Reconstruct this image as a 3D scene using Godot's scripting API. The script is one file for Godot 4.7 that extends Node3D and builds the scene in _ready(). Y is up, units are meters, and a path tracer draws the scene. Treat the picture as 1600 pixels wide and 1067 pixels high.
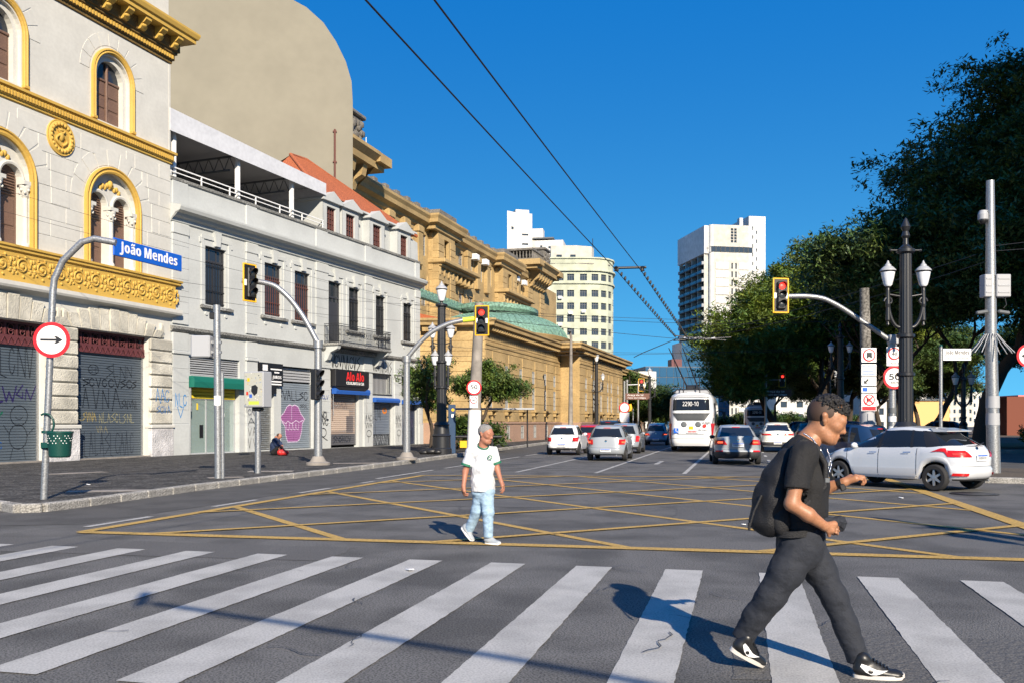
extends Node3D

# ---------- mesh builder ----------
class B:
	var v := PackedVector3Array()
	var n := PackedVector3Array()
	var uv := PackedVector2Array()
	var ix := PackedInt32Array()
	func tri(a: Vector3, b: Vector3, c: Vector3) -> void:
		var m := (b - a).cross(c - a).normalized()
		var k := v.size()
		v.append_array([a, b, c]); n.append_array([m, m, m])
		uv.append_array([Vector2(0, 1), Vector2(1, 1), Vector2(0.5, 0)])
		ix.append_array([k, k + 2, k + 1])
	func quad(a: Vector3, b: Vector3, c: Vector3, d: Vector3, ua := Vector2(0, 1), ub := Vector2(1, 1), uc := Vector2(1, 0), ud := Vector2(0, 0)) -> void:
		var m := (c - a).cross(d - b).normalized()
		var k := v.size()
		v.append_array([a, b, c, d]); n.append_array([m, m, m, m])
		uv.append_array([ua, ub, uc, ud])
		ix.append_array([k, k + 2, k + 1, k, k + 3, k + 2])
	func box(x0: float, y0: float, z0: float, x1: float, y1: float, z1: float, xf := Transform3D()) -> B:
		var p := []
		for i in 8:
			p.append(xf * Vector3(x1 if i & 1 else x0, y1 if i & 2 else y0, z1 if i & 4 else z0))
		quad(p[4], p[5], p[7], p[6]); quad(p[1], p[0], p[2], p[3]); quad(p[5], p[1], p[3], p[7])
		quad(p[0], p[4], p[6], p[2]); quad(p[6], p[7], p[3], p[2]); quad(p[0], p[1], p[5], p[4])
		return self
	# box with chamfered edges
	func rbox(c: Vector3, s: Vector3, b: float, xf := Transform3D()) -> B:
		var h := s * 0.5
		b = minf(b, minf(h.x, minf(h.y, h.z)) * 0.9)
		var q := func(sx, sy, sz, ax):
			return xf * (c + Vector3(sx * (h.x - (0.0 if ax == 0 else b)), sy * (h.y - (0.0 if ax == 1 else b)), sz * (h.z - (0.0 if ax == 2 else b))))
		for s1: float in [-1.0, 1.0]:
			_q4(q.call(s1, -1, -1, 0), q.call(s1, 1, -1, 0), q.call(s1, 1, 1, 0), q.call(s1, -1, 1, 0), s1 > 0)
			_q4(q.call(-1, s1, -1, 1), q.call(-1, s1, 1, 1), q.call(1, s1, 1, 1), q.call(1, s1, -1, 1), s1 > 0)
			_q4(q.call(-1, -1, s1, 2), q.call(1, -1, s1, 2), q.call(1, 1, s1, 2), q.call(-1, 1, s1, 2), s1 > 0)
			for s2: float in [-1.0, 1.0]:
				var f: bool = s1 * s2 > 0
				_q4(q.call(s1, s2, -1, 0), q.call(s1, s2, -1, 1), q.call(s1, s2, 1, 1), q.call(s1, s2, 1, 0), f)
				_q4(q.call(-1, s1, s2, 1), q.call(-1, s1, s2, 2), q.call(1, s1, s2, 2), q.call(1, s1, s2, 1), f)
				_q4(q.call(s2, -1, s1, 2), q.call(s2, -1, s1, 0), q.call(s2, 1, s1, 0), q.call(s2, 1, s1, 2), f)
				for s3: float in [-1.0, 1.0]:
					var a: Vector3 = q.call(s1, s2, s3, 0); var d: Vector3 = q.call(s1, s2, s3, 1); var e: Vector3 = q.call(s1, s2, s3, 2)
					if s1 * s2 * s3 > 0: tri(a, d, e)
					else: tri(a, e, d)
		return self
	func _q4(a: Vector3, b: Vector3, c: Vector3, d: Vector3, f: bool) -> void:
		if f: quad(a, b, c, d)
		else: quad(a, d, c, b)
	func prism(poly: PackedVector2Array, z0: float, z1: float, xf := Transform3D()) -> B:
		var t := Geometry2D.triangulate_polygon(poly)
		var area := 0.0
		for i in poly.size():
			area += poly[i].cross(poly[(i + 1) % poly.size()])
		for i in range(0, t.size(), 3):
			var a := poly[t[i]]; var b := poly[t[i + 1]]; var c := poly[t[i + 2]]
			if (b - a).cross(c - a) < 0:
				var s := b; b = c; c = s
			tri(xf * Vector3(a.x, a.y, z1), xf * Vector3(b.x, b.y, z1), xf * Vector3(c.x, c.y, z1))
			tri(xf * Vector3(a.x, a.y, z0), xf * Vector3(c.x, c.y, z0), xf * Vector3(b.x, b.y, z0))
		for i in poly.size():
			var a := poly[i]; var b := poly[(i + 1) % poly.size()]
			if area < 0:
				var s := b; b = a; a = s
			quad(xf * Vector3(a.x, a.y, z0), xf * Vector3(b.x, b.y, z0), xf * Vector3(b.x, b.y, z1), xf * Vector3(a.x, a.y, z1))
		return self
	# rows of points -> smooth surface
	func grid(rows: Array, closed := false, flip := false) -> B:
		var R := rows.size(); var C: int = rows[0].size()
		var k := v.size()
		for r in R:
			for c in C:
				var c0 := c - 1; var c1 := c + 1
				if closed:
					c0 = (c + C - 1) % C; c1 = (c + 1) % C
				else:
					c0 = maxi(c0, 0); c1 = mini(c1, C - 1)
				var du: Vector3 = rows[r][c1] - rows[r][c0]
				var dv: Vector3 = rows[mini(r + 1, R - 1)][c] - rows[maxi(r - 1, 0)][c]
				var m := du.cross(dv)
				if m.length_squared() < 1e-14:
					m = (rows[mini(r + 1, R - 1)][c1] - rows[maxi(r - 1, 0)][c0]).cross(dv)
				m = m.normalized()
				v.append(rows[r][c]); n.append(-m if flip else m)
				uv.append(Vector2(float(c) / maxi(C - 1, 1), 1.0 - float(r) / maxi(R - 1, 1)))
		for r in R - 1:
			for c in (C if closed else C - 1):
				var a := k + r * C + c; var b := k + r * C + (c + 1) % C; var d := a + C; var e := b + C
				if flip: ix.append_array([a, b, e, a, e, d])
				else: ix.append_array([a, e, b, a, d, e])
		return self
	func tube(pts: Array, rad, sides := 8, caps := true) -> B:
		var rows := []
		var up := Vector3.UP
		var last := Vector3.ZERO
		for i in pts.size():
			var p: Vector3 = pts[i]
			var t: Vector3 = (pts[mini(i + 1, pts.size() - 1)] - pts[maxi(i - 1, 0)]).normalized()
			if i == 0:
				up = Vector3.UP if absf(t.y) < 0.9 else Vector3.RIGHT
				up = (up - t * up.dot(t)).normalized()
			else:
				up = up - t * up.dot(t)
				up = up.normalized() if up.length() > 1e-4 else t.cross(Vector3(0.3, 0.5, 0.8)).normalized()
			var s := t.cross(up)
			var r: float = rad[i] if rad is Array else rad
			var row := PackedVector3Array()
			for k in sides:
				var a := TAU * k / sides
				row.append(p + (s * cos(a) + up * sin(a)) * r)
			rows.append(row)
			last = t
		grid(rows, true, true)
		if caps:
			for e in [0, pts.size() - 1]:
				for k in range(1, sides - 1):
					if e == 0: tri(rows[e][0], rows[e][k + 1], rows[e][k])
					else: tri(rows[e][0], rows[e][k], rows[e][k + 1])
		return self
	func lathe(prof: Array, sides := 16, xf := Transform3D(), smooth := false) -> B:
		if smooth:
			var rows := []
			for p: Vector2 in prof:
				var row := PackedVector3Array()
				for k in sides:
					var a := TAU * k / sides
					row.append(xf * Vector3(cos(a) * p.x, p.y, -sin(a) * p.x))
				rows.append(row)
			return grid(rows, true, false)
		for i in prof.size() - 1:
			var p: Vector2 = prof[i]; var q: Vector2 = prof[i + 1]
			var m := Vector2(q.y - p.y, p.x - q.x).normalized()
			var k0 := v.size()
			for k in sides + 1:
				var a := TAU * k / sides
				var d := Vector3(cos(a), 0, -sin(a))
				for e: Vector2 in [p, q]:
					v.append(xf * (d * e.x + Vector3(0, e.y, 0)))
					n.append((xf.basis * (d * m.x + Vector3(0, m.y, 0))).normalized())
					uv.append(Vector2(float(k) / sides, 0.0 if e == q else 1.0))
			for k in sides:
				var a := k0 + k * 2
				ix.append_array([a, a + 3, a + 2, a, a + 1, a + 3])
		return self
	func ball(c: Vector3, r: Vector3, seg := 10) -> B:
		var rows := []
		for i in seg / 2 + 1:
			var f := -PI / 2 + PI * i / (seg / 2)
			var row := PackedVector3Array()
			for k in seg:
				var a := TAU * k / seg
				row.append(c + Vector3(cos(a) * cos(f) * r.x, sin(f) * r.y, -sin(a) * cos(f) * r.z))
			rows.append(row)
		return grid(rows, true)
	# wall in the x-y plane at z with rectangular holes [x0,y0,x1,y1]; reveals of depth d
	func wall(x0: float, x1: float, y0: float, y1: float, holes: Array, z := 0.0, d := 0.3) -> B:
		var xs := [x0, x1]; var ys := [y0, y1]
		for h in holes:
			for a in [h[0], h[2]]:
				if a > x0 and a < x1: xs.append(a)
			for a in [h[1], h[3]]:
				if a > y0 and a < y1: ys.append(a)
		xs.sort(); ys.sort()
		for j in ys.size() - 1:
			if ys[j + 1] - ys[j] < 1e-4: continue
			var start := -1.0e9
			for i in xs.size():
				var solid := false
				if i < xs.size() - 1 and xs[i + 1] - xs[i] > 1e-5:
					solid = true
					var cx: float = (xs[i] + xs[i + 1]) * 0.5; var cy: float = (ys[j] + ys[j + 1]) * 0.5
					for h in holes:
						if cx > h[0] and cx < h[2] and cy > h[1] and cy < h[3]:
							solid = false
							break
				elif i < xs.size() - 1:
					continue
				if solid and start < -1.0e8: start = xs[i]
				if not solid and start > -1.0e8:
					quad(Vector3(start, ys[j], z), Vector3(xs[i], ys[j], z), Vector3(xs[i], ys[j + 1], z), Vector3(start, ys[j + 1], z))
					start = -1.0e9
		for h in holes:
			var a := Vector3(h[0], h[1], z); var b := Vector3(h[2], h[1], z); var c := Vector3(h[2], h[3], z); var e := Vector3(h[0], h[3], z)
			var o := Vector3(0, 0, -d)
			quad(a, b, b + o, a + o); quad(b, c, c + o, b + o); quad(c, e, e + o, c + o); quad(e, a, a + o, e + o)
		return self
	# wall panel with one round-arched opening: spring height sp, half width hw
	func arch_wall(x0: float, x1: float, y0: float, y1: float, xc: float, hw: float, yb: float, sp: float, z := 0.0, d := 0.3, seg := 16) -> B:
		var o := Vector3(0, 0, -d)
		wall(x0, xc - hw, y0, y1, [], z); wall(xc + hw, x1, y0, y1, [], z)
		if yb > y0: wall(xc - hw, xc + hw, y0, yb, [], z)
		for i in seg:
			var a := PI - PI * i / seg; var b := PI - PI * (i + 1) / seg
			var p := Vector3(xc + cos(a) * hw, sp + sin(a) * hw, z); var q := Vector3(xc + cos(b) * hw, sp + sin(b) * hw, z)
			quad(p, q, Vector3(q.x, y1, z), Vector3(p.x, y1, z))
			quad(q, p, p + o, q + o)
		for s: float in [-1.0, 1.0]:
			var p := Vector3(xc + s * hw, yb, z); var q := Vector3(xc + s * hw, sp, z)
			_q4(p, q, q + o, p + o, s > 0)
		quad(Vector3(xc - hw, yb, z), Vector3(xc + hw, yb, z), Vector3(xc + hw, yb, z) + o, Vector3(xc - hw, yb, z) + o)
		return self
	func arch_fill(xc: float, hw: float, yb: float, sp: float, z: float, seg := 16) -> B:
		quad(Vector3(xc - hw, yb, z), Vector3(xc + hw, yb, z), Vector3(xc + hw, sp, z), Vector3(xc - hw, sp, z))
		for i in seg:
			var a := PI * i / seg; var b := PI * (i + 1) / seg
			tri(Vector3(xc, sp, z), Vector3(xc + cos(a) * hw, sp + sin(a) * hw, z), Vector3(xc + cos(b) * hw, sp + sin(b) * hw, z))
		return self
	# moulding with profile [(out from opening, proud)] swept along an arch
	func arch_mould(xc: float, hw: float, yb: float, sp: float, prof: Array, z := 0.0, seg := 20) -> B:
		for k in prof.size() - 1:
			var p: Vector2 = prof[k]; var q: Vector2 = prof[k + 1]
			var rows := [PackedVector3Array(), PackedVector3Array()]
			for j in 2:
				var e: Vector2 = p if j == 0 else q
				rows[j].append(Vector3(xc - hw - e.x, yb, z + e.y))
				for i in seg + 1:
					var a := PI - PI * i / seg
					rows[j].append(Vector3(xc + cos(a) * (hw + e.x), sp + sin(a) * (hw + e.x), z + e.y))
				rows[j].append(Vector3(xc + hw + e.x, yb, z + e.y))
			for i in rows[0].size() - 1:
				quad(rows[0][i], rows[0][i + 1], rows[1][i + 1], rows[1][i])
		return self
	# straight moulding along x: profile [(z, y)] from bottom to top
	func cornice(x0: float, x1: float, prof: Array, ret := true) -> B:
		for k in prof.size() - 1:
			var p: Vector2 = prof[k]; var q: Vector2 = prof[k + 1]
			var xa0 := x0 - (p.x if ret else 0.0); var xb0 := x0 - (q.x if ret else 0.0)
			var xa1 := x1 + (p.x if ret else 0.0); var xb1 := x1 + (q.x if ret else 0.0)
			quad(Vector3(xa0, p.y, p.x), Vector3(xa1, p.y, p.x), Vector3(xb1, q.y, q.x), Vector3(xb0, q.y, q.x))
			if ret:
				quad(Vector3(xa1, p.y, p.x), Vector3(xa1, p.y, -3), Vector3(xb1, q.y, -3), Vector3(xb1, q.y, q.x))
				quad(Vector3(xa0, p.y, -3), Vector3(xa0, p.y, p.x), Vector3(xb0, q.y, q.x), Vector3(xb0, q.y, -3))
		if not ret:
			for s in 2:
				var poly := []
				var x := x0 if s == 0 else x1
				for p: Vector2 in prof: poly.append(Vector3(x, p.y, p.x))
				for k in range(1, poly.size() - 1):
					if s == 0: tri(poly[0], poly[k], poly[k + 1])
					else: tri(poly[0], poly[k + 1], poly[k])
		return self
	func mesh() -> ArrayMesh:
		var a := []
		a.resize(Mesh.ARRAY_MAX)
		a[Mesh.ARRAY_VERTEX] = v; a[Mesh.ARRAY_NORMAL] = n; a[Mesh.ARRAY_TEX_UV] = uv; a[Mesh.ARRAY_INDEX] = ix
		var m := ArrayMesh.new()
		m.add_surface_from_arrays(Mesh.PRIMITIVE_TRIANGLES, a)
		return m

# ---------- names, nodes ----------
var count := {}
var M := {}
var rng := RandomNumberGenerator.new()

func numbered(called: String) -> String:
	var k: int = count.get(called, 0)
	count[called] = k + 1
	return called if k == 0 else "%s_%03d" % [called, k]

func tag(o: Node, label: String, category := "", group := "", kind := "") -> Node:
	if label: o.set_meta("label", label)
	if category: o.set_meta("category", category)
	if group: o.set_meta("group", group)
	if kind: o.set_meta("kind", kind)
	return o

func thing(called: String, label: String, category: String, at := Vector3.ZERO, turn := 0.0, group := "") -> Node3D:
	var o := Node3D.new()
	o.name = numbered(called)
	add_child(o, true)
	o.position = at
	o.rotation.y = turn
	tag(o, label, category, group)
	return o

func part(p: Node, called: String, b, m, at := Vector3.ZERO) -> MeshInstance3D:
	var o := MeshInstance3D.new()
	o.name = called
	o.mesh = b.mesh() if b is B else b
	o.material_override = m if m is Material else M[m]
	o.position = at
	p.add_child(o, true)
	return o

func solo(called: String, b, m, label: String, category: String, at := Vector3.ZERO, turn := 0.0, group := "") -> MeshInstance3D:
	var o := part(self, numbered(called), b, m, at)
	o.rotation.y = turn
	tag(o, label, category, group)
	return o

func struct(called: String, b, m, at := Vector3.ZERO, turn := 0.0) -> MeshInstance3D:
	var o := part(self, numbered(called), b, m, at)
	o.rotation.y = turn
	o.set_meta("kind", "structure")
	return o

func copy(o: Node3D, label: String, at: Vector3, turn := 0.0) -> Node3D:
	var r: Node3D = o.duplicate()
	var base := String(o.name)
	if base.right(4).begins_with("_") and base.right(3).is_valid_int(): base = base.left(-4)
	r.name = numbered(base)
	add_child(r, true)
	r.position = at
	r.rotation.y = turn
	r.set_meta("label", label)
	return r

func D2(x: float, d: float, y := 0.0) -> Vector3:
	return Vector3(x, y, -d)

# ---------- materials ----------
var texes := {}
func noise_tex(freq: float, lo: float, hi: float, kind := "fine", size := 512, normal := 0.0) -> NoiseTexture2D:
	var key := "%s %.4f %.2f %.2f %d %.1f" % [kind, freq, lo, hi, size, normal]
	if texes.has(key): return texes[key]
	var f := FastNoiseLite.new()
	f.seed = 7 + texes.size()
	f.frequency = freq
	f.noise_type = FastNoiseLite.TYPE_SIMPLEX_SMOOTH
	f.fractal_octaves = 5
	if kind == "cell":
		f.noise_type = FastNoiseLite.TYPE_CELLULAR
		f.cellular_return_type = FastNoiseLite.RETURN_CELL_VALUE
		f.fractal_type = FastNoiseLite.FRACTAL_NONE
	elif kind == "crack":
		f.noise_type = FastNoiseLite.TYPE_CELLULAR
		f.cellular_return_type = FastNoiseLite.RETURN_DISTANCE2_SUB
		f.fractal_type = FastNoiseLite.FRACTAL_NONE
		f.domain_warp_enabled = true
		f.domain_warp_amplitude = 18.0
		f.domain_warp_frequency = 0.03
	elif kind == "speck":
		f.fractal_octaves = 2
	var t := NoiseTexture2D.new()
	t.width = size; t.height = size
	t.seamless = true
	t.noise = f
	if normal > 0.0:
		t.as_normal_map = true
		t.bump_strength = normal
	else:
		var g := Gradient.new()
		if kind == "crack":
			g.offsets = PackedFloat32Array([0.0, 0.008, 0.018, 1.0])
			g.colors = PackedColorArray([Color(lo, lo, lo), Color(lo, lo, lo), Color(hi, hi, hi), Color(hi, hi, hi)])
		elif kind == "speck":
			g.offsets = PackedFloat32Array([0.0, 0.3, 0.5, 0.75, 1.0])
			g.colors = PackedColorArray([Color(lo, lo, lo), Color(lo, lo, lo), Color.WHITE * ((lo + hi) * 0.5), Color(hi, hi, hi), Color(hi, hi, hi)])
		else:
			g.offsets = PackedFloat32Array([0.2, 0.8])
			g.colors = PackedColorArray([Color(lo, lo, lo), Color(hi, hi, hi)])
		for i in g.colors.size(): g.set_color(i, Color(g.colors[i].r, g.colors[i].g, g.colors[i].b, 1))
		t.color_ramp = g
	texes[key] = t
	return t

# colour given as linear albedo
func mat(called: String, c: Color, rough := 0.8, metal := 0.0) -> StandardMaterial3D:
	var m := StandardMaterial3D.new()
	m.resource_name = called
	m.albedo_color = c.linear_to_srgb()
	m.roughness = rough
	m.metallic = metal
	M[called] = m
	return m

func wear(called: String, c: Color, rough: float, tex: Texture2D, metres: float, tex2: Texture2D = null, metres2 := 6.0, bump: Texture2D = null, bump_k := 0.5, metal := 0.0) -> StandardMaterial3D:
	var m := mat(called, c, rough, metal)
	m.albedo_texture = tex
	m.uv1_triplanar = true
	m.uv1_world_triplanar = true
	m.uv1_scale = Vector3.ONE / metres
	if tex2:
		m.detail_enabled = true
		m.detail_blend_mode = BaseMaterial3D.BLEND_MODE_MUL
		m.detail_albedo = tex2
		m.detail_uv_layer = BaseMaterial3D.DETAIL_UV_2
		m.uv2_triplanar = true
		m.uv2_world_triplanar = true
		m.uv2_scale = Vector3.ONE / metres2
	if bump:
		m.normal_enabled = true
		m.normal_texture = bump
		m.normal_scale = bump_k
	return m

func glass(called: String, c: Color, alpha := 0.25) -> StandardMaterial3D:
	var m := mat(called, c, 0.05)
	m.transparency = BaseMaterial3D.TRANSPARENCY_ALPHA
	m.albedo_color.a = alpha
	return m

func glow(called: String, c: Color, e: float) -> StandardMaterial3D:
	var m := mat(called, c * 0.5, 0.4)
	m.emission_enabled = true
	m.emission = c.linear_to_srgb()
	m.emission_energy_multiplier = e
	return m

func text(p: Node, words: String, width: float, height: float, at: Vector3, m, bold := false, called := "lettering", turn := 0.0) -> MeshInstance3D:
	var t := TextMesh.new()
	var f := SystemFont.new()
	f.font_names = PackedStringArray(["Droid Sans"])
	if bold: f.font_weight = 700
	t.font = f
	t.text = words
	t.font_size = 48
	t.pixel_size = 0.01
	t.depth = 0.02
	t.curve_step = 2.0
	var o := part(p, called, t, m, at)
	var bb := t.get_aabb()
	var sx := width / maxf(bb.size.x, 0.01) if width > 0 else 0.0
	var sy := height / maxf(bb.size.y, 0.01) if height > 0 else sx
	if sx == 0.0: sx = sy
	o.scale = Vector3(sx, sy, 0.3)
	o.rotation.y = turn
	var c := bb.get_center()
	o.position = at - Basis(Vector3.UP, turn) * Vector3(c.x * sx, c.y * sy, 0)
	return o

# ---------- painted images: lettering, tags, prints ----------
func canvas(w: int, h: int, c: Color) -> Image:
	var im := Image.create(w, h, false, Image.FORMAT_RGBA8)
	im.fill(c)
	return im

func stroke(im: Image, pts: Array, wd: int, c: Color) -> void:
	var w := im.get_width(); var h := im.get_height()
	for i in pts.size() - 1:
		var a: Vector2 = pts[i] * Vector2(w, h); var b: Vector2 = pts[i + 1] * Vector2(w, h)
		var steps := int(a.distance_to(b) / maxf(1.0, wd * 0.4)) + 1
		for k in steps + 1:
			var p := a.lerp(b, float(k) / steps)
			im.fill_rect(Rect2i(int(p.x) - wd / 2, int(p.y) - wd / 2, wd, wd), c)

func ring(im: Image, ctr: Vector2, r: Vector2, wd: int, c: Color, a0 := 0.0, a1 := TAU) -> void:
	var pts := []
	for i in 25: pts.append(ctr + Vector2(cos(lerpf(a0, a1, i / 24.0)) * r.x, sin(lerpf(a0, a1, i / 24.0)) * r.y))
	stroke(im, pts, wd, c)

func blob(im: Image, poly: PackedVector2Array, c: Color) -> void:
	var w := im.get_width(); var h := im.get_height()
	for y in h:
		var xs := []
		var fy := (y + 0.5) / h
		for i in poly.size():
			var a := poly[i]; var b := poly[(i + 1) % poly.size()]
			if (a.y <= fy) != (b.y <= fy): xs.append(a.x + (fy - a.y) / (b.y - a.y) * (b.x - a.x))
		xs.sort()
		for k in range(0, xs.size() - 1, 2):
			im.fill_rect(Rect2i(int(xs[k] * w), y, maxi(1, int((xs[k + 1] - xs[k]) * w)), 1), c)

# a row of tall angular hand-drawn letters
func scrawl(im: Image, x0: float, x1: float, y0: float, y1: float, letters: int, wd: int, c: Color) -> void:
	var dx := (x1 - x0) / letters
	for i in letters:
		var x := x0 + dx * i
		var w := dx * rng.randf_range(0.6, 0.95)
		var j := func() -> float: return rng.randf_range(-0.12, 0.12) * (y1 - y0)
		match rng.randi() % 6:
			0: stroke(im, [Vector2(x, y1 + j.call()), Vector2(x + w * 0.4, y0 + j.call()), Vector2(x + w, y1 + j.call())], wd, c); stroke(im, [Vector2(x + w * 0.2, (y0 + y1) / 2), Vector2(x + w * 0.8, (y0 + y1) / 2)], wd, c)
			1: stroke(im, [Vector2(x, y0 + j.call()), Vector2(x + w * 0.1, y1), Vector2(x + w, y1 + j.call())], wd, c)
			2: stroke(im, [Vector2(x, y1), Vector2(x, y0 + j.call()), Vector2(x + w, y1 + j.call()), Vector2(x + w, y0)], wd, c)
			3: ring(im, Vector2(x + w / 2, (y0 + y1) / 2), Vector2(w / 2, (y1 - y0) * 0.45), wd, c, 0.3, 5.6)
			4: stroke(im, [Vector2(x, y0), Vector2(x + w * 0.5, y1 + j.call()), Vector2(x + w, y0 + j.call())], wd, c)
			5: stroke(im, [Vector2(x + w, y0 + j.call()), Vector2(x, y0 + (y1 - y0) * 0.3), Vector2(x + w, y0 + (y1 - y0) * 0.6), Vector2(x, y1 + j.call())], wd, c)

func printed(called: String, im: Image, rough := 0.6, cut := false, metal := 0.0) -> StandardMaterial3D:
	var m := mat(called, Color.WHITE, rough, metal)
	m.albedo_texture = ImageTexture.create_from_image(im)
	if cut:
		m.transparency = BaseMaterial3D.TRANSPARENCY_ALPHA_SCISSOR
		m.alpha_scissor_threshold = 0.5
	return m

const CREAM_AT := Vector3(-15.13, 0, -40.73)
const CREAM_TURN := 1.2553
const WHITE_TURN := 1.1879
const WING_AT := Vector3(-1.91, 0, -64.0)
const WING_TURN := 1.2806
const ROAD_AT := Vector3(-6.23, 0, -13.4)
const ROAD_TURN := -0.2443

func build_camera_and_light() -> void:
	var cam := Camera3D.new()
	cam.name = "camera"
	cam.position = Vector3(0, 1.6, 0)
	cam.projection = Camera3D.PROJECTION_FRUSTUM
	cam.near = 0.1
	cam.far = 3000.0
	cam.size = 0.1 * 1067.0 / 1440.0
	cam.frustum_offset = Vector2(0, 0.1 * 126.5 / 1440.0)
	cam.keep_aspect = Camera3D.KEEP_HEIGHT
	add_child(cam)
	cam.current = true
	var sky := ProceduralSkyMaterial.new()
	sky.sky_top_color = Color(0.0, 0.095, 0.34).linear_to_srgb()
	sky.sky_horizon_color = Color(0.085, 0.37, 0.6).linear_to_srgb()
	sky.sky_curve = 0.12
	sky.ground_bottom_color = Color(0.12, 0.12, 0.12).linear_to_srgb()
	sky.ground_horizon_color = Color(0.22, 0.24, 0.27).linear_to_srgb()
	sky.sun_angle_max = 1.0
	var env := Environment.new()
	env.background_mode = Environment.BG_SKY
	env.sky = Sky.new()
	env.sky.sky_material = sky
	env.background_energy_multiplier = 1.0
	env.tonemap_mode = Environment.TONE_MAPPER_LINEAR
	env.tonemap_exposure = 1.75
	env.sdfgi_enabled = true
	env.ssao_enabled = true
	env.ssil_enabled = true
	var we := WorldEnvironment.new()
	we.name = "environment"
	we.environment = env
	add_child(we)
	var sun := DirectionalLight3D.new()
	sun.name = "sun"
	sun.light_energy = 1.6
	sun.light_color = Color(1.0, 0.945, 0.86)
	sun.light_angular_distance = 0.5
	sun.shadow_enabled = true
	add_child(sun)
	sun.look_at_from_position(Vector3.ZERO, Vector3(-0.262, -0.47, -0.85), Vector3.UP)

func build_materials() -> void:
	var fine := noise_tex(0.02, 0.965, 1.0)
	var coarse := noise_tex(0.008, 0.95, 1.0)
	var stain := noise_tex(0.006, 0.78, 1.0, "fine", 512)
	var speck := noise_tex(0.11, 0.64, 1.3, "speck", 1024)
	var bump := noise_tex(0.06, 0, 1, "fine", 512, 6.0)
	var rock := noise_tex(0.02, 0, 1, "fine", 512, 14.0)
	wear("asphalt", Color(0.15, 0.146, 0.14), 0.85, speck, 2.6, noise_tex(0.01, 0.78, 1.1), 9.0, noise_tex(0.16, 0, 1, "fine", 1024, 5.0), 0.7)
	wear("asphalt_dark", Color(0.095, 0.092, 0.088), 0.85, speck, 1.3, noise_tex(0.01, 0.86, 1.06), 6.0, bump, 0.4)
	wear("road_paint", Color(0.47, 0.46, 0.435), 0.75, noise_tex(0.09, 0.86, 1.06), 1.1, noise_tex(0.012, 0.9, 1.04), 5.3, noise_tex(0.16, 0, 1, "fine", 1024, 5.0), 0.5)
	wear("box_paint", Color(0.58, 0.37, 0.095), 0.7, noise_tex(0.05, 0.8, 1.04), 1.4, coarse, 3.0, bump, 0.4)
	wear("pavement", Color(0.1, 0.095, 0.09), 0.85, noise_tex(0.09, 0.4, 1.25, "cell", 1024), 4.0, noise_tex(0.012, 0.6, 1.15), 5.0, bump, 0.8)
	wear("kerb", Color(0.56, 0.54, 0.5), 0.85, noise_tex(0.05, 0.55, 1.1), 1.1, stain, 3.0, bump, 0.7)
	wear("cream", Color(0.59, 0.58, 0.535), 0.85, fine, 2.0, coarse, 7.0, bump, 0.05)
	wear("cream_rock", Color(0.66, 0.63, 0.54), 0.9, fine, 0.8, stain, 5.0, rock, 0.9)
	wear("plinth_white", Color(0.66, 0.65, 0.66), 0.9, fine, 0.9, stain, 3.0, rock, 0.9)
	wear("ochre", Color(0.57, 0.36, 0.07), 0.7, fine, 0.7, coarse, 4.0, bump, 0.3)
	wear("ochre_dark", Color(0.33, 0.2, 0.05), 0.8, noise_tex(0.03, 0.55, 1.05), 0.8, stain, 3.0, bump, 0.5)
	wear("stucco_white", Color(0.47, 0.49, 0.485), 0.88, fine, 1.6, noise_tex(0.007, 0.95, 1.02), 8.0, bump, 0.06)
	wear("stucco_dirty", Color(0.42, 0.42, 0.4), 0.9, noise_tex(0.03, 0.5, 1.1), 1.6, stain, 4.0, bump, 0.3)
	wear("beige", Color(0.235, 0.218, 0.17), 0.92, noise_tex(0.02, 0.98, 1.0), 9.0, noise_tex(0.012, 0.965, 1.01), 26.0)
	wear("sandstone", Color(0.45, 0.315, 0.14), 0.85, noise_tex(0.02, 0.9, 1.03), 3.0, noise_tex(0.007, 0.86, 1.04), 14.0, bump, 0.3)
	wear("sandstone_block", Color(0.47, 0.33, 0.15), 0.85, noise_tex(0.02, 0.9, 1.03), 2.2, noise_tex(0.007, 0.86, 1.04), 11.0, bump, 0.3)
	wear("granite_pink", Color(0.44, 0.28, 0.2), 0.85, speck, 2.5, coarse, 6.0, bump, 0.3)
	wear("copper_green", Color(0.2, 0.37, 0.29), 0.7, noise_tex(0.02, 0.6, 1.1), 3.0, coarse, 6.0, bump, 0.3)
	wear("concrete", Color(0.33, 0.3, 0.27), 0.9, fine, 1.2, stain, 3.0, bump, 0.4)
	wear("stone_grey", Color(0.3, 0.28, 0.25), 0.9, noise_tex(0.03, 0.5, 1.1), 1.6, stain, 4.0, bump, 0.8)
	wear("roof_tile", Color(0.52, 0.145, 0.055), 0.8, noise_tex(0.05, 0.6, 1.1), 1.5, coarse, 5.0, bump, 0.4)
	wear("galvanised", Color(0.42, 0.43, 0.44), 0.42, noise_tex(0.03, 0.75, 1.05), 0.7, null, 1.0, null, 0.0, 0.65)
	wear("white_far", Color(0.7, 0.69, 0.66), 0.9, noise_tex(0.012, 0.9, 1.0), 14.0, coarse, 40.0)
	wear("cream_far", Color(0.56, 0.54, 0.48), 0.9, noise_tex(0.012, 0.9, 1.0), 14.0, coarse, 40.0)
	wear("green_far", Color(0.5, 0.53, 0.41), 0.9, noise_tex(0.012, 0.9, 1.0), 14.0, coarse, 30.0)
	wear("bark", Color(0.075, 0.055, 0.04), 0.95, noise_tex(0.05, 0.5, 1.2), 0.9, null, 1.0, rock, 0.8)
	wear("grass", Color(0.05, 0.085, 0.025), 0.95, noise_tex(0.1, 0.5, 1.2), 1.5)
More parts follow.
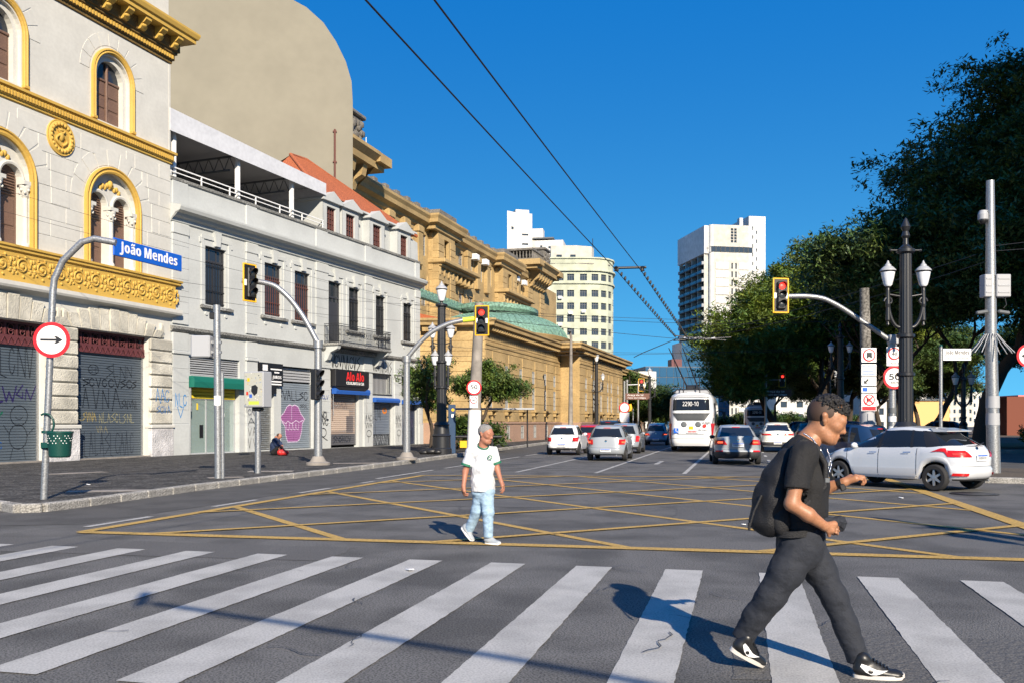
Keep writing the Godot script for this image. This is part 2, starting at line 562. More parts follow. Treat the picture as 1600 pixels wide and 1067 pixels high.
	wear("earth", Color(0.11, 0.085, 0.06), 0.95, noise_tex(0.05, 0.6, 1.2), 2.0)
	wear("brown_wood", Color(0.2, 0.115, 0.08), 0.6, noise_tex(0.04, 0.65, 1.15), 0.6, coarse, 2.0)
	wear("maroon", Color(0.165, 0.045, 0.05), 0.6, noise_tex(0.05, 0.6, 1.1), 0.8, coarse, 3.0)
	wear("canopy_sheet", Color(0.62, 0.63, 0.66), 0.5, noise_tex(0.02, 0.95, 1.02), 3.0, coarse, 7.0)
	wear("iron_black", Color(0.016, 0.017, 0.02), 0.42, fine, 0.6)
	wear("lamp_iron", Color(0.022, 0.023, 0.027), 0.38, noise_tex(0.05, 0.6, 1.2), 0.5)
	mat("dark_window", Color(0.022, 0.026, 0.034), 0.12)
	mat("window_frame", Color(0.035, 0.035, 0.04), 0.5)
	mat("rust_bar", Color(0.12, 0.04, 0.03), 0.7)
	mat("trim_dark", Color(0.035, 0.035, 0.038), 0.6)
	mat("interior", Color(0.015, 0.015, 0.016), 0.9)
	mat("white_paint", Color(0.75, 0.75, 0.74), 0.4)
	mat("grey_white", Color(0.33, 0.34, 0.36), 0.5)
	mat("black", Color(0.012, 0.012, 0.013), 0.45)
	mat("sign_black", Color(0.012, 0.012, 0.014), 0.4)
	mat("sign_white", Color(0.8, 0.8, 0.8), 0.35)
	mat("sign_red", Color(0.62, 0.012, 0.02), 0.35)
	mat("sign_blue", Color(0.01, 0.1, 0.5), 0.35)
	mat("sign_brown", Color(0.11, 0.04, 0.025), 0.5)
	mat("signal_yellow", Color(0.75, 0.4, 0.01), 0.4)
	mat("awning_blue", Color(0.012, 0.085, 0.36), 0.7)
	mat("awning_green", Color(0.005, 0.13, 0.095), 0.6)
	mat("yellow_slat", Color(0.68, 0.5, 0.03), 0.5)
	mat("bin_green", Color(0.005, 0.05, 0.04), 0.35)
	mat("lettering_red", Color(0.7, 0.02, 0.02), 0.4)
	mat("wire", Color(0.012, 0.012, 0.014), 0.6)
	mat("insulator", Color(0.55, 0.56, 0.57), 0.4)
	mat("milk_glass", Color(0.7, 0.72, 0.75), 0.2)
	mat("blue_glass_far", Color(0.03, 0.09, 0.17), 0.1)
	mat("window_far", Color(0.035, 0.05, 0.07), 0.15)
	mat("pane_grey", Color(0.11, 0.115, 0.12), 0.2)
	mat("frame_grey", Color(0.3, 0.3, 0.29), 0.6)
	wear("asphalt_patch", Color(0.125, 0.121, 0.116), 0.85, speck, 2.1, coarse, 6.0, bump, 0.4)
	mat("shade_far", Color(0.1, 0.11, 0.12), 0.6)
	glass("shop_glass", Color(0.5, 0.65, 0.62), 0.25)
	mat("graffiti_black", Color(0.015, 0.015, 0.017), 0.6)

# ---------- ground, road, markings ----------
func road_poly(pts: Array, y: float) -> B:
	var b := B.new()
	var poly := PackedVector2Array()
	for p in pts: poly.append(Vector2(p.x, p.y))
	var t := Geometry2D.triangulate_polygon(poly)
	for i in range(0, t.size(), 3):
		var a := poly[t[i]]; var c := poly[t[i + 1]]; var d := poly[t[i + 2]]
		if (c - a).cross(d - a) < 0:
			var s := c; c = d; d = s
		b.tri(Vector3(a.x, y, -a.y), Vector3(c.x, y, -c.y), Vector3(d.x, y, -d.y))
	return b

func line_strip(b: B, p: Vector2, q: Vector2, w: float, y: float, jag := 0.0) -> void:
	var d := (q - p).normalized()
	var s := Vector2(-d.y, d.x) * w * 0.5
	var k := maxi(1, int(p.distance_to(q) / 0.35)) if jag > 0.0 else 1
	var l := p - s; var r := p + s
	for i in k:
		var c := p.lerp(q, float(i + 1) / k)
		var l2 := c - s * (1.0 + rng.randf_range(-jag, jag)); var r2 := c + s * (1.0 + rng.randf_range(-jag, jag))
		b.quad(Vector3(l.x, y, -l.y), Vector3(r.x, y, -r.y), Vector3(r2.x, y, -r2.y), Vector3(l2.x, y, -l2.y)) if (l - r).cross(l2 - r) < 0.0 else b.quad(Vector3(r.x, y, -r.y), Vector3(l.x, y, -l.y), Vector3(l2.x, y, -l2.y), Vector3(r2.x, y, -r2.y))
		l = l2; r = r2

const KERB := [Vector2(-9.9, 17.3), Vector2(-9.2, 16.75), Vector2(-8.75, 16.35), Vector2(-8.42, 16.5), Vector2(-8.15, 17.6), Vector2(-7.48, 21.5), Vector2(-5.85, 28.1), Vector2(-4.0, 36.0), Vector2(1.83, 65.8), Vector2(10.5, 105.0), Vector2(24, 160), Vector2(44, 240)]

func build_ground() -> void:
	var g := B.new()
	g.quad(Vector3(-900, 0, 200), Vector3(900, 0, 200), Vector3(900, 0, -1500), Vector3(-900, 0, -1500))
	struct("road", g, "asphalt")
	# darker resurfaced lane along the left kerb
	var lane := B.new()
	var a := PackedVector2Array([Vector2(-3.9, -0.6), Vector2(-0.75, 1.0), Vector2(-0.65, 10.0), Vector2(-0.7, 60.0), Vector2(-4.8, 60.0), Vector2(-3.2, 10.0), Vector2(-2.9, 3.0)])
	lane = road_poly([a[0], a[1], a[2], a[3], a[4], a[5], a[6]], 0.004)
	struct("bus_lane_asphalt", lane, "asphalt_dark", ROAD_AT, ROAD_TURN)
	# left pavement: a slab with a kerb of single stones
	var pts := []
	for p in KERB: pts.append(p)
	pts.append_array([Vector2(20, 240), Vector2(-12, 140), Vector2(-40, 60), Vector2(-30, 24)])
	struct("pavement", road_poly(pts, 0.15), "pavement")
	var path := []
	for i in KERB.size() - 3:
		var p: Vector2 = KERB[i]; var q: Vector2 = KERB[i + 1]
		var k := maxi(1, int(round(p.distance_to(q) / 1.0)))
		for j in k: path.append(p.lerp(q, float(j) / k))
	var kerb := thing("kerb", "worn pale granite kerb of single stones along the dark mosaic pavement", "kerb")
	for i in path.size() - 1:
		var p: Vector2 = path[i]; var q: Vector2 = path[i + 1]
		var d := q - p
		var b := B.new().rbox(Vector3(0, -0.005, 0), Vector3(d.length() - 0.012, 0.325 + rng.randf() * 0.012, 0.2), 0.025)
		var o := part(kerb, "kerb_stone", b, "kerb", Vector3((p.x + q.x) / 2, 0, -(p.y + q.y) / 2))
		o.rotation.y = atan2(d.y, d.x)
	# pale repair slabs and a cover on the pavement
	for r in [[-8.6, 19.6, 1.6, 0.5, 0.3], [-7.2, 27.5, 1.3, 0.5, 0.1], [-7.6, 24.4, 0.9, 0.35, 0.5], [-5.6, 33.0, 1.6, 0.5, 0.2], [-12.6, 26.5, 1.8, 0.45, 0.9]]:
		struct("pavement_patch", B.new().box(-r[2] / 2, 0.14, -r[3] / 2, r[2] / 2, 0.156, r[3] / 2), "concrete", D2(r[0], r[1]), r[4])
	# crossing
	for i in range(-9, 16):
		var t := 0.62 + (i) * 0.983
		var b := B.new()
		var k := 64
		var l := -1.37; var x0 := t; var x1 := t + 0.4
		for j in k:
			var l2 := -1.37 - 5.2 * (j + 1) / k
			var e0 := t + rng.randf_range(-0.004, 0.004); var e1 := t + 0.4 + rng.randf_range(-0.005, 0.005)
			b.quad(Vector3(e0, 0.008, -l2), Vector3(e1, 0.008, -l2), Vector3(x1, 0.008, -l), Vector3(x0, 0.008, -l))
			l = l2; x0 = e0; x1 = e1
		struct("crosswalk_stripe", b, "road_paint", ROAD_AT, ROAD_TURN)
	# yellow box junction
	var box := B.new()
	var c := [Vector2(-0.05, 0.0), Vector2(13.6, 0.35), Vector2(13.25, 17.0), Vector2(-0.05, 14.85)]
	line_strip(box, c[0], c[1], 0.24, 0.012, 0.03); line_strip(box, c[1], c[2], 0.28, 0.012, 0.03)
	line_strip(box, c[2], c[3], 0.2, 0.012, 0.03); line_strip(box, c[3], c[0], 0.2, 0.012, 0.03)
	struct("box_junction_border", box, "box_paint", ROAD_AT, ROAD_TURN)
	var poly := PackedVector2Array(c)
	for set_ in 2:
		for i in range(-4, 10):
			var k: float = 4.15 + 4.0 * (i - 0) if set_ == 0 else -1.05 + 4.1 * (i - 1)
			var l := PackedVector2Array([Vector2(k + 30, -30), Vector2(k - 30, 30)]) if set_ == 0 else PackedVector2Array([Vector2(-30 - k, -30), Vector2(30 - k, 30)])
			for seg in Geometry2D.intersect_polyline_with_polygon(l, poly):
				if seg.size() < 2 or seg[0].distance_to(seg[1]) < 0.8: continue
				var b := B.new()
				line_strip(b, seg[0], seg[1], 0.155, 0.008 if set_ == 0 else 0.0165, 0.04)
				struct("box_junction_line", b, "box_paint", ROAD_AT, ROAD_TURN)
	# lane lines
	for l in [[-0.45, 0.6, 12.0, 1.6, 1.9], [2.25, 17.3, 60.0, 60, 0], [4.8, 17.4, 62.0, 60, 0], [7.55, 17.6, 60.0, 60, 0], [10.4, 21.0, 70.0, 2.5, 3.5], [-0.8, 13.0, 52.0, 5.0, 1.2]]:
		var s: float = l[1]
		while s < l[2]:
			var b := B.new()
			var e: float = minf(s + l[3], l[2])
			line_strip(b, Vector2(l[0], s), Vector2(l[0], e), 0.13, 0.0085, 0.08)
			struct("lane_line", b, "road_paint", ROAD_AT, ROAD_TURN)
			s += l[3] + l[4] + 0.01
	# lane arrow before the trolley bus
	var arrow := B.new()
	line_strip(arrow, Vector2(6.1, 24.0), Vector2(6.1, 27.0), 0.18, 0.0085)
	struct("lane_arrow", arrow, "road_paint", ROAD_AT, ROAD_TURN)
	# cracks wandering over paint and asphalt, small litter
	for i in 26:
		var p := Vector2(rng.randf_range(4.5, 12.5), rng.randf_range(-5.8, -1.5)) if i < 16 else Vector2(rng.randf_range(1.0, 12.0), rng.randf_range(0.5, 12.0))
		var way := rng.randf() * TAU
		var b := B.new()
		for k in 5 + rng.randi() % 8:
			way += rng.randf_range(-0.9, 0.9)
			var q := p + Vector2(cos(way), sin(way)) * rng.randf_range(0.04, 0.11)
			line_strip(b, p, q, rng.randf_range(0.005, 0.013), 0.0195)
			p = q
		struct("road_crack", b, "trim_dark", ROAD_AT, ROAD_TURN)
	for q in [[-1.1, 9.9, 0.12, "pale scrap of paper lying at the head of a crossing stripe"], [3.6, 14.3, 0.07, "tiny pale scrap lying inside the yellow box behind the young man"], [8.2, 19.4, 0.1, "pale scrap lying beside the manhole cover at the box corner"], [-9.9, 21.5, 0.1, "pale scrap on the pavement near the leaning sign pole"], [-7.9, 24.9, 0.08, "small pale scrap on the pavement at the foot of the twin poles"]]:
		solo("litter_scrap", B.new().rbox(Vector3(0, 0.012, 0), Vector3(q[2], 0.012, q[2] * 0.5), 0.004, Transform3D(Basis(Vector3.BACK, 0.1), Vector3.ZERO)), "sign_white", q[3], "litter", D2(q[0], q[1], 0.15 if q[0] < -4.0 else 0.012), q[0], "scraps of litter")
	for q in [[[-1.2, -2.0], [4.6, -1.7], [4.5, -0.55], [-1.1, -0.7]], [[8.2, 3.0], [9.6, 3.1], [9.4, 9.6], [8.1, 9.2]], [[2.6, 5.2], [5.8, 5.5], [5.7, 6.6], [2.7, 6.4]], [[9.2, -5.6], [12.8, -5.2], [12.6, -3.9], [9.3, -4.2]]]:
		var pp := []
		for i in 4:
			var u := Vector2(q[i][0], q[i][1]); var w := Vector2(q[(i + 1) % 4][0], q[(i + 1) % 4][1])
			for k in 8: pp.append(u.lerp(w, k / 8.0) + Vector2(rng.randf_range(-0.04, 0.04), rng.randf_range(-0.04, 0.04)))
		struct("asphalt_patch", road_poly(pp, 0.004), "asphalt_patch", ROAD_AT, ROAD_TURN)
	# manhole covers
	for m in [[10.35, 20.6, 0.5], [8.5, 23.5, 0.3]]:
		var mh := solo("manhole_cover", B.new().lathe([Vector2(0.0, 0.018), Vector2(m[2] - 0.07, 0.018), Vector2(m[2] - 0.06, 0.01), Vector2(m[2], 0.012), Vector2(m[2], 0.0)], 24), "iron_black", "dark iron manhole cover in the road below the rear wheel of the pale hatchback" if m[2] > 0.4 else "small iron cover in the road beside the yellow box", "manhole cover", D2(m[0], m[1], 0.006))
	# right-hand traffic island, side road kerb, square
	struct("island_pavement", road_poly([Vector2(12.6, 24.6), Vector2(15.2, 23.6), Vector2(26, 22.2), Vector2(28, 25.8), Vector2(17.8, 28.3), Vector2(11.0, 34.5), Vector2(10.5, 33.0)], 0.13), "earth")
	var ik := thing("island_kerb", "white painted kerb round the corner island behind the pale hatchback", "kerb")
	var ip := [Vector2(10.5, 33.0), Vector2(11.3, 28.5), Vector2(12.6, 24.6), Vector2(13.9, 24.0), Vector2(15.2, 23.6), Vector2(18.0, 23.2), Vector2(22.0, 22.8), Vector2(26, 22.2)]
	for i in ip.size() - 1:
		var d: Vector2 = ip[i + 1] - ip[i]
		var o := part(ik, "kerb_stone", B.new().rbox(Vector3(0, 0, 0), Vector3(d.length() - 0.01, 0.3, 0.25), 0.03), "kerb", D2((ip[i].x + ip[i + 1].x) / 2, (ip[i].y + ip[i + 1].y) / 2))
		o.rotation.y = atan2(d.y, d.x)
	struct("side_road", road_poly([Vector2(12.0, 40.0), Vector2(18.0, 28.5), Vector2(90, 15), Vector2(90, 44), Vector2(20, 48.0)], 0.004), "asphalt_dark")
	struct("square_ground", road_poly([Vector2(13.5, 44.0), Vector2(21, 49), Vector2(60, 44), Vector2(140, 50), Vector2(160, 180), Vector2(52, 180), Vector2(33, 110)], 0.14), "earth")
	struct("lawn", road_poly([Vector2(28, 52), Vector2(60, 48.0), Vector2(60, 62), Vector2(30, 64)], 0.2), "grass")
	var sk := thing("square_kerb", "brown stone kerb along the tree-shaded square beyond the side road", "kerb")
	var sp := [Vector2(33, 110), Vector2(26.5, 84), Vector2(20, 63), Vector2(13.5, 44.0), Vector2(21, 49), Vector2(34, 47), Vector2(47, 45.7), Vector2(60, 44)]
	for i in sp.size() - 1:
		var d: Vector2 = sp[i + 1] - sp[i]
		var o := part(sk, "kerb_stone", B.new().rbox(Vector3.ZERO, Vector3(d.length() - 0.01, 0.34, 0.25), 0.03), "concrete", D2((sp[i].x + sp[i + 1].x) / 2, (sp[i].y + sp[i + 1].y) / 2))
		o.rotation.y = atan2(d.y, d.x)
	# low blob of hills so that the plain does not end in a hard line
	var hill := B.new()
	var rows := []
	for j in 5:
		var row := PackedVector3Array()
		for i in 60:
			var x := -1400.0 + 2800.0 * i / 59
			row.append(Vector3(x, [0.0, 10.0, 18.0, 14.0, 0.0][j] * (0.7 + 0.3 * sin(i * 0.7) + 0.2 * sin(i * 1.9)), -1150.0 - j * 80.0))
		rows.append(row)
	hill.grid(rows)
	struct("hills", hill, "shade_far")

# ---------- shared pieces ----------
func block(p: Node, called: String, x0: float, x1: float, y0: float, y1: float, z0: float, z1: float, m, bev := 0.02) -> MeshInstance3D:
	return part(p, called, B.new().rbox(Vector3.ZERO, Vector3(x1 - x0, y1 - y0, z1 - z0), bev), m, Vector3((x0 + x1) / 2, (y0 + y1) / 2, (z0 + z1) / 2))

# corrugated roller shutter with its own painted texture
func shutter(p: Node, x0: float, x1: float, y0: float, y1: float, z: float, m, pitch := 0.1) -> void:
	var b := B.new()
	var k := int((y1 - y0) / pitch)
	var dy := (y1 - y0) / k
	for i in k:
		var ya := y0 + i * dy; var yb := ya + dy * 0.25; var yc := ya + dy * 0.8; var yd := ya + dy
		var f := [[ya, z - 0.015], [yb, z + 0.012], [yc, z + 0.012], [yd, z - 0.015]]
		for j in 3:
			var v0: float = 1.0 - (f[j][0] - y0) / (y1 - y0); var v1: float = 1.0 - (f[j + 1][0] - y0) / (y1 - y0)
			b.quad(Vector3(x0, f[j][0], f[j][1]), Vector3(x1, f[j][0], f[j][1]), Vector3(x1, f[j + 1][0], f[j + 1][1]), Vector3(x0, f[j + 1][0], f[j + 1][1]), Vector2(0, v0), Vector2(1, v0), Vector2(1, v1), Vector2(0, v1))
	part(p, "shutter_curtain", b, m)
	part(p, "shutter_rail", B.new().box(x0 - 0.06, y0, z - 0.05, x0 + 0.03, y1, z + 0.05), "galvanised")
	part(p, "shutter_rail", B.new().box(x1 - 0.03, y0, z - 0.05, x1 + 0.06, y1, z + 0.05), "galvanised")

# dark sash window with bars in an opening of a wall at z = 0
func barred_window(p: Node, x0: float, x1: float, y0: float, y1: float, z: float, bars := 7, rust := true) -> void:
	var w := x1 - x0; var f := 0.07
	var b := B.new()
	b.box(x0, y0, z, x0 + f, y1, z + 0.06); b.box(x1 - f, y0, z, x1, y1, z + 0.06)
	b.box(x0 + f, y0, z, x1 - f, y0 + f, z + 0.06); b.box(x0 + f, y1 - f, z, x1 - f, y1, z + 0.06)
	var yt := y0 + (y1 - y0) * 0.74
	b.box(x0 + f, yt, z, x1 - f, yt + f * 1.4, z + 0.07)
	b.box((x0 + x1) / 2 - 0.03, y0 + f, z, (x0 + x1) / 2 + 0.03, yt, z + 0.05)
	for i in [1, 2]:
		b.box(x0 + w * i / 3.0 - 0.015, yt + f * 1.4, z, x0 + w * i / 3.0 + 0.015, y1 - f, z + 0.04)
	var win := part(p, "window", b, "window_frame")
	part(win, "pane", B.new().box(x0 + f, y0 + f, z - 0.02, x1 - f, yt, z + 0.01), "dark_window")
	part(win, "pane", B.new().box(x0 + f, yt + f, z - 0.02, x1 - f, y1 - f, z + 0.01), "dark_window")
	if bars:
		var g := B.new()
		for i in bars:
			var x := x0 + w * (i + 0.5) / bars
			g.box(x - 0.012, y0 + 0.02, z + 0.09, x + 0.012, yt + 0.05, z + 0.11)
		for y in [0.06, 0.34, 0.92]: g.box(x0 + 0.02, lerpf(y0, yt, y), z + 0.085, x1 - 0.02, lerpf(y0, yt, y) + 0.03, z + 0.115)
		part(win, "grille", g, "rust_bar" if rust else "iron_black")

func graffiti_sheet(p: Node, x0: float, x1: float, y0: float, y1: float, z: float, m) -> void:
	var b := B.new()
	b.quad(Vector3(x0, y0, z), Vector3(x1, y0, z), Vector3(x1, y1, z), Vector3(x0, y1, z))
	part(p, "graffiti", b, m)

# ---------- cream palazzo ----------
func build_cream() -> void:
	var t := thing("corner_palazzo", "cream palazzo with golden arches, frieze and bracketed cornice on the street corner", "building", CREAM_AT, CREAM_TURN)
	var bays := [-3.5, -9.0]
	# lower storey
	part(t, "lower_wall", B.new().wall(-13, 0, 0.0, 6.35, [[-5.47, 0.15, -1.4, 5.23], [-11.1, 0.15, -7.0, 5.23]], 0.0, 0.5), "cream")
	part(t, "upper_wall_end", B.new().box(-13, 0, -12, 0, 19, -0.55), "cream")
	for r in [[-1.4, 0.0], [-7.0, -5.47], [-13.0, -11.1]]:
		block(t, "plinth_block", r[0] + 0.01, r[1] + 0.06, 0.1, 1.36, -0.2, 0.16, "plinth_white", 0.03)
		block(t, "plinth_cap", r[0] - 0.03, r[1] + 0.1, 1.36, 1.52, -0.2, 0.2, "cream", 0.03)
		var y := 1.53
		for i in 7:
			block(t, "rusticated_block", r[0] + 0.015, r[1] + 0.03, y + 0.015, y + 0.515, -0.2, 0.1 + rng.randf() * 0.02, "cream_rock", 0.05)
			y += 0.53
	# fan of wedge stones over each shop opening
	for xc in bays:
		for i in 11:
			var x0: float = xc - 2.75 + 0.5 * i; var x1 := x0 + 0.455
			var k0: float = (x0 - xc) * 0.1; var k1: float = (x1 - xc) * 0.1
			var up := 6.2 - 0.05 * absf(i - 5) * absf(i - 5) * 0.5
			var poly := PackedVector2Array([Vector2(x0, 5.26), Vector2(x1, 5.26), Vector2(x1 + k1, up), Vector2(x0 + k0, up)])
			part(t, "voussoir", B.new().prism(poly, -0.1, 0.08 + rng.randf() * 0.05), "cream_rock")
		for s: float in [-1.0, 1.0]:
			block(t, "rusticated_block", minf(xc + s * 3.0, xc + s * 2.78), maxf(xc + s * 3.0, xc + s * 2.78) , 5.26, 5.9, -0.2, 0.1, "cream_rock", 0.04)
	# shop openings
	var imgs := [canvas(1024, 1024, Color(0.35, 0.39, 0.43)), canvas(1024, 1024, Color(0.36, 0.4, 0.44))]
	for k in 2:
		var im: Image = imgs[k]
		for i in 240:
			var y := rng.randi() % 1024
			im.fill_rect(Rect2i(rng.randi() % 900, y, 40 + rng.randi() % 300, 2), Color(0.3, 0.34, 0.38).lerp(Color(0.44, 0.47, 0.5), rng.randf()))
	var ink := Color(0.07, 0.08, 0.11)
	var im0: Image = imgs[0]
	ring(im0, Vector2(0.3, 0.16), Vector2(0.07, 0.045), 6, ink); stroke(im0, [Vector2(0.24, 0.17), Vector2(0.36, 0.15)], 5, ink); stroke(im0, [Vector2(0.28, 0.13), Vector2(0.28, 0.19)], 5, ink); stroke(im0, [Vector2(0.33, 0.13), Vector2(0.33, 0.19)], 5, ink)
	scrawl(im0, 0.48, 0.88, 0.1, 0.22, 4, 6, ink); scrawl(im0, 0.16, 0.95, 0.24, 0.32, 9, 9, ink); scrawl(im0, 0.02, 0.1, 0.18, 0.3, 1, 9, ink)
	scrawl(im0, 0.02, 0.7, 0.33, 0.53, 5, 8, ink); scrawl(im0, 0.7, 0.97, 0.44, 0.52, 5, 6, ink); scrawl(im0, 0.03, 0.9, 0.75, 0.97, 12, 6, Color(0.16, 0.18, 0.22))
	scrawl(im0, 0.03, 0.34, 0.56, 0.64, 7, 10, Color(0.62, 0.57, 0.4)); scrawl(im0, 0.38, 0.9, 0.57, 0.66, 9, 6, Color(0.66, 0.64, 0.5)); scrawl(im0, 0.34, 0.5, 0.69, 0.75, 3, 5, Color(0.6, 0.57, 0.45))
	var im1: Image = imgs[1]
	scrawl(im1, 0.4, 0.98, 0.02, 0.26, 6, 7, ink); scrawl(im1, 0.05, 0.4, 0.05, 0.3, 4, 7, ink)
	var pur := Color(0.2, 0.17, 0.37)
	stroke(im1, [Vector2(0.53, 0.32), Vector2(0.56, 0.5), Vector2(0.62, 0.48)], 16, pur); stroke(im1, [Vector2(0.62, 0.36), Vector2(0.66, 0.48), Vector2(0.69, 0.4), Vector2(0.73, 0.48), Vector2(0.77, 0.35)], 14, pur)
	stroke(im1, [Vector2(0.84, 0.34), Vector2(0.77, 0.42), Vector2(0.84, 0.45), Vector2(0.84, 0.4)], 12, pur); stroke(im1, [Vector2(0.87, 0.46), Vector2(0.88, 0.37), Vector2(0.93, 0.46), Vector2(0.99, 0.34)], 12, pur)
	ring(im1, Vector2(0.8, 0.6), Vector2(0.095, 0.085), 6, ink); ring(im1, Vector2(0.79, 0.78), Vector2(0.1, 0.105), 6, ink); ring(im1, Vector2(0.8, 0.6), Vector2(0.04, 0.03), 5, ink, 0.3, 2.8)
	stroke(im1, [Vector2(0.69, 0.75), Vector2(0.63, 0.68)], 5, ink); stroke(im1, [Vector2(0.89, 0.77), Vector2(0.97, 0.7)], 5, ink); stroke(im1, [Vector2(0.73, 0.88), Vector2(0.7, 0.97)], 5, ink); stroke(im1, [Vector2(0.85, 0.88), Vector2(0.87, 0.97)], 5, ink)
	stroke(im1, [Vector2(0.48, 0.62), Vector2(0.53, 0.66), Vector2(0.62, 0.57)], 12, Color(0.1, 0.42, 0.33)); scrawl(im1, 0.45, 0.62, 0.82, 0.88, 4, 8, Color(0.18, 0.36, 0.6))
	var sm := [printed("shutter_art_a", imgs[0], 0.45, false, 0.3), printed("shutter_art_b", imgs[1], 0.45, false, 0.3)]
	for k in 2:
		var x0: float = [-5.47, -11.1][k]; var x1: float = [-1.4, -7.0][k]
		shutter(t, x0 + 0.06, x1 - 0.06, 0.15, 4.4, -0.32, sm[k])
		var b := B.new()
		b.box(x0, 4.38, -0.3, x1, 4.72, -0.2); b.box(x0, 5.14, -0.3, x1, 5.23, -0.2)
		for i in 14:
			var xa := x0 + (x1 - x0) * i / 14.0; var xb := x0 + (x1 - x0) * (i + 1) / 14.0
			b.tube([Vector3(xa, 4.42, -0.19), Vector3((xa + xb) / 2, 4.66, -0.19), Vector3(xb, 4.42, -0.19)], 0.02, 4, false)
		var gr := part(t, "transom_panel", b, "maroon")
		var g := B.new()
		var n := 8
		for i in n + 1:
			var x := x0 + (x1 - x0) * i / n
			g.box(x - 0.02, 4.72, -0.28, x + 0.02, 5.14, -0.23)
			g.box(x - 0.07, 4.72, -0.28, x - 0.055, 5.14, -0.25); g.box(x + 0.055, 4.72, -0.28, x + 0.07, 5.14, -0.25)
		for i in n:
			var xm := x0 + (x1 - x0) * (i + 0.5) / n
			for q in [[0.13, 4.99], [0.1, 4.83]]:
				var pts := []
				for j in 13: pts.append(Vector3(xm + cos(TAU * j / 12) * q[0], q[1] + sin(TAU * j / 12) * q[0], -0.25))
				g.tube(pts, 0.02, 4, false)
		part(gr, "iron_scrollwork", g, "maroon")
		part(t, "dark_recess", B.new().box(x0, 4.4, -0.55, x1, 5.3, -0.5), "interior")
		part(t, "door_step", B.new().box(x0, 0.0, -0.3, x1, 0.2, 0.12), "concrete")
	# belt ledge, golden frieze with scrolls
	part(t, "belt_ledge", B.new().cornice(-13, 0.05, [Vector2(0.0, 6.2), Vector2(0.16, 6.28), Vector2(0.32, 6.34), Vector2(0.36, 6.42), Vector2(0.36, 6.56), Vector2(0.0, 6.6)]), "cream")
	part(t, "frieze", B.new().box(-13, 6.58, -0.1, 0.12, 7.62, 0.2), "ochre")
	part(t, "frieze_cap", B.new().cornice(-13, 0.12, [Vector2(0.2, 7.6), Vector2(0.28, 7.66), Vector2(0.28, 7.74), Vector2(0.34, 7.78), Vector2(0.34, 7.86), Vector2(0.0, 7.88)]), "ochre")
	var x := -12.6
	while x < 0.0:
		var s := B.new()
		var pts := []; var rr := []
		for j in 26:
			var a := 0.42 * j; var r := 0.3 * (1.0 - j / 28.0)
			pts.append(Vector3(cos(a) * r, sin(a) * r, 0.0)); rr.append(0.045)
		s.tube(pts, rr, 5)
		s.ball(Vector3(0, 0, 0.0), Vector3(0.09, 0.09, 0.06), 8)
		for j in 7:
			var a := TAU * j / 7.0 + 0.3
			s.ball(Vector3(0.44 + cos(a) * 0.12, sin(a) * 0.25, 0), Vector3(0.07, 0.1, 0.05), 6)
			s.ball(Vector3(cos(a) * 0.36, sin(a) * 0.36, 0), Vector3(0.06, 0.06, 0.05), 6)
		part(t, "scroll_relief", s, "ochre", Vector3(x, 7.14, 0.21))
		x += 0.88
	# piano nobile wall and drafted blocks
	for k in 2:
		var xc: float = bays[k]
		var x0: float = [-6.25, -13.0][k]; var x1: float = [0.0, -6.25][k]
		part(t, "wall", B.new().arch_wall(x0, x1, 7.8, 13.0, xc, 1.3, 7.86, 10.35, 0.0, 0.2), "cream")
		var tw := B.new()
		tw.arch_wall(xc - 1.32, xc, 7.8, 12.0, xc - 0.65, 0.46, 7.86, 10.35, -0.2, 0.3, 12)
		tw.arch_wall(xc, xc + 1.32, 7.8, 12.0, xc + 0.65, 0.46, 7.86, 10.35, -0.2, 0.3, 12)
		part(t, "tympanum", tw, "cream")
		part(t, "arch_moulding", B.new().arch_mould(xc, 1.3, 7.88, 10.35, [Vector2(0.0, 0.0), Vector2(0.0, 0.1), Vector2(0.07, 0.13), Vector2(0.1, 0.09), Vector2(0.16, 0.09), Vector2(0.2, 0.14), Vector2(0.26, 0.12), Vector2(0.26, 0.0)]), "ochre")
		for s: float in [-1.0, 1.0]:
			var c: float = xc + s * 0.65
			part(t, "light_moulding", B.new().arch_mould(c, 0.46, 7.9, 10.35, [Vector2(0.0, 0.0), Vector2(0.0, 0.06), Vector2(0.07, 0.08), Vector2(0.13, 0.05), Vector2(0.13, 0.0)], -0.2, 14), "cream")
			var leaf := part(t, "shutter_leaf", B.new().arch_fill(c, 0.46, 7.86, 10.35, -0.42, 12), "brown_wood")
			for i in 9: block(leaf, "louvre", c - 0.36, c + 0.36, 9.75 + i * 0.1, 9.75 + i * 0.1 + 0.06, -0.44, -0.37, "brown_wood", 0.02)
			for q in [[7.95, 8.55], [8.65, 9.65]]:
				block(leaf, "door_panel", c - 0.34, c + 0.34, q[0], q[1], -0.44, -0.39, "brown_wood", 0.03)
		for c: float in [xc, xc - 1.22, xc + 1.22]:
			var col := part(t, "colonnette", B.new().lathe([Vector2(0.16, 7.86), Vector2(0.16, 8.0), Vector2(0.11, 8.08), Vector2(0.1, 9.7), Vector2(0.13, 9.76)], 12, Transform3D(Basis(), Vector3(c, 0, -0.12))), "cream")
			var cap := B.new()
			cap.lathe([Vector2(0.11, 9.76), Vector2(0.14, 9.9), Vector2(0.2, 10.08), Vector2(0.21, 10.16)], 12, Transform3D(Basis(), Vector3(c, 0, -0.12)))
			cap.box(c - 0.22, 10.16, -0.3, c + 0.22, 10.3, 0.08)
			for j in 8: cap.ball(Vector3(c + cos(TAU * j / 8) * 0.17, 9.98 - (j % 2) * 0.1, -0.12 + sin(TAU * j / 8) * 0.17), Vector3(0.05, 0.06, 0.05), 6)
			part(col, "capital", cap, "cream")
		var orn := B.new()
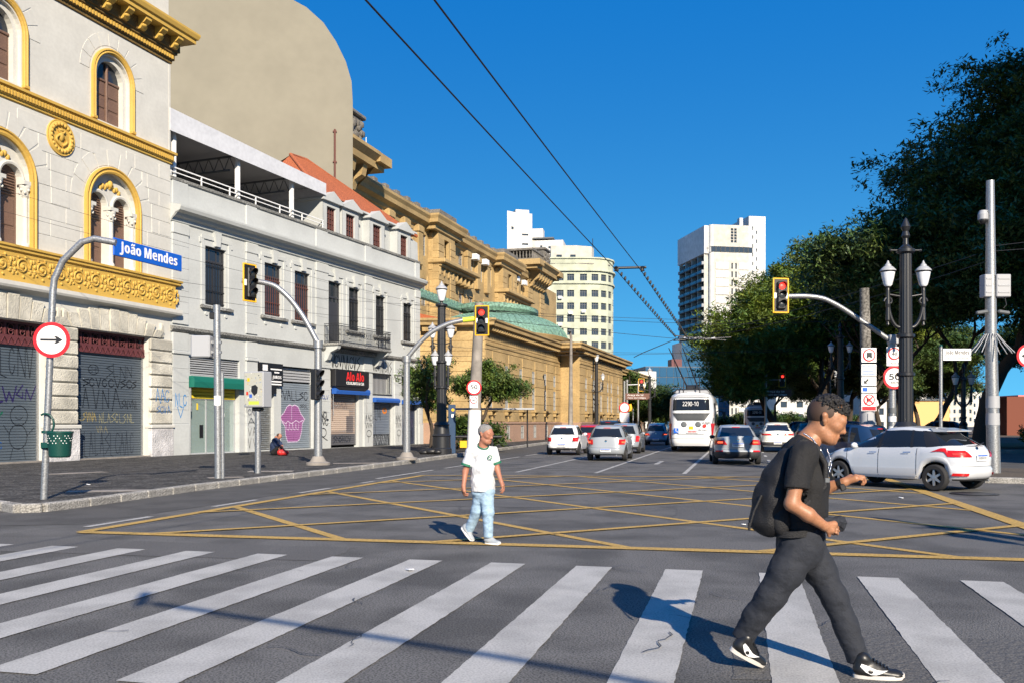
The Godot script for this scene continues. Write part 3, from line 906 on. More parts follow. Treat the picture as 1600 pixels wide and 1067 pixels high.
		for j in 9:
			orn.ball(Vector3(xc + (j - 4) * 0.13, 11.15 - absf(j - 4) * 0.035 + (j % 2) * 0.08, -0.18), Vector3(0.1, 0.12, 0.08), 7)
		orn.ball(Vector3(xc, 11.25, -0.16), Vector3(0.14, 0.18, 0.12), 8)
		part(t, "tympanum_ornament", orn, "ochre")
		for i in 9:
			_voussoir(t, xc, 10.35, 1.62, 2.25, PI * (i + 0.06) / 9, PI * (i + 0.94) / 9, 0.016)
		# upper window
		part(t, "wall", B.new().arch_wall(x0, x1, 13.0, 17.7, xc, 0.92, 13.66, 15.5, 0.0, 0.16), "cream")
		part(t, "arch_moulding", B.new().arch_mould(xc, 0.98, 13.66, 15.5, [Vector2(0.0, 0.0), Vector2(0.0, 0.06), Vector2(0.05, 0.11), Vector2(0.1, 0.08), Vector2(0.15, 0.12), Vector2(0.21, 0.1), Vector2(0.21, 0.0)]), "ochre")
		part(t, "window_reveal", B.new().arch_wall(xc - 0.93, xc + 0.93, 13.6, 16.5, xc, 0.72, 13.66, 15.5, -0.14, 0.3, 14), "cream")
		for s: float in [-1.0, 1.0]:
			block(t, "moulding_foot", xc + s * 1.09 - 0.13, xc + s * 1.09 + 0.13, 13.6, 13.72, -0.05, 0.14, "ochre", 0.02)
		for i in 9:
			_voussoir(t, xc, 15.5, 1.3, 1.78, PI * (i + 0.05) / 9, PI * (i + 0.95) / 9, 0.016)
		var dr := part(t, "window_door", B.new().wall(xc - 0.72, xc + 0.72, 13.66, 15.45, [], -0.36), "brown_wood")
		for s: float in [-1.0, 1.0]:
			for q in [[13.75, 14.25], [14.33, 14.75], [14.83, 15.38]]:
				block(dr, "door_panel", xc + s * 0.37 - 0.27, xc + s * 0.37 + 0.27, q[0], q[1], -0.38, -0.33, "brown_wood", 0.03)
		block(dr, "door_post", xc - 0.06, xc + 0.06, 13.66, 16.15, -0.38, -0.28, "brown_wood")
		block(dr, "transom_bar", xc - 0.72, xc + 0.72, 15.4, 15.5, -0.38, -0.3, "brown_wood")
		part(dr, "fanlight", B.new().arch_fill(xc, 0.71, 15.45, 15.5, -0.37, 14), "dark_window")
	# drafted stucco blocks with fine joints between arches
	for r in 8:
		var y0 := 7.92 + r * 0.615; var y1 := y0 + 0.6
		var xx := 0.0 if r % 2 == 0 else 0.75
		while xx > -13.0:
			var a := maxf(xx - 1.49, -12.99); var b := minf(xx - 0.012, -0.005)
			for seg in _clear_of_arches(a, b, (y0 + y1) / 2, bays):
				if seg[1] - seg[0] > 0.12: block(t, "stucco_block", seg[0], seg[1], y0, minf(y1, 12.98), -0.04, 0.014 + rng.randf() * 0.004, "cream", 0.008)
			xx -= 1.5
	# medallion
	var med := part(t, "medallion", B.new().lathe([Vector2(0, 0.03), Vector2(0.42, 0.03), Vector2(0.46, 0.08), Vector2(0.56, 0.09), Vector2(0.62, 0.05), Vector2(0.66, 0.06), Vector2(0.68, 0.0)], 32, Transform3D(Basis(Vector3.RIGHT, PI / 2), Vector3.ZERO)), "ochre", Vector3(-6.26, 12.33, 0.01))
	var mr := B.new()
	for j in 20: mr.ball(Vector3(cos(TAU * j / 20) * 0.5, sin(TAU * j / 20) * 0.5, 0.09), Vector3(0.07, 0.07, 0.05), 6)
	for s: float in [-1.0, 1.0]:
		var pts := []
		for j in 14: pts.append(Vector3(s * (0.05 + 0.26 * sin(j * 0.35) * 0.8), -0.3 + j * 0.045, 0.06))
		mr.tube(pts, 0.05, 5)
	mr.ball(Vector3(0, 0.06, 0.05), Vector3(0.13, 0.2, 0.08), 8)
	mr.ball(Vector3(0, 0.28, 0.05), Vector3(0.16, 0.06, 0.06), 8)
	part(med, "wreath", mr, "ochre")
	# golden dentil course and bracketed cornice
	part(t, "string_course", B.new().cornice(-13, 0.0, [Vector2(0.0, 12.98), Vector2(0.06, 13.02), Vector2(0.06, 13.1), Vector2(0.12, 13.13), Vector2(0.12, 13.38), Vector2(0.22, 13.42), Vector2(0.22, 13.52), Vector2(0.0, 13.56)]), "ochre")
	var dn := B.new()
	for i in 96: dn.box(-12.98 + i * 0.136, 13.16, 0.1, -12.98 + i * 0.136 + 0.075, 13.34, 0.17)
	tag(part(t, "dentil_course", dn, "ochre"), "", "", "", "stuff")
	part(t, "corner_bead", B.new().box(-0.1, 13.56, -0.03, 0.012, 17.6, 0.012), "cream")
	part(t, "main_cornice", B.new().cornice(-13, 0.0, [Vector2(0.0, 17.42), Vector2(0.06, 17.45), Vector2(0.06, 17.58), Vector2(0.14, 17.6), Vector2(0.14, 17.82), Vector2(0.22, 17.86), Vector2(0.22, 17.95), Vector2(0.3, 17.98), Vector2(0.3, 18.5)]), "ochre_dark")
	part(t, "cornice_slab", B.new().cornice(-13, 0.0, [Vector2(0.3, 18.5), Vector2(0.78, 18.5), Vector2(0.78, 18.66), Vector2(0.86, 18.7), Vector2(0.92, 18.86), Vector2(0.92, 18.95), Vector2(0.2, 19.0)]), "ochre")
	var d2 := B.new()
	for i in 80: d2.box(-12.95 + i * 0.163, 17.63, 0.13, -12.95 + i * 0.163 + 0.09, 17.79, 0.19)
	tag(part(t, "cornice_dentils", d2, "ochre"), "", "", "", "stuff")
	for i in 13:
		var bx := -0.18 - i * 1.02
		var br := B.new()
		var poly := PackedVector2Array([Vector2(0.3, 18.0), Vector2(0.42, 18.02), Vector2(0.5, 18.12), Vector2(0.48, 18.22), Vector2(0.6, 18.26), Vector2(0.72, 18.36), Vector2(0.72, 18.5), Vector2(0.3, 18.5)])
		br.prism(poly, -0.16, 0.16, Transform3D(Basis(Vector3(0, 0, 1), Vector3(0, 1, 0), Vector3(-1, 0, 0)), Vector3.ZERO))
		br.ball(Vector3(0, 18.18, 0.47), Vector3(0.15, 0.1, 0.1), 8)
		part(t, "cornice_bracket", br, "ochre", Vector3(bx, 0, 0))
	part(t, "parapet", B.new().box(-13, 18.98, -0.6, -0.1, 20.6, 0.0), "cream")
	# wall tags on the corner pier
	var im := canvas(256, 512, Color(0, 0, 0, 0))
	scrawl(im, 0.1, 0.9, 0.1, 0.45, 3, 7, Color(0.2, 0.5, 0.75, 1)); scrawl(im, 0.15, 0.95, 0.55, 0.75, 4, 5, Color(0.25, 0.5, 0.75, 1))
	graffiti_sheet(t, -1.2, -0.05, 1.6, 3.2, 0.13, printed("tag_blue", im, 0.7, true))

func _voussoir(t: Node, xc: float, yc: float, r0: float, r1: float, a0: float, a1: float, z: float) -> void:
	var poly := PackedVector2Array()
	for j in 4: poly.append(Vector2(xc + cos(lerpf(a0, a1, j / 3.0)) * r1, yc + sin(lerpf(a0, a1, j / 3.0)) * r1))
	for j in 4: poly.append(Vector2(xc + cos(lerpf(a1, a0, j / 3.0)) * r0, yc + sin(lerpf(a1, a0, j / 3.0)) * r0))
	part(t, "voussoir", B.new().prism(poly, -0.03, z), "cream")

func _clear_of_arches(a: float, b: float, y: float, bays: Array) -> Array:
	var out := [[a, b]]
	for xc: float in bays:
		var r := 1.62
		if y > 10.35: r = sqrt(maxf(0.0, 2.3 * 2.3 - (y - 10.35) * (y - 10.35)))
		elif y > 10.0: r = 2.3
		if r <= 0.0: continue
		var nxt := []
		for s in out:
			if s[1] <= xc - r or s[0] >= xc + r: nxt.append(s)
			else:
				if s[0] < xc - r: nxt.append([s[0], xc - r])
				if s[1] > xc + r: nxt.append([xc + r, s[1]])
		out = nxt
	return out

# ---------- white two-storey shop house ----------
func build_white() -> void:
	var t := thing("white_shop_house", "weathered white two-storey shop house with roof terrace and dormers beside the cream palazzo", "building", CREAM_AT, WHITE_TURN)
	var wins := [[2.28, 3.76, 7.08, 9.82], [6.72, 8.17, 7.08, 9.76], [9.31, 10.73, 7.08, 9.74], [12.56, 13.89, 6.1, 9.66], [14.72, 15.94, 7.05, 9.58], [17.83, 19.02, 7.03, 9.5], [21.37, 22.61, 6.98, 9.45]]
	var holes := []
	for w in wins: holes.append([w[0], w[2], w[1], w[3]])
	part(t, "upper_wall", B.new().wall(0.0, 23.3, 5.7, 12.5, holes, 0.0, 0.28), "stucco_white")
	var shops := [[1.3, 0.15, 4.74, 3.35], [1.26, 3.78, 4.76, 4.64], [6.15, 0.2, 7.5, 4.6], [8.1, 0.2, 11.1, 4.58], [12.8, 0.15, 15.85, 3.55], [17.42, 0.15, 20.0, 2.95], [21.2, 0.15, 23.4, 2.95], [17.45, 3.46, 19.68, 4.66], [21.02, 3.52, 23.15, 4.6]]
	part(t, "ground_floor_wall", B.new().wall(0.0, 23.3, 0.0, 5.7, shops, 0.0, 0.35), "stucco_white")
	part(t, "rear_mass", B.new().box(0.02, 0.0, -9.0, 23.0, 11.9, -0.6), "interior")
	# rounded far corner
	var rows := []
	for y in [0.0, 5.7, 12.5]:
		var row := PackedVector3Array()
		for i in 9:
			var a := PI / 2 - PI / 2 * i / 8.0
			row.append(Vector3(23.3 + cos(a) * 1.1, y, -1.1 + sin(a) * 1.1))
		row.append(Vector3(24.4, y, -9.0))
		rows.append(row)
	part(t, "rounded_corner", B.new().grid(rows), "stucco_white")
	# openings, frames, keystones, sills
	for i in wins.size():
		var w: Array = wins[i]
		if i == 3:
			barred_window(t, w[0], w[1], w[2], w[3], -0.22, 0)
			part(t, "balcony_door", B.new().box(w[0] + 0.1, 6.15, -0.2, w[1] - 0.1, 8.5, -0.14), "window_frame")
		else: barred_window(t, w[0], w[1], w[2], w[3], -0.22, 8, i == 1 or i == 2)
		var f := B.new()
		f.box(w[0] - 0.3, w[2] - 0.02, 0.0, w[0] - 0.12, w[3] + 0.3, 0.05); f.box(w[1] + 0.12, w[2] - 0.02, 0.0, w[1] + 0.3, w[3] + 0.3, 0.05)
		f.box(w[0] - 0.3, w[3] + 0.3, 0.0, w[1] + 0.3, w[3] + 0.48, 0.06)
		f.box(w[0] - 0.42, w[3] + 0.1, 0.0, w[0] - 0.3, w[3] + 0.34, 0.045); f.box(w[1] + 0.3, w[3] + 0.1, 0.0, w[1] + 0.42, w[3] + 0.34, 0.045)
		part(t, "window_surround", f, "stucco_white")
		var xm: float = (w[0] + w[1]) / 2
		part(t, "keystone", B.new().prism(PackedVector2Array([Vector2(xm - 0.14, w[3] + 0.05), Vector2(xm + 0.14, w[3] + 0.05), Vector2(xm + 0.24, w[3] + 0.7), Vector2(xm - 0.24, w[3] + 0.7)]), 0.0, 0.16), "stucco_white")
		if i != 3:
			block(t, "window_sill", w[0] - 0.36, w[1] + 0.36, w[2] - 0.2, w[2] - 0.06, -0.1, 0.18, "stucco_dirty", 0.02)
			for s in [w[0] + 0.05, w[1] - 0.05]:
				var dsk := B.new().lathe([Vector2(0, 0.05), Vector2(0.09, 0.05), Vector2(0.1, 0.0)], 10, Transform3D(Basis(Vector3.RIGHT, PI / 2), Vector3(s, w[2] - 0.42, 0)))
				part(t, "sill_boss", dsk, "stucco_white")
	# string course and cornice, swept round the corner
	part(t, "string_course", _swept([Vector2(0.0, 5.62), Vector2(0.1, 5.66), Vector2(0.18, 5.74), Vector2(0.2, 5.86), Vector2(0.0, 5.9)]), "stucco_dirty")
	part(t, "cornice", _swept([Vector2(0.0, 10.5), Vector2(0.08, 10.55), Vector2(0.1, 10.7), Vector2(0.24, 10.78), Vector2(0.3, 10.9), Vector2(0.55, 10.98), Vector2(0.6, 11.12), Vector2(0.6, 11.2), Vector2(0.0, 11.3)]), "stucco_white")
	part(t, "parapet_cap", _swept([Vector2(0.0, 12.34), Vector2(0.08, 12.38), Vector2(0.1, 12.5), Vector2(-0.3, 12.54)]), "stucco_dirty")
	for r in [[0.1, 1.1], [5.2, 6.05], [11.25, 12.4], [16.5, 17.25], [22.95, 23.6]]:
		block(t, "parapet_panel", r[0], r[1], 11.3, 12.36, -0.02, 0.06, "stucco_white", 0.02)
		for i in 8:
			block(t, "pilaster_block", r[0], r[1], 6.0 + i * 0.5, 6.0 + i * 0.5 + 0.492, -0.02, 0.07, "stucco_white", 0.005)
		block(t, "pilaster_capital", r[0] - 0.04, r[1] + 0.04, 10.0, 10.5, -0.02, 0.11, "stucco_white", 0.03)
	for r in [[0.1, 1.1], [5.2, 6.05], [11.2, 12.6], [16.3, 17.3], [20.1, 21.0], [23.45, 24.0]]:
		block(t, "pier_base", r[0] - 0.02, r[1] + 0.02, 0.1, 1.55, -0.02, 0.11, "stucco_white", 0.02)
		for i in 5:
			block(t, "pier_block", r[0], r[1], 1.56 + i * 0.62, 1.56 + i * 0.62 + 0.612, -0.02, 0.08, "stucco_white", 0.005)
		block(t, "pier_capital", r[0] - 0.06, r[1] + 0.06, 4.66, 4.82, -0.02, 0.15, "stucco_white", 0.03)
		block(t, "pier_top", r[0], r[1], 4.83, 5.6, -0.02, 0.08, "stucco_white", 0.015)
	# balcony
	var bal := part(t, "balcony_slab", B.new().rbox(Vector3(15.0, 6.0, 0.45), Vector3(6.1, 0.16, 1.1), 0.03), "stucco_dirty")
	for x in [12.2, 17.8]:
		part(bal, "bracket", B.new().prism(PackedVector2Array([Vector2(0, 5.0), Vector2(0.25, 5.15), Vector2(0.45, 5.55), Vector2(0.9, 5.75), Vector2(0.95, 5.92), Vector2(0, 5.92)]), -0.16, 0.16, Transform3D(Basis(Vector3(0, 0, 1), Vector3(0, 1, 0), Vector3(-1, 0, 0)), Vector3(x, 0, 0))), "stucco_white")
	var rail := B.new()
	for q in [[6.14, 0.03], [6.5, 0.015], [7.02, 0.03], [7.12, 0.03]]:
		rail.box(12.0, q[0], 0.95, 18.0, q[0] + q[1], 0.98)
		for x in [12.0, 17.97]: rail.box(x, q[0], 0.0, x + 0.03, q[0] + q[1], 0.95)
	for i in 56:
		var x := 12.03 + i * 0.107
		rail.box(x, 6.08, 0.955, x + 0.018, 7.04, 0.973)
	for i in 9:
		for x in [12.005, 17.975]: rail.box(x, 6.08, 0.08 + i * 0.1, x + 0.018, 7.04, 0.098 + i * 0.1)
	for i in 14:
		var x := 12.25 + i * 0.42
		var pts := []
		for j in 11: pts.append(Vector3(x + cos(TAU * j / 10) * 0.1, 6.68 + sin(TAU * j / 10) * 0.16, 0.965))
		rail.tube(pts, 0.01, 4, false)
	part(bal, "railing", rail, "iron_black")
	# ground floor shops
	var lv := B.new()
	for i in 8: lv.box(1.28, 3.8 + i * 0.105, -0.2, 4.74, 3.8 + i * 0.105 + 0.06, -0.1)
	part(t, "louvre_panel", lv, "grey_white")
	part(t, "louvre_backing", B.new().box(1.2, 3.7, -0.34, 4.8, 4.7, -0.3), "interior")
	for i in 4: block(t, "yellow_slat", 1.34, 4.7, 2.72 + i * 0.16, 2.72 + i * 0.16 + 0.145, -0.28, -0.22, "yellow_slat", 0.02)
	var gl := part(t, "shop_window", B.new().box(1.34, 0.2, -0.3, 4.7, 2.75, -0.28), "shop_glass")
	var fr := B.new()
	for x in [1.32, 2.62, 3.3, 4.66]: fr.box(x, 0.16, -0.32, x + 0.06, 2.75, -0.26)
	fr.box(1.32, 0.12, -0.32, 4.72, 0.2, -0.26); fr.box(1.32, 2.68, -0.32, 4.72, 2.74, -0.26)
	part(gl, "frame", fr, "grey_white")
	part(t, "shop_interior", B.new().box(1.3, 0.1, -3.2, 4.74, 0.14, -0.3).box(1.3, 0.1, -3.25, 4.74, 3.4, -3.2).box(1.28, 0.1, -3.2, 1.3, 3.4, -0.36).box(4.74, 0.1, -3.2, 4.76, 3.4, -0.36).box(1.3, 3.36, -3.2, 4.74, 3.4, -0.36), "grey_white")
	part(t, "shop_counter", B.new().rbox(Vector3(1.9, 0.7, -1.0), Vector3(1.0, 1.1, 0.6), 0.03).rbox(Vector3(2.2, 1.5, -1.0), Vector3(0.5, 0.4, 0.4), 0.03), "grey_white")
	part(t, "shop_poster", B.new().box(2.2, 0.9, -0.27, 2.45, 1.5, -0.262), "sign_black")
	part(t, "shop_poster", B.new().box(3.75, 1.9, -0.27, 3.95, 2.05, -0.262), "sign_white")
	part(t, "shop_poster", B.new().box(2.0, 2.2, -0.27, 2.1, 2.5, -0.262), "yellow_slat")
	# tagged shutters
	var base := Color(0.5, 0.54, 0.58)
	var ink := Color(0.1, 0.1, 0.13)
	var pad := func(im: Image) -> void:
		for i in 120: im.fill_rect(Rect2i(rng.randi() % 480, rng.randi() % 512, 20 + rng.randi() % 160, 2), Color(0.42, 0.46, 0.5).lerp(Color(0.6, 0.63, 0.66), rng.randf()))
	var ia := canvas(512, 512, Color(0.42, 0.43, 0.43)); pad.call(ia)
	scrawl(ia, 0.1, 0.5, 0.7, 0.9, 4, 5, Color(0.16, 0.18, 0.28)); scrawl(ia, 0.1, 0.9, 0.35, 0.6, 5, 6, Color(0.3, 0.34, 0.36))
	var ib := canvas(512, 512, base); pad.call(ib)
	scrawl(ib, 0.02, 0.95, 0.12, 0.26, 7, 7, ink); scrawl(ib, 0.7, 0.95, 0.32, 0.38, 4, 4, ink)
	var pink := Color(0.62, 0.4, 0.6); var pale := Color(0.86, 0.8, 0.88)
	var lips := PackedVector2Array([Vector2(0.07, 0.52), Vector2(0.18, 0.46), Vector2(0.28, 0.36), Vector2(0.37, 0.33), Vector2(0.44, 0.35), Vector2(0.52, 0.33), Vector2(0.63, 0.36), Vector2(0.72, 0.47), Vector2(0.84, 0.55), Vector2(0.76, 0.62), Vector2(0.74, 0.74), Vector2(0.68, 0.86), Vector2(0.6, 0.9), Vector2(0.3, 0.9), Vector2(0.24, 0.8), Vector2(0.22, 0.66), Vector2(0.14, 0.6)])
	blob(ib, lips, pink)
	var edge := []
	for p in lips: edge.append(p)
	edge.append(lips[0])
	stroke(ib, edge, 6, pale); stroke(ib, [Vector2(0.42, 0.36), Vector2(0.42, 0.56)], 5, pale)
	stroke(ib, [Vector2(0.14, 0.58), Vector2(0.24, 0.62), Vector2(0.3, 0.58), Vector2(0.42, 0.62), Vector2(0.56, 0.57), Vector2(0.66, 0.6), Vector2(0.8, 0.56)], 5, pale)
	for x in [0.3, 0.4, 0.5, 0.6]: stroke(ib, [Vector2(x - 0.04, 0.62), Vector2(x - 0.03, 0.7), Vector2(x + 0.03, 0.72), Vector2(x + 0.05, 0.62)], 4, pale)
	stroke(ib, [Vector2(0.5, 0.76), Vector2(0.48, 0.88)], 4, Color(0.48, 0.3, 0.48))
	var ic := canvas(512, 512, Color(0.62, 0.56, 0.52)); pad.call(ic)
	ic.fill_rect(Rect2i(60, 180, 330, 200), Color(0.76, 0.69, 0.63)); ic.fill_rect(Rect2i(340, 240, 130, 160), Color(0.45, 0.42, 0.42)); ic.fill_rect(Rect2i(0, 410, 512, 102), Color(0.36, 0.36, 0.38))
	scrawl(ic, 0.2, 0.85, 0.84, 0.95, 6, 7, Color(0.12, 0.15, 0.2)); scrawl(ic, 0.05, 0.7, 0.2, 0.33, 8, 5, Color(0.4, 0.36, 0.36))
	var id := canvas(512, 512, Color(0.44, 0.48, 0.54)); pad.call(id)
	scrawl(id, 0.05, 0.6, 0.1, 0.4, 5, 6, ink); stroke(id, [Vector2(0.25, 0.1), Vector2(0.3, 0.95)], 6, ink); ring(id, Vector2(0.75, 0.2), Vector2(0.09, 0.05), 22, Color(0.85, 0.5, 0.15)); id.fill_rect(Rect2i(0, 380, 512, 132), Color(0.22, 0.24, 0.27)); scrawl(id, 0.04, 0.96, 0.76, 0.98, 7, 6, Color(0.7, 0.72, 0.74))
	var ie := canvas(512, 512, Color(0.3, 0.34, 0.43)); pad.call(ie)
	ie.fill_rect(Rect2i(200, 60, 300, 452), Color(0.2, 0.23, 0.32)); scrawl(ie, 0.1, 0.9, 0.4, 0.6, 6, 6, Color(0.36, 0.3, 0.42)); scrawl(ie, 0.1, 0.9, 0.65, 0.95, 5, 8, Color(0.1, 0.1, 0.14))
	shutter(t, 6.2, 7.46, 0.22, 4.4, -0.25, printed("shutter_art_c", ia, 0.5, false, 0.2))
	shutter(t, 8.15, 11.05, 0.22, 3.72, -0.25, printed("shutter_art_d", ib, 0.5, false, 0.2), 0.115)
	for i in 5: block(t, "wide_louvre", 8.15, 11.05, 3.8 + i * 0.15, 3.8 + i * 0.15 + 0.12, -0.3, -0.2, "grey_white", 0.02)
	shutter(t, 12.85, 15.8, 0.3, 3.5, -0.25, printed("shutter_art_e", ic, 0.5, false, 0.2), 0.115)
	shutter(t, 17.47, 19.95, 0.18, 2.9, -0.25, printed("shutter_art_f", id, 0.5, false, 0.2))
	shutter(t, 21.25, 23.35, 0.18, 2.9, -0.25, printed("shutter_art_g", ie, 0.5, false, 0.2))
	for q in [[17.45, 19.68, 3.46, 4.66], [21.02, 23.15, 3.52, 4.6]]:
		var wn := part(t, "mezzanine_window", B.new().box(q[0], q[2], -0.34, q[1], q[3], -0.3), "grey_white")
		var g := B.new()
		for i in 15:
			var x: float = q[0] + (q[1] - q[0]) * i / 14.0
			g.box(x - 0.012, q[2] - 0.1, 0.02, x + 0.012, q[3] + 0.02, 0.045)
		g.box(q[0] - 0.1, q[2] - 0.12, 0.0, q[1] + 0.1, q[2] - 0.08, 0.06); g.box(q[0], q[3], 0.01, q[1], q[3] + 0.03, 0.05)
		part(wn, "grille", g, "iron_black")
	# tags on the piers
	var tags := []
	for k in 3:
		var im := canvas(256, 512, Color(0, 0, 0, 0))
		if k == 0:
			scrawl(im, 0.05, 0.9, 0.05, 0.2, 3, 5, Color(0.2, 0.2, 0.3, 1)); scrawl(im, 0.05, 0.95, 0.28, 0.45, 1, 6, Color(0.1, 0.1, 0.12, 1)); scrawl(im, 0.05, 0.95, 0.5, 0.7, 2, 6, Color(0.1, 0.1, 0.12, 1)); scrawl(im, 0.05, 0.95, 0.75, 0.97, 2, 6, Color(0.1, 0.1, 0.12, 1))
		elif k == 1:
			scrawl(im, 0.05, 0.9, 0.05, 0.12, 5, 4, Color(0.15, 0.3, 0.6, 1)); scrawl(im, 0.05, 0.95, 0.35, 0.5, 4, 9, Color(0.08, 0.08, 0.1, 1)); scrawl(im, 0.1, 0.9, 0.5, 0.62, 3, 8, Color(0.08, 0.08, 0.1, 1)); ring(im, Vector2(0.45, 0.75), Vector2(0.25, 0.08), 7, Color(0.08, 0.08, 0.1, 1)); stroke(im, [Vector2(0.1, 0.95), Vector2(0.2, 0.8), Vector2(0.8, 0.9)], 6, Color(0.08, 0.08, 0.1, 1))
		else:
			scrawl(im, 0.05, 0.95, 0.1, 0.3, 3, 6, Color(0.1, 0.1, 0.12, 1)); scrawl(im, 0.05, 0.95, 0.35, 0.5, 3, 7, Color(0.1, 0.1, 0.12, 1)); ring(im, Vector2(0.5, 0.68), Vector2(0.3, 0.1), 8, Color(0.1, 0.1, 0.12, 1)); stroke(im, [Vector2(0.5, 0.7), Vector2(0.4, 0.95)], 7, Color(0.1, 0.1, 0.12, 1))
		tags.append(printed("pier_tag_%d" % k, im, 0.7, true))
	graffiti_sheet(t, 5.2, 6.05, 0.3, 2.4, 0.125, tags[0]); graffiti_sheet(t, 11.3, 12.5, 0.3, 3.3, 0.125, tags[1])
	graffiti_sheet(t, 16.35, 17.25, 0.3, 2.3, 0.125, tags[2]); graffiti_sheet(t, 20.15, 20.95, 0.3, 2.3, 0.125, tags[2])
	var big := canvas(512, 256, Color(0, 0, 0, 0))
	scrawl(big, 0.03, 0.97, 0.05, 0.9, 8, 10, Color(0.1, 0.1, 0.12, 1))
	var bt := printed("high_tag", big, 0.7, true)
	graffiti_sheet(t, 12.7, 16.1, 4.7, 5.55, 0.012, bt); graffiti_sheet(t, 17.35, 19.9, 4.7, 5.5, 0.012, bt); graffiti_sheet(t, 21.0, 23.2, 4.7, 5.4, 0.012, bt)
	var btag := canvas(256, 256, Color(0, 0, 0, 0))
	scrawl(btag, 0.05, 0.95, 0.1, 0.5, 3, 9, Color(0.15, 0.5, 0.75, 1)); stroke(btag, [Vector2(0.2, 0.55), Vector2(0.45, 0.9), Vector2(0.7, 0.5)], 8, Color(0.15, 0.5, 0.75, 1))
	graffiti_sheet(t, 0.2, 1.0, 1.7, 3.0, 0.095, printed("corner_tag", btag, 0.7, true))
	# roof terrace: canopy, posts, trusses, rail
	var can := part(t, "terrace_canopy", B.new().prism(PackedVector2Array([Vector2(-0.04, 14.5), Vector2(12.24, 14.42), Vector2(12.24, 15.08), Vector2(-0.04, 15.5)]), 0.0, 0.05), "canopy_sheet")
	var sheet := B.new()
	var zs := []
	for i in 90:
		var z := -0.02 - i * 0.11
		var zz := z - 0.11
		var y := 15.0 if i % 2 == 0 else 15.05
		var y2 := 15.05 if i % 2 == 0 else 15.0
		sheet.quad(Vector3(0.0, y2 + 0.02, zz), Vector3(0.0, y + 0.02, z), Vector3(12.2, y - 0.12, z), Vector3(12.2, y2 - 0.12, zz))
	part(can, "roof_sheet", sheet, "grey_white")
	part(can, "end_fascia", B.new().box(12.2, 14.4, -10, 12.25, 15.08, 0.0), "canopy_sheet")
	for x in [0.56, 5.0, 9.48]:
		part(can, "post", B.new().box(x - 0.09, 12.4, -0.42, x + 0.09, 15.0, -0.24), "white_paint")
		if x > 1.0:
			var tr := B.new()
			tr.box(x - 0.05, 14.72, -9.5, x + 0.05, 14.8, -0.3); tr.box(x - 0.05, 14.05, -9.5, x + 0.05, 14.13, -0.8)
			for i in 14:
				var z := -0.5 - i * 0.64
				tr.tube([Vector3(x, 14.1, z), Vector3(x, 14.76, z - 0.32), Vector3(x, 14.1, z - 0.64)], 0.035, 4, false)
			part(can, "truss", tr, "shade_far")
	part(t, "terrace_floor", B.new().box(0, 11.8, -9.6, 12.5, 11.92, -0.05), "concrete")
	part(t, "terrace_back_wall", B.new().box(0, 11.9, -9.8, 12.5, 14.0, -9.6), "stucco_dirty")
	var hr := B.new()
	hr.box(0, 12.98, -0.2, 12.3, 13.03, -0.15); hr.box(0, 12.78, -0.2, 12.3, 12.82, -0.16)
	for i in 7: hr.box(0.2 + i * 2.0, 12.5, -0.2, 0.25 + i * 2.0, 13.0, -0.15)
	part(t, "terrace_rail", hr, "white_paint")
	# attic with dormers
	part(t, "attic_wall", B.new().wall(12.3, 23.6, 11.9, 14.7, [], -0.75), "stucco_white")
	part(t, "attic_end", B.new().box(12.28, 11.9, -8.8, 12.34, 14.7, -0.75), "stucco_white")
	part(t, "attic_end_scroll", B.new().prism(PackedVector2Array([Vector2(22.9, 12.4), Vector2(24.2, 12.4), Vector2(24.1, 13.9), Vector2(22.7, 14.1)]), -1.2, -0.4), "stucco_white")
	var dx := [[12.69, 13.62], [14.72, 15.72], [17.83, 18.86], [21.37, 22.34]]
	for d in dx:
		var dm := part(t, "dormer", B.new().wall(d[0] - 0.42, d[1] + 0.42, 12.3, 14.25, [[d[0], 12.45, d[1], 13.95]], -0.2, 0.2).box(d[0] - 0.42, 12.3, -1.6, d[0] - 0.36, 14.25, -0.2).box(d[1] + 0.36, 12.3, -1.6, d[1] + 0.42, 14.25, -0.2), "stucco_white")
		var xm: float = (d[0] + d[1]) / 2
		part(dm, "pediment", B.new().prism(PackedVector2Array([Vector2(d[0] - 0.6, 14.22), Vector2(d[1] + 0.6, 14.22), Vector2(d[1] + 0.6, 14.34), Vector2(xm, 14.85), Vector2(d[0] - 0.6, 14.34)]), -1.8, -0.02), "stucco_white")
		var f := B.new()
		f.box(d[0], 12.45, -0.4, d[0] + 0.05, 13.95, -0.33); f.box(d[1] - 0.05, 12.45, -0.4, d[1], 13.95, -0.33)
		for i in 6: f.box(d[0] + 0.05, 12.45 + i * 0.29, -0.4, d[1] - 0.05, 12.49 + i * 0.29, -0.345)
		for i in 3: f.box(d[0] + (d[1] - d[0]) * (i + 1) / 4.0 - 0.02, 12.45, -0.39, d[0] + (d[1] - d[0]) * (i + 1) / 4.0 + 0.02, 13.95, -0.34)
		var wn := part(dm, "window", f, "rust_bar")
		part(wn, "pane", B.new().box(d[0], 12.45, -0.44, d[1], 13.95, -0.4), "dark_window")
	# hipped roof of red tiles
	var rows2 := []
	var left0 := Vector3(12.2, 14.66, -0.35); var left1 := Vector3(13.3, 17.35, -3.1)
	var right0 := Vector3(23.9, 14.3, -0.35); var right1 := Vector3(14.9, 17.45, -3.1)
	for i in 25:
		var f := i / 24.0
		var l := left0.lerp(left1, f); var r := right0.lerp(right1, f)
		var row := PackedVector3Array()
		for k in 121:
			var p := l.lerp(r, k / 120.0)
			row.append(p + Vector3(0, 0.05 * absf(sin(k * PI / 2.0)) + 0.04 * (1.0 - fposmod(f * 12.0, 1.0)), 0.0))
		rows2.append(row)
	var rf := part(t, "tiled_roof", B.new().grid(rows2), "roof_tile")
	tag(rf, "", "", "", "stuff")
	var sl := B.new()
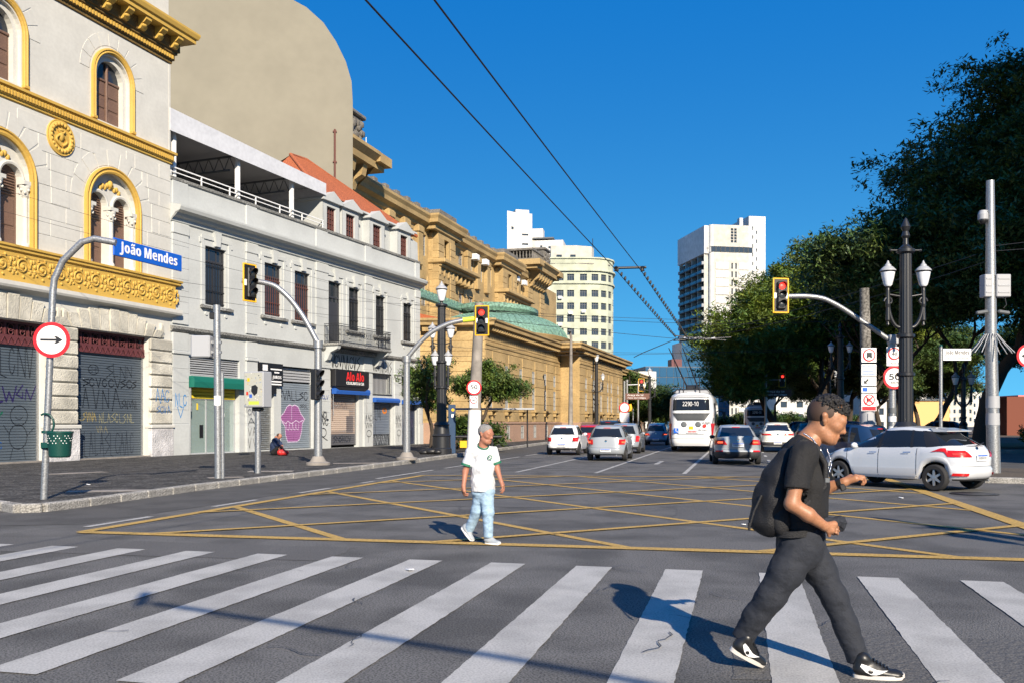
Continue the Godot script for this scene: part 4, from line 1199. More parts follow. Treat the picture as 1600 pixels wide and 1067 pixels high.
	sl.tri(right0, Vector3(24, 14.3, -8.5), right1); sl.tri(left0, left1, Vector3(12.2, 14.66, -6.0)); sl.quad(left1, right1, Vector3(24, 14.3, -8.5), Vector3(12.2, 14.3, -8.5))
	part(t, "roof_back", sl, "roof_tile")
	part(t, "roof_ridge", B.new().tube([left0, left1, right1, right0], 0.12, 6), "roof_tile")
	part(t, "eave", B.new().box(12.3, 14.45, -0.9, 23.9, 14.56, -0.3), "stucco_white")

func _swept(prof: Array) -> B:
	var b := B.new()
	for k in prof.size() - 1:
		var rows := []
		for j in 2:
			var p: Vector2 = prof[k + j]
			var row := PackedVector3Array([Vector3(0, p.y, p.x), Vector3(23.3, p.y, p.x)])
			for i in range(1, 9):
				var a := PI / 2 - PI / 2 * i / 8.0
				row.append(Vector3(23.3 + cos(a) * (1.1 + p.x), p.y, -1.1 + sin(a) * (1.1 + p.x)))
			row.append(Vector3(24.4 + p.x, p.y, -9.0))
			rows.append(row)
		for i in rows[0].size() - 1:
			b.quad(rows[0][i], rows[0][i + 1], rows[1][i + 1], rows[1][i])
	for k in range(1, prof.size() - 1): b.tri(Vector3(0.002, prof[0].y, prof[0].x), Vector3(0.002, prof[k + 1].y, prof[k + 1].x), Vector3(0.002, prof[k].y, prof[k].x))
	return b

# things fixed to the shop house: awnings and sign boards
func build_shop_fronts() -> void:
	var xf := Transform3D(Basis(Vector3.UP, WHITE_TURN), CREAM_AT)
	var awn := func(x0: float, x1: float, y: float, drop: float, out: float, m: String, label: String) -> void:
		var t := thing("shop_awning", label, "awning", xf * Vector3(x0, y, 0.02), WHITE_TURN, "rolled awnings over the shops")
		var w := x1 - x0
		var b := B.new()
		var p := [Vector2(0.0, 0.0), Vector2(out * 0.5, 0.02), Vector2(out, -0.04), Vector2(out + 0.03, -drop * 0.5), Vector2(out, -drop), Vector2(0.0, -drop)]
		for i in p.size() - 1: b.quad(Vector3(0, p[i + 1].y, p[i + 1].x), Vector3(w, p[i + 1].y, p[i + 1].x), Vector3(w, p[i].y, p[i].x), Vector3(0, p[i].y, p[i].x))
		for x in [0.0, w]:
			for i in range(1, 5): b.tri(Vector3(x, 0, 0), Vector3(x, p[i].y, p[i].x), Vector3(x, p[i + 1].y, p[i + 1].x))
		part(t, "canvas", b, m)
		part(t, "arm", B.new().tube([Vector3(0.06, -drop, 0.06), Vector3(0.04, -1.6, 0.1)], 0.02, 5), "galvanised")
		part(t, "arm", B.new().tube([Vector3(w - 0.06, -drop, 0.06), Vector3(w - 0.04, -1.6, 0.1)], 0.02, 5), "galvanised")
	awn.call(1.16, 5.2, 3.72, 0.5, 0.3, "awning_green", "green rolled awning over the glass shop front with yellow slats")
	awn.call(12.85, 16.6, 3.6, 0.34, 0.3, "awning_blue", "blue rolled awning beneath the black sign with red letters")
	awn.call(17.35, 20.4, 3.14, 0.26, 0.28, "awning_blue", "blue rolled awning under the first barred window, over the shutter with an orange mark")
	awn.call(21.1, 23.9, 3.08, 0.26, 0.28, "awning_blue", "blue rolled awning at the rounded end of the white house, over the dark blue shutter")
	var s := thing("shop_sign", "black shop sign with bold red and white letters over a blue awning", "sign", xf * Vector3(14.55, 4.18, 0.2), WHITE_TURN)
	part(s, "board", B.new().rbox(Vector3.ZERO, Vector3(3.7, 1.0, 0.36), 0.03), "sign_black")
	part(s, "lower_lip", B.new().prism(PackedVector2Array([Vector2(-1.85, -0.5), Vector2(-1.4, -0.72), Vector2(1.4, -0.72), Vector2(1.85, -0.5)]), -0.18, 0.14), "sign_black")
	text(s, "Alo Alo", 1.95, 0.52, Vector3(0.25, 0.13, 0.185), "lettering_red", true)
	text(s, "CELULARES & CIA", 1.95, 0.16, Vector3(0.25, -0.27, 0.185), "sign_white", true)
	var k := thing("narrow_shop_sign", "black upright sign board with small white lettering over a narrow shutter", "sign", xf * Vector3(7.1, 4.05, 0.1), WHITE_TURN)
	part(k, "board", B.new().box(-0.95, -0.55, -0.06, 0.95, 0.6, 0.06).box(-0.95, -0.95, -0.06, 0.4, -0.55, 0.06), "sign_black")
	part(k, "emblem", B.new().box(-0.75, 0.2, 0.06, -0.35, 0.5, 0.066), "sign_white")
	text(k, "JUROS", 0.75, 0.2, Vector3(0.42, -0.12, 0.065), "sign_white", true)
	for q in [[0.37, 0.3, 0.95], [0.42, 0.14, 0.4], [0.36, -0.33, 0.9], [0.36, -0.47, 0.9]]:
		part(k, "small_print", B.new().box(q[0] - q[2] / 2, q[1] - 0.035, 0.06, q[0] + q[2] / 2, q[1] + 0.035, 0.066), "sign_white")

# ---------- blank tower behind ----------
func build_blank_tower() -> void:
	var at := Vector3(-11.59, 0, -67.0)
	var t := thing("blank_tower", "tall blank beige party wall with a rounded shoulder rising behind the white house", "building", at, 0.2)
	# local x runs from the street edge back; mirrored so that the shoulder is at x = 0
	var poly := PackedVector2Array([Vector2(0, 0), Vector2(0, 24.86), Vector2(-0.09, 26.4), Vector2(-0.5, 27.8), Vector2(-1.2, 29.2), Vector2(-2.1, 30.5), Vector2(-3.3, 31.5), Vector2(-5.0, 32.3), Vector2(-9.0, 33.2), Vector2(-34, 35), Vector2(-34, 0)])
	part(t, "party_wall", B.new().prism(poly, -18.0, 0.0), "beige")
	part(t, "drain_pipe", B.new().tube([Vector3(-1.28, 19.0, 0.09), Vector3(-1.28, 22.8, 0.09)], 0.08, 6), "rust_bar")
	for y in [20.4, 22.6]: part(t, "pipe_clamp", B.new().box(-1.42, y, 0.0, -1.14, y + 0.1, 0.12), "rust_bar")

# ---------- ochre courthouse: low wing, copper dome, tall block ----------
func sash(p: Node, x0: float, x1: float, y0: float, y1: float, z: float, cross := 2) -> void:
	var b := B.new()
	b.box(x0, y0, z, x0 + 0.07, y1, z + 0.06); b.box(x1 - 0.07, y0, z, x1, y1, z + 0.06)
	b.box(x0, y0, z, x1, y0 + 0.07, z + 0.055); b.box(x0, y1 - 0.07, z, x1, y1, z + 0.055)
	b.box((x0 + x1) / 2 - 0.03, y0, z, (x0 + x1) / 2 + 0.03, y1, z + 0.05)
	for i in range(1, cross): b.box(x0, lerpf(y0, y1, float(i) / cross) - 0.03, z, x1, lerpf(y0, y1, float(i) / cross) + 0.03, z + 0.045)
	var w := part(p, "window", b, "frame_grey")
	part(w, "pane", B.new().box(x0, y0, z - 0.04, x1, y1, z), "pane_grey")

func build_wing() -> void:
	var t := thing("courthouse_wing", "long low ochre sandstone courthouse wing with dentil cornice, tall narrow windows and pink plinth", "building", WING_AT, WING_TURN)
	var sect := [[0.0, 22.3, 0.0, 0.0], [22.3, 45.3, 1.8, 0.0], [45.3, 75.0, 0.0, -0.35]]
	var us := [[1.3, 5.2, 9.04, 12.8, 16.7, 20.0], [25.2, 29.0, 32.6, 36.3, 38.4, 42.5], [48.5, 52.5, 56.5, 60.5, 64.5, 68.5, 72.5]]
	for k in 3:
		var s: Array = sect[k]
		var z: float = s[2]; var dy: float = s[3]
		var holes := []; var low := []
		for u: float in us[k]:
			holes.append([u - 0.41, 2.7, u + 0.41, 4.4]); holes.append([u - 0.41, 4.8, u + 0.41, 5.82]); low.append([u - 0.42, 0.35, u + 0.42, 1.4])
		var w := part(t, "wall", B.new().wall(s[0], s[1], 1.6, 8.0 + dy, holes, z, 0.08), "sandstone")
		part(t, "plinth", B.new().wall(s[0], s[1], 0.0, 1.5, low, z + 0.15, 0.1), "granite_pink")
		block(t, "plinth_course", s[0], s[1] + 0.1, 1.5, 1.66, z - 0.1, z + 0.22, "granite_pink", 0.03)
		if k == 1:
			for x in [22.3, 45.3]: part(t, "return_wall", B.new().box(x - 0.02 if k else x, 1.6, -0.4, x + 0.02, 8.0, z), "sandstone")
			part(t, "return_plinth", B.new().box(22.14, 0.0, -0.4, 22.3, 1.62, z + 0.16), "granite_pink")
			for i in 7: block(w, "ashlar_block", 22.27, 22.32, 1.68 + i * 0.78, 1.68 + i * 0.78 + 0.755, 0.1, z - 0.02, "sandstone_block", 0.015)
		# ashlar courses between the windows
		var edges := [s[0] + 0.02]
		for u: float in us[k]: edges.append(u - 0.46); edges.append(u + 0.46)
		edges.append(s[1] - 0.01)
		for i in 7:
			var y0 := 1.68 + i * 0.72
			for j in range(0, edges.size(), 2):
				if edges[j + 1] - edges[j] > 0.2:
					block(w, "ashlar_block", edges[j], edges[j + 1], y0, y0 + 0.695, z - 0.05, z + 0.045 + rng.randf() * 0.012, "sandstone_block", 0.02)
		for i in 2:
			var y0 := 6.74 + i * 0.6
			var x: float = s[0] + 0.02
			while x < s[1] - 0.5:
				block(w, "ashlar_block", x, minf(x + 3.84, s[1] - 0.01), y0, y0 + 0.575, z - 0.05, z + 0.04, "sandstone_block", 0.02)
				x += 3.86
		for u: float in us[k]:
			sash(t, u - 0.41, u + 0.41, 2.7, 4.4, z - 0.05, 4); sash(t, u - 0.41, u + 0.41, 4.8, 5.82, z - 0.05, 2)
			sash(t, u - 0.42, u + 0.42, 0.35, 1.4, z + 0.09, 2)
			block(t, "window_sill", u - 0.62, u + 0.62, 2.42, 2.6, z, z + 0.42, "sandstone", 0.03)
			for e: float in [-0.45, 0.45]: block(t, "sill_bracket", u + e - 0.1, u + e + 0.1, 2.12, 2.42, z, z + 0.3, "sandstone", 0.04)
		part(t, "architrave", B.new().cornice(s[0], s[1], [Vector2(z, 7.0 + dy), Vector2(z + 0.1, 7.05 + dy), Vector2(z + 0.12, 7.16 + dy), Vector2(z, 7.2 + dy)], false), "sandstone")
		part(t, "cornice", B.new().cornice(s[0] - 0.0, s[1], [Vector2(z, 7.95 + dy), Vector2(z + 0.12, 8.0 + dy), Vector2(z + 0.14, 8.2 + dy), Vector2(z + 0.72, 8.3 + dy), Vector2(z + 0.74, 8.5 + dy), Vector2(z + 0.86, 8.62 + dy), Vector2(z + 0.86, 8.76 + dy), Vector2(z - 0.6, 8.95 + dy)], k == 1), "sandstone")
		var dn := B.new()
		var x: float = s[0] + 0.2
		while x < s[1] - 0.2:
			dn.box(x, 7.98 + dy, z + 0.1, x + 0.28, 8.29 + dy, z + 0.55)
			x += 0.56
		tag(part(t, "dentil_course", dn, "sandstone"), "", "", "", "stuff")
	# canted corner face on the near end
	var fa := deg_to_rad(-76.0)
	var f := part(t, "corner_wall", B.new().wall(-14.0, 0.0, 1.6, 8.0, [[-8.6, 2.7, -7.8, 4.4], [-4.6, 2.7, -3.8, 4.4]], 0.0, 0.35), "sandstone")
	f.rotation.y = fa
	part(f, "plinth", B.new().box(-14, 0, -0.3, 0.14, 1.6, 0.18), "granite_pink")
	for i in 9:
		block(f, "ashlar_block", -13.9, -8.7, 1.68 + i * 0.7, 1.68 + i * 0.7 + 0.675, -0.05, 0.045, "sandstone_block", 0.02)
		if i > 3: block(f, "ashlar_block", -8.68, -3.72, 1.68 + i * 0.7, 1.68 + i * 0.7 + 0.675, -0.05, 0.045, "sandstone_block", 0.02)
		block(f, "ashlar_block", -3.7, -0.0, 1.68 + i * 0.7, 1.68 + i * 0.7 + 0.675, -0.05, 0.045, "sandstone_block", 0.02)
	part(f, "cornice", B.new().cornice(-14.0, 0.0, [Vector2(0, 7.95), Vector2(0.12, 8.0), Vector2(0.14, 8.2), Vector2(0.72, 8.3), Vector2(0.74, 8.5), Vector2(0.86, 8.62), Vector2(0.86, 8.76), Vector2(-0.6, 8.95)], true), "sandstone")
	var d2 := B.new()
	for i in 8: d2.box(-13.8 + i * 1.9, 7.9, 0.1, -13.3 + i * 1.9, 8.29, 0.5)
	tag(part(f, "cornice_brackets", d2, "sandstone"), "", "", "", "stuff")
	part(t, "flat_roof", B.new().box(0.5, 8.7, -17.0, 74.5, 8.8, -0.3), "concrete")
	part(t, "low_tiled_roof", B.new().prism(PackedVector2Array([Vector2(0.2, 8.8), Vector2(-13, 8.8), Vector2(-9, 11.0)]), -5.0, 5.0, Transform3D(Basis(Vector3(0, 0, 1), Vector3(0, 1, 0), Vector3(-1, 0, 0)), Vector3(4.0, 0, -3.0))), "roof_tile")
	# copper dome over the apse, elongated along the street
	var el := Basis.from_scale(Vector3(1.4, 1, 1))
	var at := Vector3(27.5, 0, -7.5)
	part(t, "dome_drum", B.new().lathe([Vector2(6.4, 8.6), Vector2(6.4, 9.3), Vector2(6.9, 9.5), Vector2(7.1, 9.8), Vector2(6.6, 9.95)], 48, Transform3D(el, at)), "sandstone")
	var dd := B.new()
	for i in 72:
		var a := TAU * i / 72
		dd.box(-0.14, 9.2, -0.2, 0.14, 9.5, 0.2, Transform3D(Basis(Vector3.UP, a), at + el * Vector3(cos(a) * 6.6, 0, -sin(a) * 6.6)))
	tag(part(t, "drum_dentils", dd, "sandstone"), "", "", "", "stuff")
	var prof := []
	for i in 13:
		var a := PI * 0.42 * i / 12.0
		prof.append(Vector2(6.6 * cos(a), 9.95 + 2.55 * sin(a)))
	part(t, "copper_dome", B.new().lathe(prof, 56, Transform3D(el, at), true), "copper_green")
	for i in 56:
		var a := TAU * i / 56
		var pts := []
		for p: Vector2 in prof: pts.append(at + el * Vector3(cos(a) * (p.x + 0.02), p.y, -sin(a) * (p.x + 0.02)))
		part(t, "standing_seam", B.new().tube(pts, 0.05, 4, false), "copper_green")
	part(t, "copper_crown", B.new().lathe([Vector2(2.2, 12.2), Vector2(2.6, 12.5), Vector2(2.6, 12.9), Vector2(0.0, 13.3)], 40, Transform3D(Basis.from_scale(Vector3(2.4, 1, 1.4)), at)), "copper_green")
	part(t, "copper_gutter", B.new().box(12, 12.35, -10.5, 40, 12.8, -9.9), "copper_green")
	var zg := B.new()
	for i in 34: zg.box(12.2 + i * 0.8, 12.8, -10.3, 12.6 + i * 0.8, 13.1, -10.0)
	tag(part(t, "gutter_cresting", zg, "copper_green"), "", "", "", "stuff")

func build_tall_block() -> void:
	var t := thing("courthouse_block", "tall ochre sandstone courthouse block with end pavilions and deep bracketed cornices behind the copper dome", "building", Vector3(-18.68, 0, -69.0), WING_TURN)
	var cols := [20.5, 24.5, 28.2, 31.9, 36.0, 43.7, 47.5, 51.4, 55.1, 60.6, 65.7, 69.6]
	var holes := []
	for u: float in cols:
		for r in [[19.6, 21.9], [14.2, 17.1], [10.3, 12.8], [6.0, 8.6]]:
			holes.append([u - 0.75, r[0], u + 0.75, r[1]])
			sash(t, u - 0.75, u + 0.75, r[0], r[1], -0.22, 4)
	var wall := part(t, "wall", B.new().wall(8, 80, 0.0, 22.5, holes, 0.0, 0.28), "sandstone")
	part(t, "rear_mass", B.new().box(8.2, 0, -22, 94, 23.8, -0.6), "sandstone")
	# pilasters and drafted courses between the windows
	for i in cols.size() - 1:
		var m: float = (cols[i] + cols[i + 1]) / 2
		var pl := part(t, "pilaster", B.new().rbox(Vector3(m, 20.4, 0.2), Vector3(1.3, 4.2, 0.5), 0.05), "sandstone")
		block(pl, "pilaster_capital", m - 0.8, m + 0.8, 21.7, 22.4, -0.1, 0.55, "sandstone", 0.08)
		for r in 11:
			block(wall, "ashlar_block", cols[i] + 0.85, cols[i + 1] - 0.85, 9.0 + r * 0.78, 9.0 + r * 0.78 + 0.74, -0.1, 0.1, "sandstone_block", 0.03)
	# projecting bays with balconies
	for b in [[33.4, 38.7], [57.3, 64.0]]:
		part(t, "projecting_bay", B.new().wall(b[0], b[1], 0, 23.0, [[(b[0] + b[1]) / 2 - 0.75, 19.6, (b[0] + b[1]) / 2 + 0.75, 21.9], [(b[0] + b[1]) / 2 - 0.75, 14.2, (b[0] + b[1]) / 2 + 0.75, 17.1]], 1.1, 0.4).box(b[0], 0, 0, b[0] + 0.05, 23, 1.1).box(b[1] - 0.05, 0, 0, b[1], 23, 1.1), "sandstone")
		for i in 14:
			block(wall, "ashlar_block", b[0] - 0.03, b[0] + 1.6, 11.0 + i * 0.78, 11.0 + i * 0.78 + 0.74, 0.05, 1.17, "sandstone_block", 0.03)
			block(wall, "ashlar_block", b[1] - 1.6, b[1] + 0.03, 11.0 + i * 0.78, 11.0 + i * 0.78 + 0.74, 0.05, 1.17, "sandstone_block", 0.03)
		for e in [[b[0] - 0.3, b[1] + 6.6]]:
			var bal := part(t, "balcony", B.new().rbox(Vector3((e[0] + e[1]) / 2, 19.25, 0.9), Vector3(e[1] - e[0], 0.5, 2.2), 0.1).rbox(Vector3((e[0] + e[1]) / 2, 18.85, 0.7), Vector3(e[1] - e[0] - 0.6, 0.35, 1.6), 0.1), "sandstone")
			for i in 9: block(bal, "balcony_bracket", e[0] + 0.6 + i * (e[1] - e[0] - 1.2) / 8.0 - 0.2, e[0] + 0.6 + i * (e[1] - e[0] - 1.2) / 8.0 + 0.2, 17.7, 18.7, 0.0, 1.3, "sandstone", 0.1)
		part(t, "bay_cornice", B.new().cornice(b[0] - 0.1, b[1] + 0.1, [Vector2(1.1, 22.4), Vector2(1.3, 22.5), Vector2(1.35, 22.9), Vector2(1.8, 23.1), Vector2(1.85, 23.5), Vector2(2.0, 23.8), Vector2(2.0, 24.0), Vector2(0.6, 24.3)], true), "sandstone")
		part(t, "bay_parapet", B.new().box(b[0], 24.1, -0.5, b[1], 24.9, 1.3), "stone_grey")
	part(t, "main_cornice", B.new().cornice(8, 80, [Vector2(0.0, 22.4), Vector2(0.2, 22.5), Vector2(0.25, 22.8), Vector2(0.8, 23.0), Vector2(0.85, 23.4), Vector2(1.05, 23.7), Vector2(1.05, 23.95), Vector2(-0.8, 24.2)], false), "sandstone")
	part(t, "roof_parapet", B.new().box(8, 24.1, -1.2, 80, 24.9, -0.3), "stone_grey")
	for i in 26: block(t, "parapet_block", 9 + i * 2.7, 9.9 + i * 2.7, 24.2, 25.15, -1.3, -0.2, "stone_grey", 0.05)
	for u: float in [47.5, 51.4, 65.7, 69.6]: part(t, "air_conditioner", B.new().rbox(Vector3(u + 0.1, 22.1, 0.5), Vector3(1.2, 0.7, 0.8), 0.04), "white_paint")
	# pavilions at both ends
	for p in [[1.0, 14.0, 0.6, 0.0], [71.5, 81.0, 0.6, 0.0]]:
		part(t, "pavilion", B.new().box(p[0], 0, -14, p[1], 24.2, p[2]), "sandstone")
		for i in 12:
			for e in [[p[0] - 0.04, p[0] + 2.5], [p[1] - 2.5, p[1] + 0.06]]:
				block(wall, "ashlar_block", e[0], e[1], 14.0 + i * 0.78, 14.0 + i * 0.78 + 0.74, p[2] - 2.4, p[2] + 0.09, "sandstone_block", 0.03)
		part(t, "pavilion_cornice", B.new().cornice(p[0], p[1], [Vector2(p[2], 22.3), Vector2(p[2] + 0.3, 22.5), Vector2(p[2] + 0.35, 24.0), Vector2(p[2] + 2.0, 24.2), Vector2(p[2] + 2.1, 24.7), Vector2(p[2] + 2.6, 25.2), Vector2(p[2] + 2.6, 25.5), Vector2(p[2] + 0.2, 26.0)], false), "sandstone")
		# returns of the deep cornice
		part(t, "cornice_return", B.new().box(p[1], 24.2, -14, p[1] + 2.0, 24.7, p[2] + 2.0).box(p[1], 24.7, -14, p[1] + 2.5, 25.5, p[2] + 2.55).box(p[0] - 2.0, 24.2, -14, p[0], 24.7, p[2] + 2.0).box(p[0] - 2.5, 24.7, -14, p[0], 25.5, p[2] + 2.55), "sandstone")
		for i in 6:
			var x: float = p[0] + 1.2 + i * (p[1] - p[0] - 2.4) / 5.0
			part(t, "cornice_bracket", B.new().prism(PackedVector2Array([Vector2(0, 21.9), Vector2(0.5, 22.1), Vector2(0.8, 22.8), Vector2(1.5, 23.2), Vector2(1.7, 24.2), Vector2(0, 24.2)]), -0.4, 0.4, Transform3D(Basis(Vector3(0, 0, 1), Vector3(0, 1, 0), Vector3(-1, 0, 0)), Vector3(x, 0, p[2]))), "sandstone")
			if i < 4:
				for sd in 2:
					var sx := 1.0 if sd == 1 else -1.0
					part(t, "cornice_bracket", B.new().prism(PackedVector2Array([Vector2(0, 21.9), Vector2(0.5, 22.1), Vector2(0.8, 22.8), Vector2(1.5, 23.2), Vector2(1.7, 24.2), Vector2(0, 24.2)]), -0.4, 0.4, Transform3D(Basis(Vector3(sx, 0, 0), Vector3(0, 1, 0), Vector3(0, 0, sx)), Vector3(p[1] if sd == 1 else p[0], 0, p[2] - 0.9 - i * 1.7))), "sandstone")
		var par := part(t, "pavilion_parapet", B.new().box(p[0], 25.6, -10, p[1], 26.1, p[2] + 0.8).box(p[0], 27.3, -10, p[1], 27.6, p[2] + 0.8), "stone_grey")
		var bl := B.new()
		var n := int((p[1] - p[0]) / 0.5)
		for i in n: bl.lathe([Vector2(0.1, 26.1), Vector2(0.17, 26.45), Vector2(0.08, 26.9), Vector2(0.14, 27.3)], 6, Transform3D(Basis(), Vector3(p[0] + 0.3 + i * 0.5, 0, p[2] + 0.6)))
		for i in 22: bl.lathe([Vector2(0.1, 26.1), Vector2(0.17, 26.45), Vector2(0.08, 26.9), Vector2(0.14, 27.3)], 6, Transform3D(Basis(), Vector3(p[1] - 0.3, 0, p[2] + 0.2 - i * 0.5))).lathe([Vector2(0.1, 26.1), Vector2(0.17, 26.45), Vector2(0.08, 26.9), Vector2(0.14, 27.3)], 6, Transform3D(Basis(), Vector3(p[0] + 0.3, 0, p[2] + 0.2 - i * 0.5)))
		tag(part(par, "baluster_row", bl, "stone_grey"), "", "", "", "stuff")
		# carved block at the corner
		for x: float in [p[1] - 1.6]:
			var cv := part(t, "carved_block", B.new().rbox(Vector3(x, 27.2, p[2] - 0.6), Vector3(3.0, 2.6, 3.0), 0.15).rbox(Vector3(x, 28.6, p[2] - 0.6), Vector3(3.5, 0.4, 3.5), 0.1), "stone_grey")
			var orn := B.new()
			for i in 14:
				orn.ball(Vector3(x - 1.3 + 0.2 * i, 27.2 + 0.7 * sin(i * 1.7), p[2] + 0.95), Vector3(0.35, 0.35, 0.25), 7)
				orn.ball(Vector3(x + 1.55, 27.2 + 0.7 * sin(i * 1.9), p[2] + 0.7 - 0.2 * i), Vector3(0.25, 0.35, 0.35), 7)
			part(cv, "carving", orn, "stone_grey")
	part(t, "mast", B.new().tube([Vector3(26, 24, -4), Vector3(26, 31, -4)], 0.06, 4), "insulator")
	part(t, "roof_tank", B.new().lathe([Vector2(0, 24.5), Vector2(1.3, 24.5), Vector2(1.3, 26.6), Vector2(0, 27.0)], 14, Transform3D(Basis(), Vector3(46, 0, -5))), "sign_red")

# ---------- far buildings ----------
func far_window(p: Node, x0: float, x1: float, y0: float, y1: float, z: float, m := "window_far", bars := 2) -> void:
	var b := B.new()
	var k := maxf((x1 - x0) * 0.05, 0.05)
	b.box(x0, y0, z, x1, y0 + k, z + 0.08); b.box(x0, y1 - k, z, x1, y1, z + 0.08)
	b.box(x0, y0 + k, z, x0 + k, y1 - k, z + 0.08); b.box(x1 - k, y0 + k, z, x1, y1 - k, z + 0.08)
	for i in range(1, bars): b.box(lerpf(x0, x1, float(i) / bars) - k / 2, y0 + k, z, lerpf(x0, x1, float(i) / bars) + k / 2, y1 - k, z + 0.07)
	if bars > 1: b.box(x0 + k, lerpf(y0, y1, 0.68), z, x1 - k, lerpf(y0, y1, 0.68) + k, z + 0.065)
	var w := part(p, "window", b, "shade_far")
	part(w, "pane", B.new().box(x0, y0, z - 0.1, x1, y1, z), m)

func build_round_building() -> void:
	var t := thing("rounded_office_block", "pale green office block with a rounded corner and rows of square windows behind the courthouse", "building", Vector3(9.5, 0, -205), -0.02)
	# facets: flat part, then a quarter turn
	var R := 6.2
	var facets := [[Vector2(-1.0, 0), Vector2(0.1, 0), []], [Vector2(0.1, 0), Vector2(5.0, 0), [1.1, 3.45]], [Vector2(5.0, 0), Vector2(7.9, -0.12), [1.4]]]
	var prev := Vector2(7.9, -0.12)
	for i in 4:
		var a := PI / 2 - (i + 1) * (PI / 2) / 4.0
		var q := Vector2(7.9 + cos(a) * 5.7, -0.12 - R + sin(a) * R)
		facets.append([prev, q, [prev.distance_to(q) / 2]])
		prev = q
	facets.append([prev, prev + Vector2(0, -16), [3.0, 7.0, 11.0]])
	var rowsy := [34.6, 31.0, 28.2, 25.35, 22.5, 19.6, 16.7, 13.8]
	for f in facets:
		var a: Vector2 = f[0]; var b: Vector2 = f[1]
		var L := a.distance_to(b)
		var holes := []
		for x: float in f[2]:
			for y: float in rowsy: holes.append([x - 0.78, y - 1.5, x + 0.78, y])
		var w := part(t, "facade_panel", B.new().wall(0, L, 0, 38.2, holes, 0.0, 0.3), "green_far", Vector3(a.x, 0, -a.y * -1.0))
		w.position = Vector3(a.x, 0, a.y)
		w.rotation.y = atan2(-(b.y - a.y), b.x - a.x)
		for x: float in f[2]:
			for y: float in rowsy: far_window(w, x - 0.78, x + 0.78, y - 1.5, y, -0.28, "window_far", 3)
		for q in [[32.4, 32.75, 0.35], [35.2, 35.5, 0.5], [38.0, 38.3, 0.3]]: part(w, "string_course", B.new().box(-0.05, q[0], 0, L + 0.05, q[1], q[2]), "green_far")
	var plan := PackedVector2Array([Vector2(-1, 0), Vector2(8.2, 0), Vector2(12.4, 2.2), Vector2(13.4, 6.0), Vector2(13.4, 22), Vector2(-1, 22)])
	part(t, "roof", B.new().prism(plan, 36.8, 37.0, Transform3D(Basis(Vector3.RIGHT, PI / 2) * Basis.from_scale(Vector3(1, -1, -1)), Vector3.ZERO)), "concrete")
	var pp := PackedVector2Array([Vector2(-0.8, 2.5), Vector2(5, 2.5), Vector2(8.5, 4.0), Vector2(9.2, 7), Vector2(9.2, 16), Vector2(-0.8, 16)])
	part(t, "penthouse", B.new().prism(pp, 36.5, 41.4, Transform3D(Basis(Vector3.RIGHT, PI / 2) * Basis.from_scale(Vector3(1, -1, -1)), Vector3.ZERO)), "cream_far")
	for x in [0.5, 3.6]: far_window(t, x, x + 1.2, 38.5, 39.3, -2.42, "window_far", 1)
	for q in [[1.2, 30.4], [3.5, 27.0], [6.4, 27.3], [1.2, 24.4]]: part(t, "air_conditioner", B.new().rbox(Vector3(q[0], q[1] - 1.1, 0.3), Vector3(0.9, 0.6, 0.6), 0.03), "white_paint")
	part(t, "aerial", B.new().tube([Vector3(9, 38, -8), Vector3(9, 44, -8)], 0.08, 4), "wire")

func slab_tower(called: String, label: String, at: Vector3, turn: float, w: float, d: float, h: float, m, wins: Array, group := "") -> Node3D:
	var t := thing(called, label, "building", at, turn, group)
	var holes := []
	for q in wins: if q[4] == 0: holes.append([q[0], q[1], q[2], q[3]])
	part(t, "facade", B.new().wall(0, w, 0, h, holes, 0.0, 0.3), m)
	part(t, "side_wall", B.new().box(0.02, 0, -d, w - 0.02, h - 0.05, -0.35).box(0, 0, -d, 0.06, h, -0.002).box(w - 0.06, 0, -d, w, h, -0.002), m)
	for q in wins: if q[4] == 0: far_window(t, q[0], q[2], q[1], q[3], -0.25, "window_far", 1)
	return t

